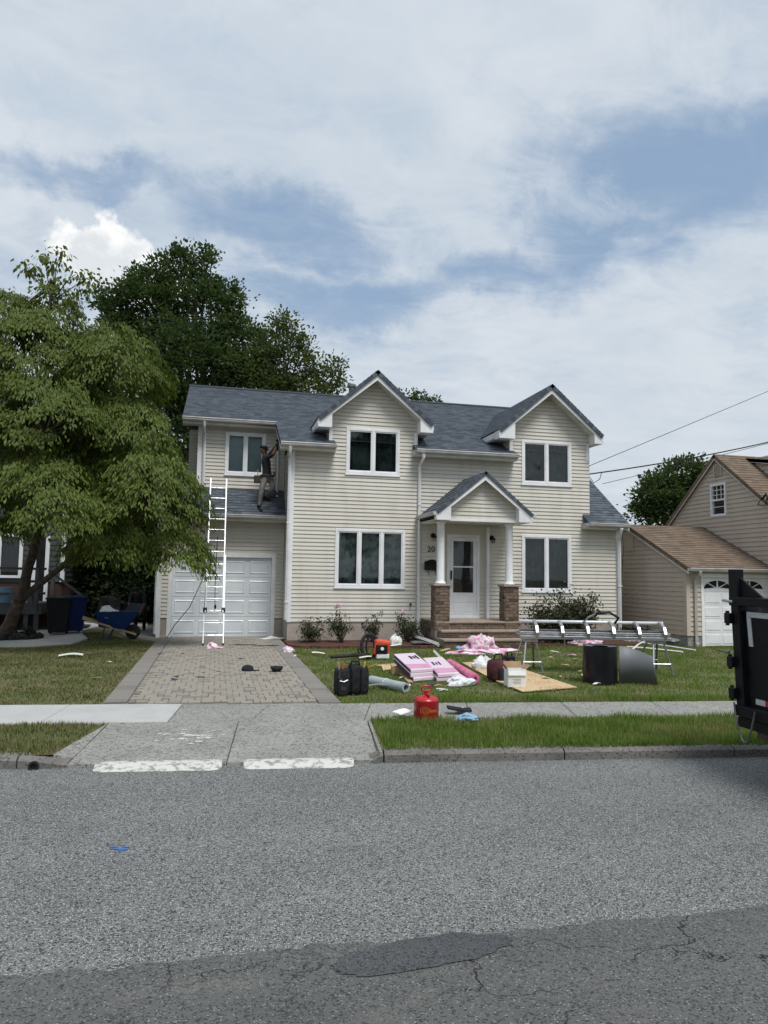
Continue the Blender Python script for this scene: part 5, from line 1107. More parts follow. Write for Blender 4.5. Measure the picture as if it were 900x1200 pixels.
# ------------------------------------------------------------------ ladder
lb0, lb1 = G(238, 758), G(261, 758); lt0 = PY(245.5, 563, 19.3); lt1 = PY(267, 563, 19.3)
LD = thing('extension_ladder', 'white aluminium extension ladder leaning on the garage roof gutter', 'ladder', (lb0+lb1)/2)
w = ((lb1-lb0)+(lt1-lt0))/4; w.z = 0; w = V(w.length, 0, 0)
bm_, tm_ = (lb0+lb1)/2, (lt0+lt1)/2; d = (tm_-bm_).normalized(); nrm = V(1, 0, 0).cross(d).normalized()
if nrm.y > 0: nrm = -nrm
LL = (tm_-bm_).length
def rail(x, a, b, off, wd=.022, dp=.06):
    M_ = basis(bm_+V(x, 0, 0)+nrm*off, (1, 0, 0), d); m = MB(); m.box(-wd/2, wd/2, a, b, -dp/2, dp/2, M_); return m
for s_ in (-1, 1):
    r_ = rail(s_*w.x*1.0, .03, LL*.52, .0).build('rail', 'alu_white', LD)
    rail(s_*w.x*.88, LL*.18, LL, .075, .026, .06).build('rail', 'alu_white', LD)
    rail(s_*w.x*1.0, -.02, .07, .0, .05, .09).build('foot', 'rubber', LD)
    rail(s_*w.x*.93, LL*.19, LL*.205, .04, .09, .14).build('guide_bracket', 'black_metal', LD)
k = .28
while k < LL-.1:
    off = 0 if k < LL*.5 else .075; ww = w.x if k < LL*.5 else w.x*.88
    m = MB(); m.tube([bm_+d*k+nrm*off-V(ww, 0, 0), bm_+d*k+nrm*off+V(ww, 0, 0)], .012, 6); m.build('rung', 'alu', LD); k += .305
m = MB(); a = bm_+d*LL*.62+nrm*.12; m.tube([a+V(.02, 0, 0), a-V(0, 0, 1.0), a-V(-.01, 0, 1.6), bm_+d*.95+nrm*.1+V(.02, 0, 0)], .009, 5); m.lathe([(.02, -.05), (.028, 0), (.02, .05)], bm_+d*.95+nrm*.1+V(.02, 0, 0), 8); m.build('rope', 'black_plastic', LD)
m = MB(); q = [PY(243, 652, 19.6), PY(237, 680, 19.7), PY(222, 712, 19.75), PY(205, 732, 19.75), PY(197, 745, 19.7), G(193, 750)+V(0, 0, .02), G(186, 752)+V(0, 0, .02)]
m.tube(q, .011, 6); tag(m.build('air_hose', 'black_plastic'), 'thin black hose hanging from the ladder across the garage door', 'hose')
# ------------------------------------------------------------------ people
def person(name, label, joints, bones, mats, cat='person', sub=2):
    """joints: name -> (position, radius); bones: (a, b, material index). One continuous skinned mesh."""
    names = list(joints); idx = {k: i for i, k in enumerate(names)}
    root = V(joints['pelvis'][0]); foot = min(V(p).z for p, _ in joints.values())
    T = thing(name, label, cat, (root.x, root.y, foot))
    off = root_offset(T)
    me = bpy.data.meshes.new('body'); me.from_pydata([tuple(V(joints[n][0])-off) for n in names], [(idx[a], idx[b]) for a, b, _ in bones], [])
    o = bpy.data.objects.new('body', me); COL.objects.link(o)
    sk = o.modifiers.new('skin', 'SKIN'); sk.use_smooth_shade = True; sk.branch_smoothing = .3
    for i, n in enumerate(names):
        v = me.skin_vertices[0].data[i]; r = joints[n][1]; v.radius = r if isinstance(r, tuple) else (r, r); v.use_root = n == 'pelvis'
    ss = o.modifiers.new('sub', 'SUBSURF'); ss.levels = sub; ss.render_levels = sub
    bm2 = bpy.data.meshes.new_from_object(o.evaluated_get(bpy.context.evaluated_depsgraph_get()))
    bpy.data.objects.remove(o); bm2.name = 'body'; bm2.materials.clear()
    for mt in mats: bm2.materials.append(MT[mt])
    segs = [(V(joints[a][0])-off, V(joints[b][0])-off, mi) for a, b, mi in bones]
    for p in bm2.polygons:
        c = p.center; best = (9e9, 0)
        for a, b, mi in segs:
            ab = b-a; t_ = max(0, min(1, (c-a).dot(ab)/max(ab.length_squared, 1e-9))); dd = (a+ab*t_-c).length
            if dd < best[0]: best = (dd, mi)
        p.material_index = best[1]; p.use_smooth = True
    ob = bpy.data.objects.new('body', bm2); COL.objects.link(ob); ob.parent = T
    return T
def hand(J, Bn, tag_, wrist, palm, curl, spread, mi):
    """palm and five short jointed fingers"""
    wrist, palm, curl, spread = map(V, (wrist, palm, curl, spread)); f = (palm-wrist).normalized()
    J[tag_+'palm'] = (palm, (.035, .022)); Bn.append((tag_+'wrist', tag_+'palm', mi))
    for i, (o, ln) in enumerate(((-.030, .07), (-.010, .082), (.010, .078), (.030, .062))):
        k = palm+spread*o+f*.02; m1 = k+f*ln*.5+curl*ln*.15; m2 = m1+f*ln*.15+curl*ln*.45
        J[f'{tag_}k{i}'] = (k, .010); J[f'{tag_}m{i}'] = (m1, .009); J[f'{tag_}t{i}'] = (m2, .0075)
        Bn += [(tag_+'palm', f'{tag_}k{i}', mi), (f'{tag_}k{i}', f'{tag_}m{i}', mi), (f'{tag_}m{i}', f'{tag_}t{i}', mi)]
    a = palm-f*.03+spread*-.035; b = a+spread*-.02+f*.035+curl*.02; J[tag_+'h0'] = (a, .012); J[tag_+'h1'] = (b, .01); Bn += [(tag_+'palm', tag_+'h0', mi), (tag_+'h0', tag_+'h1', mi)]
def wp(zx, zy, y): return PY(280+zx/10, 500+zy/10, y)
pent = lambda y: 3.25+(y-19.45)*.808
fy = 19.66; ft = V(wp(238, 940, fy).x, fy, pent(fy)+.045)
bf = V(wp(312, 800, 19.98).x, 19.98, pent(19.98)+.05)
J = {'pelvis': (wp(330, 595, 19.80), (.15, .12)), 'waist': (wp(325, 540, 19.79), (.145, .115)), 'chest': (wp(322, 440, 19.76), (.165, .125)), 'neckb': (wp(312, 350, 19.74), (.10, .085)), 'neck': (wp(300, 322, 19.72), .055), 'head': (wp(294, 285, 19.70), (.085, .095)), 'crown': (wp(285, 245, 19.70), (.075, .085)),
     'shR': (wp(345, 362, 19.58), .068), 'elR': (wp(398, 330, 19.40), .048), 'rwrist': (wp(440, 235, 19.44), .034),
     'shL': (wp(310, 360, 19.88), .068), 'elL': (wp(378, 300, 19.86), .046), 'lwrist': (wp(436, 222, 19.60), .034),
     'hipR': (wp(295, 625, 19.74), .095), 'knR': (wp(262, 755, 19.66), .072), 'anR': (V(ft.x, fy+.03, ft.z+.07), .05), 'heelR': (V(ft.x-.03, fy+.06, ft.z+.0), .042), 'toeR': (V(ft.x+.07, fy-.13, pent(fy-.13)+.04), .038),
     'hipL': (wp(375, 625, 19.88), .095), 'knL': (wp(402, 725, 19.74), .072), 'anL': (bf+V(.0, 0, .09), .05), 'heelL': (bf+V(-.05, .02, .0), .042), 'toeL': (bf+V(.14, -.02, -.01), .036)}
Bn = [('pelvis', 'waist', 1), ('waist', 'chest', 1), ('chest', 'neckb', 1), ('neckb', 'neck', 0), ('neck', 'head', 0), ('head', 'crown', 0), ('neckb', 'shR', 1), ('shR', 'elR', 1), ('elR', 'rwrist', 0), ('neckb', 'shL', 1), ('shL', 'elL', 1), ('elL', 'lwrist', 0),
      ('pelvis', 'hipR', 2), ('hipR', 'knR', 2), ('knR', 'anR', 2), ('anR', 'heelR', 3), ('heelR', 'toeR', 3), ('pelvis', 'hipL', 2), ('hipL', 'knL', 2), ('knL', 'anL', 2), ('anL', 'heelL', 3), ('heelL', 'toeL', 3)]
hp = wp(456, 205, 19.44)
hand(J, Bn, 'r', J['rwrist'][0], hp, V(0, .5, .5), V(.2, .3, .9), 4); hand(J, Bn, 'l', J['lwrist'][0], wp(452, 195, 19.56), V(.3, -.8, 0), V(.2, 0, .9), 4)
Wk = person('person', 'worker in dark shirt and grey trousers reaching up to the gutter from the garage roof', J, Bn, ['skin', 'shirt', 'trousers', 'black_plastic', 'black_plastic'])
hc = (V(J['head'][0])+V(J['crown'][0]))/2
fc = V(.78, -.62, .05).normalized()
M_ = basis(hc, fc.cross(V(0, 0, 1)), fc)            # x: side, y: forward, z up-ish
m = MB(); n = 14
m.lathe([(.100, -.0), (.104, .03), (.09, .065), (.055, .085), (.01, .092)], hc+V(0, 0, .02), 16); m.prism([hc+V(0, 0, .03)+fc*.09+V(-fc.y, fc.x, 0)*.085, hc+V(0, 0, .02)+fc*.155+V(-fc.y, fc.x, 0)*.05, hc+V(0, 0, .02)+fc*.155-V(-fc.y, fc.x, 0)*.05, hc+V(0, 0, .03)+fc*.09-V(-fc.y, fc.x, 0)*.085], V(0, 0, .012)); m.build('cap', 'black_plastic', Wk, smooth=True)
sd_ = V(-fc.y, fc.x, 0)
m = MB(); m.prism([hc+fc*.10+sd_*.075+V(0, 0, .0), hc+fc*.122+V(0, 0, .0), hc+fc*.10-sd_*.075, hc+fc*.10-sd_*.075-V(0, 0, .038), hc+fc*.122-V(0, 0, .038), hc+fc*.10+sd_*.075-V(0, 0, .038)], fc*.012); m.build('sunglasses', 'black_metal', Wk)
m = MB(); m.tube([hc+fc*.10+V(0, 0, -.02), hc+fc*.135+V(0, 0, -.055), hc+fc*.10+V(0, 0, -.065)], [.012, .018, .014], 8); m.build('nose', 'skin', Wk)
m = MB(); m.box(-.028, .028, -.004, .004, -.006, .006, Matrix.Translation(hc+fc*.108+V(0, 0, -.092)) @ Matrix.Rotation(math.atan2(sd_.y, sd_.x), 4, 'Z')); m.build('mouth', 'leather', Wk)
for s_ in (-1, 1): MB().lathe([(.008, -.03), (.022, -.01), (.024, .015), (.01, .03)], hc+sd_*.098*s_+V(0, 0, -.02), 8).build('ear', 'skin', Wk)
pv = V(J['pelvis'][0]); m = MB()
ring = [(pv+V(.175*math.cos(a), .15*math.sin(a), .04)) for a in [2*math.pi*i/20 for i in range(21)]]; m.tube(ring, .028, 6, caps=False); m.build('tool_belt', 'leather', Wk)
pb = wp(215, 605, 19.66); m = MB(); m.box(-.09, .09, -.05, .05, -.13, .08, Matrix.Translation(pb)); m.build('tool_pouch', 'leather', Wk, bevel=.02)
MB().tube([pb+V(.02, 0, .05), pb+V(0, 0, .24)], .014, 6).build('hammer_handle', 'wood', Wk)
m = MB(); m.box(-.03, .03, -.02, .02, .0, .09, Matrix.Translation(wp(415, 575, 19.7))); m.build('tape_pouch', 'leather', Wk, bevel=.01)
hg = thing('hand_tool', 'black power driver held up at the gutter end by the roof worker', 'tool', hp-V(0, 0, .1))
m = MB(); m.tube([hp+V(0, -.02, -.19), hp+V(0, -.02, .08)], .02, 8); m.build('grip', 'black_plastic', hg)
m = MB(); m.tube([hp+V(-.05, -.02, .10), hp+V(.12, -.02, .09)], [.035, .02], 8); m.build('head', 'black_metal', hg)
# second worker, bent over behind the wheelbarrow
q = G(163, 739); bx, by = q.x, q.y
J = {'pelvis': (V(bx+.03, by, .80), (.15, .13)), 'waist': (V(bx, by-.06, .88), (.15, .12)), 'chest': (V(bx-.04, by-.24, 1.04), (.17, .13)), 'neckb': (V(bx-.07, by-.40, 1.12), (.10, .09)), 'neck': (V(bx-.08, by-.46, 1.13), .055), 'head': (V(bx-.09, by-.53, 1.15), (.085, .09)), 'crown': (V(bx-.09, by-.6, 1.17), (.075, .08)),
     'shR': (V(bx-.22, by-.36, 1.06), .066), 'elR': (V(bx-.26, by-.46, .80), .047), 'rwrist': (V(bx-.20, by-.56, .58), .034), 'shL': (V(bx+.13, by-.36, 1.06), .066), 'elL': (V(bx+.16, by-.48, .80), .047), 'lwrist': (V(bx+.08, by-.58, .58), .034),
     'hipR': (V(bx-.09, by+.02, .76), .098), 'knR': (V(bx-.10, by-.05, .43), .07), 'anR': (V(bx-.10, by+.03, .09), .05), 'heelR': (V(bx-.10, by+.06, .055), .043), 'toeR': (V(bx-.12, by-.14, .045), .038),
     'hipL': (V(bx+.12, by+.02, .76), .098), 'knL': (V(bx+.13, by-.06, .43), .07), 'anL': (V(bx+.13, by+.03, .09), .05), 'heelL': (V(bx+.13, by+.06, .055), .043), 'toeL': (V(bx+.15, by-.14, .045), .038)}
Bn = [(a, b, {2: 2}.get(c, c)) for a, b, c in Bn[:22]]
hand(J, Bn, 'r', J['rwrist'][0], V(bx-.18, by-.6, .5), V(.6, 0, -.5), V(0, 1, 0), 0); hand(J, Bn, 'l', J['lwrist'][0], V(bx+.06, by-.62, .5), V(-.6, 0, -.5), V(0, -1, 0), 0)
P2 = person('person', 'person in dark blue shirt stooping beside the house behind the wheelbarrow', J, Bn, ['skin', 'shirt_blue', 'black_plastic', 'black_plastic'])
hc = V(bx-.09, by-.57, 1.165); m = MB(); m.lathe([(.108, -.02), (.114, .03), (.09, .08), (.05, .105), (.01, .112)], hc, 14); m.build('hair', 'black_plastic', P2, smooth=True)
m = MB(); m.tube([hc+V(0, -.085, -.03), hc+V(0, -.115, -.06), hc+V(0, -.085, -.07)], [.01, .016, .012], 8); m.build('nose', 'skin', P2)
for s_ in (-1, 1): MB().lathe([(.008, -.03), (.022, -.01), (.024, .015), (.01, .03)], hc+V(.095*s_, 0, -.03), 8).build('ear', 'skin', P2)
# ------------------------------------------------------------------ wheelbarrow, bins
wb = G(136, 749); WB = thing('wheelbarrow', 'blue steel wheelbarrow with wooden handles standing on the lawn edge', 'wheelbarrow', wb, math.radians(8)); WB.scale = (.98, .98, .98)
m = MB(); rim = [V(-.50, -.33, .70), V(.52, -.33, .72), V(.52, .33, .72), V(-.50, .33, .70)]; bot = [V(-.42, -.22, .34), V(.22, -.22, .27), V(.22, .22, .27), V(-.42, .22, .34)]
for i in range(4): m.quad(rim[i], rim[(i+1) % 4], bot[(i+1) % 4], bot[i])
m.add(bot, [(0, 1, 2, 3)]); tray = m.build('tray', 'blue', WB, world=False); so = tray.modifiers.new('s', 'SOLIDIFY'); so.thickness = .015
MB().tube(rim+[rim[0]], .016, 6).build('rim', 'blue', WB, world=False)
for s_ in (-1, 1):
    MB().prism([V(-.82, s_*.36, .58), V(.48, s_*.14, .15), V(.48, s_*.14, .10), V(-.82, s_*.36, .53)], V(0, .04, 0)).build('handle', 'wood', WB, world=False)
    MB().tube([V(-.28, s_*.22, .37), V(-.34, s_*.25, .01), V(-.18, s_*.25, .01), V(-.05, s_*.18, .31)], .016, 6).build('leg', 'blue', WB, world=False)
    MB().tube([V(.1, s_*.2, .42), V(.1, s_*.16, .25)], .014, 6).build('brace', 'blue', WB, world=False)
wh = MB().lathe([(.10, -.045), (.17, -.045), (.19, -.02), (.19, .02), (.17, .045), (.10, .045)], (.40, 0, .19), 22, Matrix.Rotation(math.radians(90), 4, 'X')).build('wheel', 'rubber', WB, world=False, smooth=True)
MB().lathe([(.02, -.1), (.02, .1)], (.40, 0, .19), 10, Matrix.Rotation(math.radians(90), 4, 'X')).build('axle', 'steel_dark', wh, world=False)
MB().box(-.02, .03, -.002, .0, .0, .02, basis((-.28, -.30, .57), (1, 0, -.02), (0, -.3, .95))).box(.035, .06, -.002, .0, .0, .035, basis((-.28, -.30, .57), (1, 0, -.02), (0, -.3, .95))).build('tray_marking', 'white', WB, world=False)
m = MB(); crumple(m, wb+V(-.2, -.02, .64), .22, .2, .16, 4, sub=3); tag(m.build('debris_pile', 'white_film'), 'white scraps and debris heaped in the blue wheelbarrow', 'debris')
m = MB(); m.prism([wb+V(.05, .1, .6), wb+V(.30, .1, .90), wb+V(.62, .12, .88), wb+V(.5, .12, .6)], V(0, .015, 0)); tag(m.build('shingle_scrap', 'roof'), 'stiff grey shingle sheet sticking up from the wheelbarrow load', 'shingle')
def bin_(loc, rz, mat, label, lidmat=None):
    T = thing('wheelie_bin', label, 'bin', loc, rz); m = MB(); b, t_ = .22, .29
    lo = [V(-b, -b, .06), V(b, -b, .06), V(b, b, .06), V(-b, b, .06)]; hi = [V(-t_, -t_, .94), V(t_, -t_, .94), V(t_, t_, .94), V(-t_, t_, .94)]
    m.add(lo+hi, [(0, 3, 2, 1), (0, 1, 5, 4), (1, 2, 6, 5), (2, 3, 7, 6), (3, 0, 4, 7), (4, 5, 6, 7)]); m.build('bin_body', mat, T, world=False, bevel=.02)
    m = MB(); m.box(-.31, .31, -.33, .31, .93, .965); m.prism([V(-.28, -.3, .965), V(.28, -.3, .965), V(.24, .25, 1.0), V(-.24, .25, 1.0)], V(0, 0, .005)); m.build('lid', lidmat or mat, T, world=False, bevel=.012)
    for s_ in (-1, 1): MB().lathe([(.09, -.03), (.1, -.02), (.1, .02), (.09, .03)], (s_*.2, .24, .1), 14, Matrix.Rotation(math.radians(90), 4, 'Y')).build('wheel', 'rubber', T, world=False)
    MB().tube([V(-.25, .33, .9), V(.25, .33, .9)], .016, 6).build('handle', mat, T, world=False)
bin_(V(-3.98, 20.75, .02), .1, 'black_plastic', 'black wheelie bin at the path beside the dark deck')
bin_(V(-3.72, 21.35, .02), .35, 'blue_bin', 'blue wheelie bin just behind the black one')
m = MB(); m.box(-.3, .3, -.02, .02, .02, .9, Matrix.Translation((-3.2, 24.6, 0))); m.box(-.6, .35, .05, .6, .0, .7, Matrix.Translation((-3.0, 24.7, 0))); tag(m.build('storage_chest', 'black_plastic', bevel=.02), 'low dark storage chest on the path behind the blue bin', 'chest')
# ------------------------------------------------------------------ things on the driveway
def small(name, mat, label, cat, fn, **kw):
    m = MB(); fn(m); return tag(m.build(name, mat, **kw), label, cat)
c = G(292, 788); T = thing('cap', 'dark baseball cap lying on the paver driveway', 'cap', (c.x, c.y, .024))
MB().lathe([(.10, 0), (.105, .03), (.09, .075), (.05, .10), (.01, .108)], (c.x-.03, c.y, .024), 16).build('crown', 'canvas_black', T, smooth=True)
MB().prism([V(c.x+.03, c.y-.08, .03), V(c.x+.17, c.y-.06, .026), V(c.x+.18, c.y+.04, .026), V(c.x+.04, c.y+.08, .03)], V(0, 0, .01)).build('peak', 'canvas_black', T)
c = G(324, 789); T = thing('bowl', 'small dark rubber bowl lying on the pavers near the cap', 'bowl', (c.x, c.y, .026)); MB().lathe([(.06, 0), (.10, .05), (.115, .09), (.10, .085), (.05, .012)], (c.x, c.y, .026), 16).build('bowl_shell', 'rubber', T, smooth=True); crumple(MB(), c, .1, .1, .1, 1); b = MB(); crumple(b, (c.x, c.y, .04), .06, .06, .03, 2, sub=2); b.build('residue', 'steel_dark', T)
def heap(name, mat, px_, py_, rx, ry, h, seed, label, cat, rot=0., z=0.0, **kw):
    c = G(px_, py_, z); m = MB(); crumple(m, (c.x, c.y, z), rx, ry, h, seed, rot, **kw); return tag(m.build(name, mat), label, cat)
mt_pink_film = P('pink_white_film', (.70, .62, .66), (.60, .20, .36), 9., .4, lo=.45, hi=.6); MT['pinkfilm'] = mt_pink_film
heap('pink_wrapper_scrap', 'pinkfilm', 252, 760, .17, .10, .10, 3, 'torn pink wrapper scrap at the foot of the ladder', 'wrapper', z=.02)
heap('pink_wrapper_scrap', 'pinkfilm', 338, 764, .13, .10, .12, 5, 'crumpled pink wrapper at the driveway corner by the mulch bed', 'wrapper', z=.02)
heap('grey_scrap', 'paper', 322, 749, .30, .08, .05, 6, 'flat grey-white scrap below the garage door frame', 'scrap', z=.02)
heap('dirt_clump', 'mulch_black', 344, 750, .10, .10, .16, 8, 'dark clump of debris against the foundation corner', 'debris', z=.0)
for i, (x_, y_, l_) in enumerate(((285, 756, 'line of dark roofing grit on the pavers before the garage'), (312, 757, 'second dark grit streak on the pavers nearer the mulch bed'))):
    heap('roofing_grit', 'mulch_black', x_, y_, .30, .06, .012, 9+i, l_, 'debris', z=.027, sub=3)
def lscrap(px_, py_, w_, d_, mat, label, rot=0., name='scrap', th=.006, cat='scrap', z=.02):
    c = G(px_, py_); m = MB(); M_ = Matrix.Translation((c.x, c.y, z)) @ Matrix.Rotation(rot, 4, 'Z')
    n = 6
    for i in range(n):
        a0, a1 = -w_/2+w_*i/n, -w_/2+w_*(i+1)/n; h0, h1 = [.02*math.sin(q*9+px_) for q in (a0, a1)]
        m.add([M_ @ V(a0, -d_/2, h0+.02), M_ @ V(a1, -d_/2, h1+.02), M_ @ V(a1, d_/2, h1+.02+.01), M_ @ V(a0, d_/2, h0+.02+.01), M_ @ V(a0, -d_/2, h0+.02+th), M_ @ V(a1, -d_/2, h1+.02+th), M_ @ V(a1, d_/2, h1+.03+th), M_ @ V(a0, d_/2, h0+.03+th)], [(0, 3, 2, 1), (4, 5, 6, 7), (0, 1, 5, 4), (2, 3, 7, 6), (0, 4, 7, 3), (1, 2, 6, 5)])
    return tag(m.build(name, mat), label, cat)
lscrap(83, 770, .45, .16, 'paper', 'curled white scrap lying on the shaded left lawn', .1)
lscrap(112, 769, .35, .07, 'leather', 'brown strip of bark beside the white lawn scrap', -.1)
lscrap(373, 768, .28, .10, 'paper', 'thin white strip on the lawn near the driveway border', .1)
lscrap(428, 773, .25, .08, 'paper', 'white strip under the leaf blower nozzle', 0)
lscrap(441, 808, .42, .06, 'alu', 'shiny trim offcut lying beside the grey roll', -.1, z=.03)
lscrap(472, 842, .19, .17, 'paper', 'white paper sheet on the verge left of the red fuel can', .4, z=.045)
lscrap(538, 838, .30, .14, 'canvas_black', 'black folded sleeve on the verge right of the fuel can', -.2, z=.05, th=.02)
heap('blue_wrapper', 'blue_pale', 548, 844, .13, .06, .07, 14, 'crumpled pale blue wrapper beside the black sleeve', 'wrapper', z=.03)
lscrap(540, 836, .12, .1, 'paper', 'small white card behind the black sleeve', .2, z=.03)
# ------------------------------------------------------------------ leaf blower
c = G(444, 772); BL = thing('leaf_blower', 'orange and black backpack leaf blower lying on the lawn', 'leaf blower', c)
m = MB(); m.box(-.15, .19, -.13, .13, .06, .40, Matrix.Translation(c) @ Matrix.Rotation(.12, 4, 'Y')); m.build('engine_cover', 'orange', BL, bevel=.06, seg=3)
m = MB(); m.box(-.1, .15, -.16, -.12, .12, .30, Matrix.Translation(c)); m.build('starter_housing', 'black_plastic', BL, bevel=.02)
MB().lathe([(.035, 0), (.035, .008)], c+V(.03, -.165, .22), 14, Matrix.Rotation(math.radians(90), 4, 'X')).build('badge', 'white', BL)
m = MB(); m.box(-.1, .17, -.14, .1, .0, .10, Matrix.Translation(c+V(.02, 0, .01))); m.build('fuel_tank', 'white_film', BL, bevel=.02)
m = MB(); m.tube([c+V(-.2+.17*math.cos(a), .02*math.sin(a), .26+.24*math.sin(a)) for a in [i*6.283/24 for i in range(25)]], .035, 8, caps=False); m.build('corrugated_tube', 'rubber', BL, smooth=True)
m = MB(); m.tube([c+V(-.20-.10*math.cos(a)*.8, -.06, .26+.22*math.sin(a)) for a in [i*3.9/14-.6 for i in range(15)]], .018, 6); m.build('harness_strap', 'canvas_black', BL, smooth=True)
m = MB(); m.tube([c+V(-.2, -.03, .08), c+V(-.5, -.05, .09), c+V(-.95, -.1, .06), c+V(-1.02, -.1, .055)], [.045, .04, .033, .036], 10); m.build('blower_tube', 'rubber', BL, smooth=True)
m = MB(); m.tube([c+V(-.42, -.05, .1), c+V(-.46, -.06, .2), c+V(-.38, -.06, .23)], .018, 6); m.build('throttle_grip', 'black_plastic', BL)
# ------------------------------------------------------------------ tool bags, rolls
c = G(411, 813); TB = thing('tool_bag', 'black upright tool bag with bulging side pockets near the driveway', 'tool bag', c, .1)
def pocket(m, x0, x1, y0, y1, z1, top=.85):
    cx, cy = (x0+x1)/2, (y0+y1)/2; rx, ry = (x1-x0)/2, (y1-y0)/2; n = 14; rows = []
    for zf, k in ((0, .86), (.15, 1), (.6, 1.02), (.9, .95), (1, top), (.96, top*.6)):
        rows.append([V(cx+rx*k*math.copysign(abs(math.cos(a))**.6, math.cos(a)), cy+ry*k*math.copysign(abs(math.sin(a))**.6, math.sin(a)), z1*zf+.006*math.sin(a*3+cx*40)) for a in [i*6.283/n for i in range(n)]])
    for r0, r1 in zip(rows, rows[1:]):
        for i in range(n): m.quad(r0[i], r0[(i+1) % n], r1[(i+1) % n], r1[i])
    m.add(rows[-1], [tuple(range(n))]); m.add(rows[0], [tuple(range(n))[::-1]]); return m
for x0, x1, y0, y1, z1 in ((-.24, -.02, -.13, .14, .36), (-.04, .11, -.15, .12, .42), (.10, .25, -.13, .14, .38)): pocket(MB(), x0, x1, y0, y1, z1).build('bag_pocket', 'canvas_black', TB, world=False, smooth=True)
pocket(MB(), -.23, -.10, -.19, -.10, .22).build('bag_pocket', 'canvas_black', TB, world=False, smooth=True)
MB().tube([V(-.03, -.06, .40), V(-.02, -.08, .47), V(.09, -.08, .47), V(.10, -.06, .40)], .016, 6).build('handle', 'canvas_black', TB, world=False)
MB().tube([V(-.2, -.12, .34), V(-.22, -.15, .25), V(-.16, -.19, .2)], .012, 6).build('strap', 'leather', TB, world=False)
MB().tube([V(-.22, -.19, .215), V(-.16, -.195, .20), V(-.10, -.19, .225)], .008, 5).build('buckle', 'alu', TB, world=False)
for tx, ty, tz, tl, mt in ((-.18, -.02, .30, .16, 'wood'), (-.12, .05, .30, .12, 'orange'), (.05, .02, .36, .10, 'steel_dark'), (.18, .0, .32, .13, 'yellow'), (.14, .06, .32, .11, 'leather')):
    MB().tube([V(tx, ty, tz), V(tx+.03*math.sin(tx*40), ty-.02, tz+tl)], .013, 6).build('tool_handle', mt, TB, world=False)
MB().box(-.20, -.13, -.196, -.186, .08, .13).build('worn_label', 'leather', TB, world=False)
a, b = G(435, 797, .07), G(476, 806, .07)
u_ = (b-a).normalized(); m = MB(); n = 18; s1 = V(-u_.y, u_.x, 0)
out_ = [(.075, 0), (.058, 0)]
rows = []
for p in (a, a+(b-a)*.5, b):
    rows.append(([p+(s1*math.cos(t_)+V(0, 0, 1)*math.sin(t_))*.072 for t_ in [i*6.283/n for i in range(n)]], [p+(s1*math.cos(t_)+V(0, 0, 1)*math.sin(t_))*.045 for t_ in [i*6.283/n for i in range(n)]]))
for r0, r1 in zip(rows, rows[1:]):
    for i in range(n):
        m.quad(r0[0][i], r1[0][i], r1[0][(i+1) % n], r0[0][(i+1) % n]); m.quad(r0[1][i], r0[1][(i+1) % n], r1[1][(i+1) % n], r1[1][i])
for r_ in (rows[0], rows[-1]):
    for i in range(n): m.quad(r_[0][i], r_[0][(i+1) % n], r_[1][(i+1) % n], r_[1][i])
RL = thing('membrane_roll', 'pale grey roll of roofing membrane lying on the lawn', 'roll', (a+b)/2-V(0, 0, .07)); m.build('rolled_sheet', 'membrane', RL, smooth=False)
m = MB(); mid = a.lerp(b, .45); m.tube([mid+(s1*math.cos(t_)+V(0, 0, 1)*math.sin(t_))*.074 for t_ in [i*6.283/20 for i in range(21)]], .006, 5); m.build('tape_band', 'white_film', RL)
m = MB(); e1 = b+V(.0, -.02, -.06); m.prism([b+s1*.07-V(0, 0, .05), b+s1*.07+u_*-.5-V(0, 0, .05), b+s1*.13+u_*-.5-V(0, 0, .066), b+s1*.13-V(0, 0, .066)], V(0, 0, .003)); m.build('loose_flap', 'membrane', RL)
# shingle bundles: two stacks of wrapped packs
def pack(fl, fr, back, z0, th, label, marks=None, tilt=0.):
    """wrapped bundle; fl, fr: front corners on plan; back: vector to the rear edge; the rear is raised by tilt"""
    fl, fr, back = Vector(fl), Vector(fr), Vector(back); T = thing('shingle_bundle', label, 'shingle bundle', (fl.x, fl.y, z0))
    pt = lambda u, v, w_: V(fl.x, fl.y, z0)+(fr-fl)*u+back*v+V(0, 0, w_+tilt*v)
    m = MB(); m.add([pt(0, 0, 0), pt(1, 0, 0), pt(1, 1, 0), pt(0, 1, 0), pt(0, 0, th), pt(1, 0, th), pt(1, 1, th), pt(0, 1, th)], [(0, 3, 2, 1), (4, 5, 6, 7), (0, 1, 5, 4), (1, 2, 6, 5), (2, 3, 7, 6), (3, 0, 4, 7)]); m.build('wrapped_pack', 'pink_pale', T, bevel=.012)
    if marks:
        e = .003; m = MB(); m.add([pt(.02, .06, th+e), pt(.98, .04, th+e), pt(.98, .26, th+e), pt(.02, .32, th+e)], [(0, 1, 2, 3)]); m.build('pink_band', 'pink', T)
        for u, v, du, dv in marks: m = MB(); m.add([pt(u, v, th+e), pt(u+du, v, th+e), pt(u+du, v+dv, th+e), pt(u, v+dv, th+e)], [(0, 1, 2, 3)]); m.build('printed_mark', 'print', T)
    m = MB(); m.add([pt(-.006, .04, th*.12), pt(-.006, .04, th*.85), pt(-.006, .97, th*.85), pt(-.006, .97, th*.12)], [(0, 1, 2, 3)]); m.build('printed_side', 'print', T)
    return T
gl = G(481.5, 798); gr_ = G(508, 796)
t1 = G(481, 785, .2); t2 = G(460.7, 767, .2); bk_ = (t2-t1)
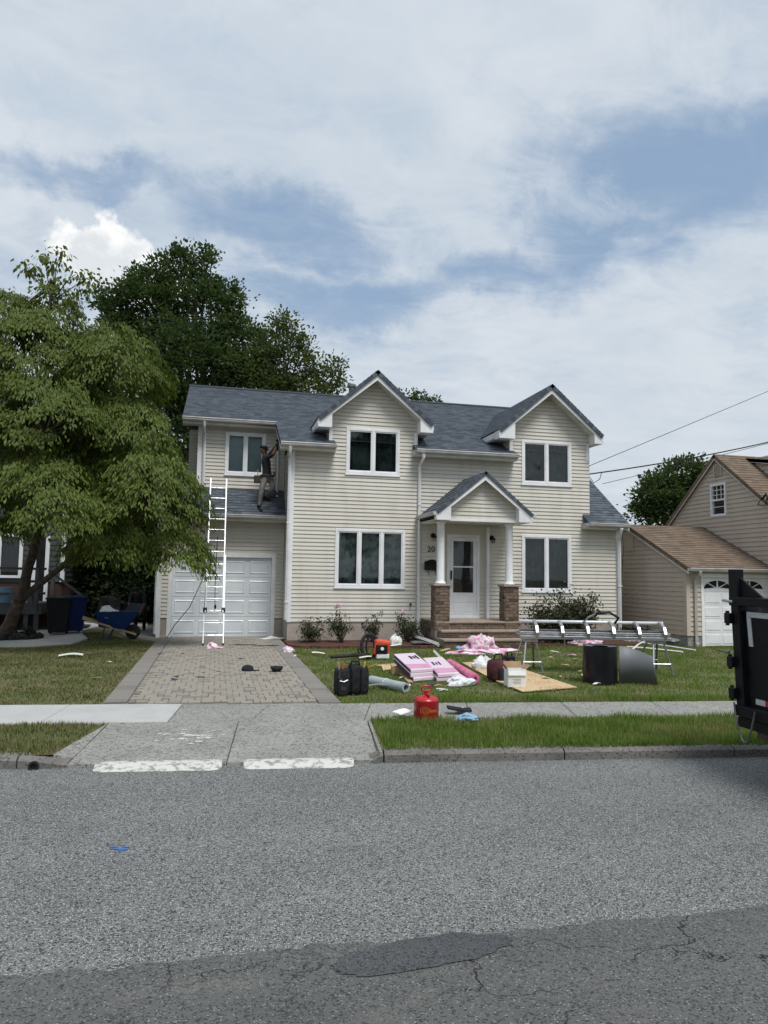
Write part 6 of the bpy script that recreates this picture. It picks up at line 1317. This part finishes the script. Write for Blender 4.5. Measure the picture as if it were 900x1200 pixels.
def stack2(fl, fr, back, labs, marks, tilt, z=.004, th=.065):
    n = len(labs)
    for i in range(n):
        j = V(rnd.uniform(-.015, .015), rnd.uniform(-.02, .02), 0)+(V(.05, -.03, 0) if i == 0 and n > 2 else V(0, 0, 0))
        pack(fl+j, fr+j, back, z, th-.002, labs[i], marks if i == n-1 else None, tilt); z += th
f1_, f2_ = G(481, 784.5, .2), G(507, 782.5, .2); bk_ = G(460.7, 766, .34)-f1_; bk_.z = 0
fa = V(f1_.x, f1_.y, 0); stack2(fa, V(f2_.x, f2_.y, 0), bk_, ['pink-wrapped shingle bundle at the bottom of the taller stack', 'pink-wrapped shingle bundle in the middle of the taller stack', 'pink-wrapped shingle bundle with dark print, topmost of the taller stack'], [(.50, .60, .12, .20), (.68, .62, .08, .16), (.80, .58, .10, .24), (.55, .70, .3, .03)], .14)
f1_, f2_ = G(513, 790, .13), G(538, 788, .13)
fb = V(f1_.x, f1_.y, 0); bk2 = G(495, 771, .25)-f1_; bk2.z = 0; stack2(fb, V(f2_.x, f2_.y, 0), bk2, ['pink-wrapped shingle bundle at the bottom of the lower stack', 'pink-wrapped shingle bundle with dark print, topmost of the lower stack'], [(.18, .50, .10, .2), (.34, .52, .08, .14), (.48, .50, .09, .2)], .12)
f1_, f2_ = G(541, 796, .06), G(557, 798, .06)
pack(V(f1_.x-.02, f1_.y, 0), V(f2_.x-.03, f2_.y, 0), bk_*.95, .003, .05, 'single thin pink shingle pack beside the lower stack', None, .08)
m = MB(); u0 = fa+bk_*.86+V(-.05, 0, 0); m.prism([u0, u0+V(1.1, -.1, 0), u0+V(1.1, 0, 0), u0+V(0, .1, 0)], V(0, 0, .135)); tag(m.build('support_timber', 'wood'), 'timber block propping up the rear of the shingle stacks', 'timber')
a, b = G(527, 777, .09), G(557, 795, .09); T = thing('pink_roll', 'bright pink roll of underlayment beside the shingle bundles', 'roll', (a+b)/2-V(0, 0, .06)); MB().tube([a, b], .075, 18).build('roll_body', 'hotpink', T, smooth=False); MB().tube([b, b+(b-a).normalized()*.006], .03, 12).build('core', 'print', T)
a, b = G(509, 766, .18), G(523, 778, .18); m = MB(); m.tube([a+V(0, 0, .05), b], .03, 4); tag(m.build('white_batten', 'white_film'), 'slim white box laid across the rear of the bundles', 'box')
m = MB(); q = [G(457, 779, .02), G(466, 779, .02), G(484, 800, .015), G(478, 800, .015)]; m.prism(q, V(0, 0, .015)); tag(m.build('board_scrap', 'wood'), 'brown board scrap slid under the taller bundle stack', 'board')
m = MB(); q = [G(440, 780, .01), G(462, 778, .01), G(461, 784, .01), G(449, 786, .01), G(447, 781, .01)]; m.prism(q, V(0, 0, .012)); tag(m.build('plywood_scrap', 'plywood'), 'small pale plywood offcut behind the grey roll', 'plywood')
a, b = G(428, 785), G(441, 779); m = MB(); m.prism([a, a+V(.02, .04, 0), b+V(.02, .04, 0), b], V(0, 0, .03)); tag(m.build('yellow_square', 'yellow'), 'bright yellow rule lying on the lawn behind the black tool bag', 'rule')
heap('plastic_bag', 'white_film', 541, 803, .24, .10, .10, 21, 'crumpled white plastic bag before the shingle bundles', 'plastic bag', .15)
heap('white_scrap', 'white_film', 517, 809, .10, .04, .03, 22, 'small white plastic scrap in the lawn fringe by the bag', 'scrap')
heap('plastic_bag', 'white_film', 567, 785, .20, .13, .22, 23, 'clear greyish plastic bag standing beside the maroon tool bag', 'plastic bag')
# plywood sheet, box, tool bags
q = [G(541, 777, .012), G(584, 775, .012), G(676, 806, .012), G(612, 811, .012), G(580, 798, .012)]
m = MB(); m.prism(q, V(0, 0, .014)); tag(m.build('plywood_sheet', 'plywood'), 'bare plywood sheet lying on the lawn beneath the metal brake', 'plywood')
c = G(605, 806); BX = thing('carton', 'open white cardboard carton standing on the plywood sheet', 'carton', c+V(0, .05, .02), -.12)
m = MB(); wx, wy, hz_ = .14, .11, .27
for (p0, p1) in ((V(-wx, -wy, 0), V(wx, -wy, 0)), (V(wx, -wy, 0), V(wx, wy, 0)), (V(wx, wy, 0), V(-wx, wy, 0)), (V(-wx, wy, 0), V(-wx, -wy, 0))): m.prism([p0, p1, p1+V(0, 0, hz_), p0+V(0, 0, hz_)], (p1-p0).normalized().cross(V(0, 0, 1))*.006)
m.box(-wx, wx, -wy, wy, 0, .005); m.build('carton_walls', 'paper', BX, world=False)
for p0, p1, o in ((V(-wx, wy, hz_), V(wx, wy, hz_), V(0, .05, .09)), (V(wx, -wy, hz_), V(wx, wy, hz_), V(.08, 0, .06)), (V(-wx, -wy, hz_), V(-wx, wy, hz_), V(-.06, 0, .08)), (V(-wx, -wy, hz_), V(wx, -wy, hz_), V(0, -.03, -.09))): m = MB(); m.prism([p0, p1, p1+o, p0+o], V(0, .004, .003)); m.build('flap', 'card' if o.z > 0 else 'paper', BX, world=False)
m = MB()
for i in range(4): m.box(-.05-.02*(i % 2), .06, -wy-.009, -wy-.0075, .05+i*.022, .058+i*.022)
m.build('printed_lines', 'membrane', BX, world=False)
c = G(588, 799); TG = thing('tool_bag', 'maroon and black tool bag with red tag on the plywood', 'tool bag', c+V(0, .1, .02), .2)
pocket(MB(), -.20, .14, -.12, .14, .33, .7).build('bag_body', 'canvas_red', TG, world=False, smooth=True); pocket(MB(), -.10, .05, -.17, -.10, .20).build('bag_pocket', 'canvas_black', TG, world=False, smooth=True)
MB().tube([V(-.12, 0, .31), V(-.08, 0, .42), V(.04, 0, .42), V(.08, 0, .31)], .014, 6).build('handle', 'canvas_black', TG, world=False); MB().box(-.02, .06, -.128, -.122, .2, .29).build('tag', 'hotpink', TG, world=False)
c = G(600, 797); TG = thing('nail_gun_case', 'black upright case standing between maroon bag and white carton', 'case', c+V(.03, .2, .02), 0.)
MB().box(-.07, .09, -.08, .1, 0, .36).build('case_shell', 'black_plastic', TG, world=False, bevel=.025); MB().tube([V(-.03, 0, .36), V(-.03, 0, .42), V(.05, 0, .42), V(.05, 0, .36)], .012, 6).build('handle', 'black_plastic', TG, world=False)
MB().box(-.02, .04, -.084, -.079, .1, .3).build('latch', 'steel_dark', TG, world=False)
# pink plastic heap by the steps and scraps further right
heap('pink_plastic_heap', 'pinkfilm', 563, 763, .40, .20, .34, 31, 'large crumpled pink and white plastic heap by the porch steps', 'plastic sheet', .3)
heap('pink_plastic_sheet', 'pinkfilm', 566, 766, .75, .18, .09, 32, 'flattened pink plastic trailing across the lawn below the steps', 'plastic sheet', .0)
heap('blue_scrap', 'blue_pale', 538, 761, .08, .06, .07, 33, 'small blue wrapper on the lawn before the porch', 'wrapper')
heap('pink_plastic_scrap', 'pinkfilm', 686, 756, .38, .2, .16, 34, 'pink plastic scrap under the shrub beyond the metal brake', 'plastic sheet')
heap('white_cloth', 'paper', 464, 757, .13, .10, .24, 35, 'white rag bunched on the mulch edge behind the leaf blower', 'rag')
lscrap(458, 759, .5, .12, 'paper', 'long white strip lying before the white rag', .05, z=.03)
lscrap(485, 752, .45, .35, 'membrane', 'pale sheet scrap leaning in the mulch bed by the bushy rose', .2, z=.1)
lscrap(500, 757, .75, .35, 'coil_grey', 'dark grey sheet offcut at the end of the mulch bed', 0., z=.06)
m = MB(); p = G(448, 751); m.prism([p+V(-.3, 0, .04), p+V(.35, 0, .04), p+V(.1, .1, .24)], V(.05, .15, 0)); tag(m.build('tar_paper_scrap', 'canvas_black'), 'black bent tar-paper scrap in the mulch bed below the window', 'scrap')
lscrap(522, 764, .3, .08, 'wood', 'short wood strip behind the shingle bundles', .5); lscrap(650, 766, .2, .12, 'paper', 'white card lying beneath the metal brake', .2)
heap('white_box_scrap', 'paper', 690, 768, .10, .08, .12, 37, 'white foam block on the lawn behind the black coil', 'foam block', sub=2, amp=.15); lscrap(689, 791, .16, .05, 'paper', 'tiny white strip at the foot of the black coil', 0)
for i, (x0, y0, x1, y1, l_) in enumerate(((735, 758, 800, 764, 'long pale batten lying beyond the brake toward the neighbouring wall'), (750, 753, 815, 762, 'pale trim length crossing the lawn before the tan wall'), (740, 762, 762, 748, 'tangled white cord on the lawn behind the coil'))):
    a, b = G(x0, y0, .03), G(x1, y1, .03); m = MB(); m.tube([a, a.lerp(b, .4)+V(0, .06, .01), b], .022, 5); tag(m.build('trim_length', 'paper'), l_, 'trim')
heap('cable_tangle', 'paper', 742, 752, .3, .2, .12, 39, 'knotted pale cord heap beneath the brake end', 'cord', amp=.9, freq=4.)
# ------------------------------------------------------------------ sheet-metal brake on folding legs
A_, B_ = V(5.46, 12.5, 0), V(8.12, 11.85, 0); ub = (B_-A_).normalized(); LB = (B_-A_).length
BR = thing('metal_brake', 'long aluminium sheet-bending brake on folding leg stands over the lawn', 'metal brake', A_, math.atan2(ub.y, ub.x))
def bm2(fn, name, mat, **kw): m = MB(); fn(m); return m.build(name, mat, BR, world=False, **kw)
bm2(lambda m: m.box(0, LB, -.10, -.06, .60, .66), 'front_rail', 'alu', bevel=.006)
bm2(lambda m: m.box(0, LB, .34, .39, .66, .72), 'rear_rail', 'alu', bevel=.006)
bm2(lambda m: m.box(0, LB, .0, .30, .655, .675), 'bed_plate', 'alu')
bm2(lambda m: m.box(.0, LB, -.05, .0, .69, .73), 'clamp_bar', 'alu', bevel=.005)
bm2(lambda m: m.box(.02, LB-.02, .04, .10, .72, .77), 'clamp_bar', 'steel_dark', bevel=.005)
bm2(lambda m: m.tube([V(.04, .22, .90), V(LB-.04, .22, .90)], .03, 10), 'top_rail', 'alu_white', smooth=True)
for k in range(6):
    x_ = .28+k*(LB-.42)/5
    bm2(lambda m: m.prism([V(x_, -.10, .62), V(x_, -.13, .72), V(x_, -.06, .84), V(x_, .10, .91), V(x_, .24, .93), V(x_, .24, .885), V(x_, .11, .865), V(x_, -.02, .80), V(x_, -.07, .71), V(x_, -.05, .62)], V(.055, 0, 0)), 'clamp_arm', 'alu', bevel=.004)
bm2(lambda m: m.tube([V(1.20, .1, .90), V(1.26, .0, 1.0), V(1.38, -.06, 1.07)], .017, 8), 'bending_handle', 'alu')
bm2(lambda m: m.tube([V(1.38, -.06, 1.07), V(1.62, -.1, 1.10), V(1.80, -.05, 1.0), V(1.76, .05, .9)], .022, 8), 'handle_grip', 'rubber', smooth=True)
for x_ in (.12, LB-.30):
    bm2(lambda m: m.box(x_-.03, x_+.21, -.05, .33, .54, .60), 'stand_head', 'alu', bevel=.008)
    for dx, yy, fx, fy_ in ((0, -.02, -.10, -.28), (.18, -.02, .26, -.26), (0, .30, -.14, .62), (.18, .30, .26, .60)):
        bm2(lambda m: m.tube([V(x_+dx, yy, .57), V(x_+fx, fy_, .0)], .017, 6), 'leg', 'alu' if dx == 0 else 'steel_dark')
    bm2(lambda m: m.tube([V(x_-.08, -.2, .20), V(x_+.24, -.19, .20)], .011, 6), 'leg_brace', 'alu'); bm2(lambda m: m.tube([V(x_-.11, .50, .20), V(x_+.24, .48, .20)], .011, 6), 'leg_brace', 'alu')
bm2(lambda m: m.tube([V(LB-.04, .1, .60), V(LB+.10, .08, .58), V(LB+.20, .06, .6)], [.06, .07, .03], 8), 'cutter_carriage', 'steel_dark')
bm2(lambda m: m.tube([V(.9, .3, .62), V(.9, .3, .30)], .012, 6), 'stop_bar', 'alu')
# black coil with its tail of sheet
c = G(714, 803); CO = thing('metal_coil', 'upright black coil of aluminium trim sheet with a grey loose tail', 'metal coil', c)
m = MB(); R_ = .285; n = 48; h = .61; wallp = []
for i in range(n+1):
    a = 6.283*i/n; r = R_-.012*i/n; wallp.append(V(c.x+r*math.cos(a+.3), c.y+.28+r*math.sin(a+.3), 0))
for a, b in zip(wallp, wallp[1:]): m.quad(a+V(0, 0, .005), b+V(0, 0, .005), b+V(0, 0, h), a+V(0, 0, h))
m.build('coil_wall', 'coil_black', CO, smooth=True)
m = MB(); nn_ = 36
for k in range(7):
    r = R_-.016-k*.02
    for zz in (h-.006,): m.add([V(c.x+r*math.cos(6.283*i/nn_), c.y+.28+r*math.sin(6.283*i/nn_), zz-.0015*k) for i in range(nn_)]+[V(c.x+(r-.017)*math.cos(6.283*i/nn_), c.y+.28+(r-.017)*math.sin(6.283*i/nn_), zz-.0015*k) for i in range(nn_)], [(i, (i+1) % nn_, nn_+(i+1) % nn_, nn_+i) for i in range(nn_)])
m.lathe([(R_-.15, h-.016), (.01, h-.016)], (c.x, c.y+.28, 0), 36); m.build('coil_windings', 'coil_grey', CO)
m = MB(); pr = []
for i in range(13):
    f_ = i/12; pr.append(V(c.x+R_*.92+.48*f_, c.y+.14-.36*f_+.10*math.sin(f_*3.1), 0))
for i, (a, b) in enumerate(zip(pr, pr[1:])):
    t0, t1_ = i/12, (i+1)/12; m.quad(a+V(0, 0, .004), b+V(0, 0, .004), b+V(-.10*t1_, 0, h*(1-.22*t1_**2)), a+V(-.10*t0, 0, h*(1-.22*t0**2)))
o = m.build('loose_tail', 'coil_grey', CO, smooth=True); so = o.modifiers.new('s', 'SOLIDIFY'); so.thickness = .003
# ------------------------------------------------------------------ red fuel can
c = G(503, 847); FC = thing('fuel_can', 'round red metal fuel can with faded gold lettering standing on the verge', 'fuel can', c+V(0, .13, 0))
FB = MB().lathe([(.142, .0), (.148, .012), (.148, .235), (.15, .24), (.148, .25), (.12, .275), (.06, .298), (.04, .302)], (0, 0, 0), 36).build('can_body', 'red', FC, world=False, smooth=True)
FB.modifiers.new('e', 'EDGE_SPLIT').split_angle = .7
MB().lathe([(.03, .30), (.03, .335), (.036, .34), (.036, .355), (.0, .36)], (.0, .0, 0), 16).build('filler_cap', 'red', FC, world=False)
MB().lathe([(.014, .0), (.014, .05)], (-.0, -.09, .262), 10).build('vent_cap', 'black_metal', FC, world=False)
MB().tube([V(-.06, .0, .36), V(-.062, 0, .39), V(-.04, 0, .405), V(.04, 0, .405), V(.062, 0, .39), V(.06, 0, .36), V(.035, 0, .35), V(-.035, 0, .35), V(-.06, 0, .36)], .011, 8).build('swing_handle', 'red', FC, world=False, smooth=True)
MB().tube([V(0, -.0, .33), V(0, -.06, .32), V(0, -.10, .285)], .012, 8).build('release_lever', 'red', FC, world=False)
def wrap(m, r):
    vs = []
    for v in m.v:
        a = v.x/r; vs.append(V(r*math.sin(a), -r*math.cos(a), v.z))
    m.v = vs; return m
YAWc = -.17
m = MB(); x_ = .0
for hgt, w_ in ((.05, .007), (.03, .012), (.034, .006), (.03, .012), (.03, .006), (.034, .012), (.03, .006), (.03, .01)): m.add([V(x_, 0, .118), V(x_+w_, 0, .118), V(x_+w_, 0, .118+hgt), V(x_, 0, .118+hgt)], [(0, 1, 2, 3)]); x_ += w_+.005
wrap(m, .1495).build('faded_lettering', 'red_yellow', FC, world=False)
m = MB(); n = 24
for (r0, r1) in ((.052, .044), (.03, .024)): m.add([V(-.06+r0*1.15*math.cos(6.283*i/n), 0, .14+r0*.8*math.sin(6.283*i/n)) for i in range(n)]+[V(-.06+r1*1.15*math.cos(6.283*i/n), 0, .14+r1*.8*math.sin(6.283*i/n)) for i in range(n)], [(i, (i+1) % n, n+(i+1) % n, n+i) for i in range(n)])
for zz in (.125, .14, .155): m.add([V(-.08, 0, zz-.003), V(-.03, 0, zz-.003), V(-.03, 0, zz+.003), V(-.08, 0, zz+.003)], [(0, 1, 2, 3)])
wrap(m, .1495).build('printed_emblem', 'red_yellow', FC, world=False)
# ------------------------------------------------------------------ dump trailer at the kerb
TX, TY = 4.80, 6.05
TR = thing('dump_trailer', 'black steel dump trailer parked at the kerb with reflective corner tape', 'trailer', (TX, TY-.9, RZ), math.radians(-3))
def tm(fn, name, mat, par=TR, **kw): m = MB(); fn(m); return m.build(name, mat, par, world=False, **kw)
# local: x along the trailer (rear face at x=0, body to +x), y across (far kerb side +), z up from the road
hw, zb, zt_ = .90, .66, 1.62; fl = .055
tm(lambda m: m.prism([V(.06, hw-.06, zb), V(.06, hw+fl-.06, zt_-.08), V(.06, -hw-fl+.06, zt_-.08), V(.06, -hw+.06, zb)], V(.03, 0, 0)), 'tailgate', 'trailer_black')
for s_ in (1, -1):
    tm(lambda m: m.prism([V(0, s_*hw, zb-.05), V(0, s_*(hw+fl), zt_), V(0, s_*(hw+fl-.11), zt_), V(0, s_*(hw-.11), zb-.05)], V(.11, 0, 0)), 'rear_post', 'trailer_black', bevel=.006)
    tm(lambda m: m.prism([V(.1, s_*(hw-.02), zb), V(.1, s_*(hw+fl-.02), zt_-.02), V(.1, s_*(hw+fl-.05), zt_-.02), V(.1, s_*(hw-.05), zb)], V(4.2, 0, 0)), 'side_wall', 'trailer_black')
    tm(lambda m: m.box(.0, 4.35, s_*(hw+fl)-.06, s_*(hw+fl)+.02, zt_-.04, zt_+.04), 'top_rail', 'trailer_black', bevel=.008)
    for k in range(1, 6): tm(lambda m: m.box(k*.75, k*.75+.08, s_*(hw+.03)-.01, s_*(hw+.03)+.05, zb-.02, zt_-.04), 'side_rib', 'trailer_black')
    tm(lambda m: m.box(.3, 4.4, s_*.45-.05, s_*.45+.05, zb-.26, zb-.08), 'frame_rail', 'trailer_black')
tm(lambda m: m.box(-.02, .10, -hw-fl, hw+fl, zt_-.035, zt_+.045), 'gate_header', 'trailer_black', bevel=.008)
tm(lambda m: m.box(-.03, .12, -hw, hw, zb-.10, zb-.0), 'rear_sill', 'trailer_black', bevel=.008)
tm(lambda m: m.box(-.01, .14, -hw+.05, hw-.02, zb-.20, zb-.11), 'bumper_beam', 'trailer_black', bevel=.008)
tm(lambda m: m.box(.0, .25, .30, .62, zb-.26, zb-.18), 'ramp_bracket', 'leather')
tm(lambda m: m.box(.1, 4.4, -hw, hw, zb-.06, zb), 'floor', 'trailer_black'); tm(lambda m: m.box(4.3, 4.38, -hw, hw, zb, zt_), 'front_wall', 'trailer_black')
# gate post above the rim with gusset
tm(lambda m: m.box(-.01, .07, hw+fl-.11, hw+fl+.01, zt_, zt_+.31), 'corner_stake', 'trailer_black', bevel=.006)
tm(lambda m: m.prism([V(.03, hw+fl-.11, zt_+.045), V(.03, hw+fl-.11, zt_+.23), V(.03, hw+fl-.42, zt_+.045)], V(.02, 0, 0)), 'gusset', 'trailer_black')
for z_ in (zt_-.16, 1.05, zb+.10):
    f_ = (z_-zb)/(zt_-zb); yy = hw+fl*f_
    hg_ = tm(lambda m: m.box(-.05, .03, yy-.03, yy+.045, z_-.05, z_+.05), 'hinge', 'trailer_black', bevel=.008); tm(lambda m: m.tube([V(-.02, yy+.03, z_-.07), V(-.02, yy+.03, z_+.07)], .018, 8), 'hinge_pin', 'trailer_black', hg_)
tm(lambda m: m.tube([V(-.05, hw+.02, 1.14), V(-.07, hw+.16, 1.15)], .012, 6), 'latch_rod', 'steel_dark'); tm(lambda m: m.tube([V(-.03, hw-.02, zt_-.0), V(-.05, hw+.1, zt_+.01)], .014, 6), 'latch_rod', 'alu')
wtap = P('white_reflective_tape', (.55, .56, .57), None, 20., .35); rtap = P('red_reflective_tape', (.42, .02, .03), None, 20., .35)
lx = .055
tm(lambda m: m.box(lx, lx+.006, .50, .80, 1.48, 1.53), 'reflective_tape', wtap); tm(lambda m: m.prism([V(lx-.0005, .80, 1.479), V(lx-.0005, .745, 1.479), V(lx-.0005, .72, 1.21), V(lx-.0005, .775, 1.21)], V(.006, 0, 0)), 'reflective_tape', wtap)
for k in range(10): tm(lambda m: m.box(lx-.003, lx+.003, .70-k*.13-.127, .70-k*.13, zb+.03, zb+.08), 'reflective_tape', wtap if k % 2 == 0 else rtap)
ch = [V(-.04, hw-.02, zb+.02)]+[V(-.05, hw-.02-.30*f_, zb-.02-.30*math.sin(f_*3.14)) for f_ in [i/10 for i in range(1, 11)]]
tm(lambda m: m.tube(ch, .009, 6), 'safety_chain', 'steel_dark')
for x_ in (1.7, 2.55):
    for s_ in (1, -1):
        wl_ = tm(lambda m: m.lathe([(.16, -.10), (.33, -.10), (.36, -.06), (.36, .06), (.33, .10), (.16, .10)], (x_, s_*.80, .36), 28, Matrix.Rotation(math.radians(90), 4, 'X')), 'wheel', 'rubber'); tm(lambda m: m.lathe([(.17, -.09), (.12, -.04), (.03, -.08)], (x_, s_*.80, .36), 20, Matrix.Rotation(math.radians(90), 4, 'X')), 'rim', 'alu', wl_)
tm(lambda m: m.prism([V(4.4, -.4, .35), V(4.4, .4, .35), V(6.0, .04, .45), V(6.0, -.04, .45)], V(0, 0, .1)), 'tongue', 'trailer_black'); tm(lambda m: m.tube([V(5.6, .12, .0), V(5.6, .12, .8)], .035, 8), 'jack', 'steel_dark')
# ------------------------------------------------------------------ loose litter on the lawn
lr = random.Random(99)
for i in range(46):
    px_, py_ = lr.uniform(385, 700), lr.uniform(766, 812)
    if i > 30: px_, py_ = lr.uniform(60, 350), lr.uniform(760, 800)
    c = G(px_, py_); kind = lr.choice(('white', 'white', 'pink', 'brown', 'dark')) if i <= 30 else lr.choice(('dark', 'dark', 'brown', 'white'))
    where = 'on the shaded left lawn' if c.x < DL else 'on the driveway pavers' if c.x < DR else 'in the longer grass by the sidewalk' if c.y < 11 else 'on the lawn between bundles and mulch bed' if c.x < 4.2 else 'on the lawn round the brake and plywood'
    mat, lab = {'white': ('paper', 'small white torn scrap'), 'pink': ('pinkfilm', 'small pink torn wrapper bit'), 'brown': ('wood', 'small splinter of bare wood'), 'dark': ('roof', 'small dark shingle crumb')}[kind]; lab += ' '+where
    m = MB(); a = lr.uniform(0, 6.28); L_, w_ = lr.uniform(.04, .12), lr.uniform(.015, .05); M_ = Matrix.Translation((c.x, c.y, .028)) @ Matrix.Rotation(a, 4, 'Z') @ Matrix.Rotation(lr.uniform(-.3, .3), 4, 'X')
    h = lr.uniform(.005, .02); m.add([M_ @ V(-L_, -w_, 0), M_ @ V(0, -w_*1.2, h), M_ @ V(L_, -w_*.6, 0), M_ @ V(L_*.8, w_, .004), M_ @ V(0, w_*.9, h*1.3), M_ @ V(-L_*.9, w_*.7, 0)], [(0, 1, 4, 5), (1, 2, 3, 4)])
    o = m.build('scrap_piece', mat); so = o.modifiers.new('s', 'SOLIDIFY'); so.thickness = .004; tag(o, lab, 'litter', kind+' litter '+where)
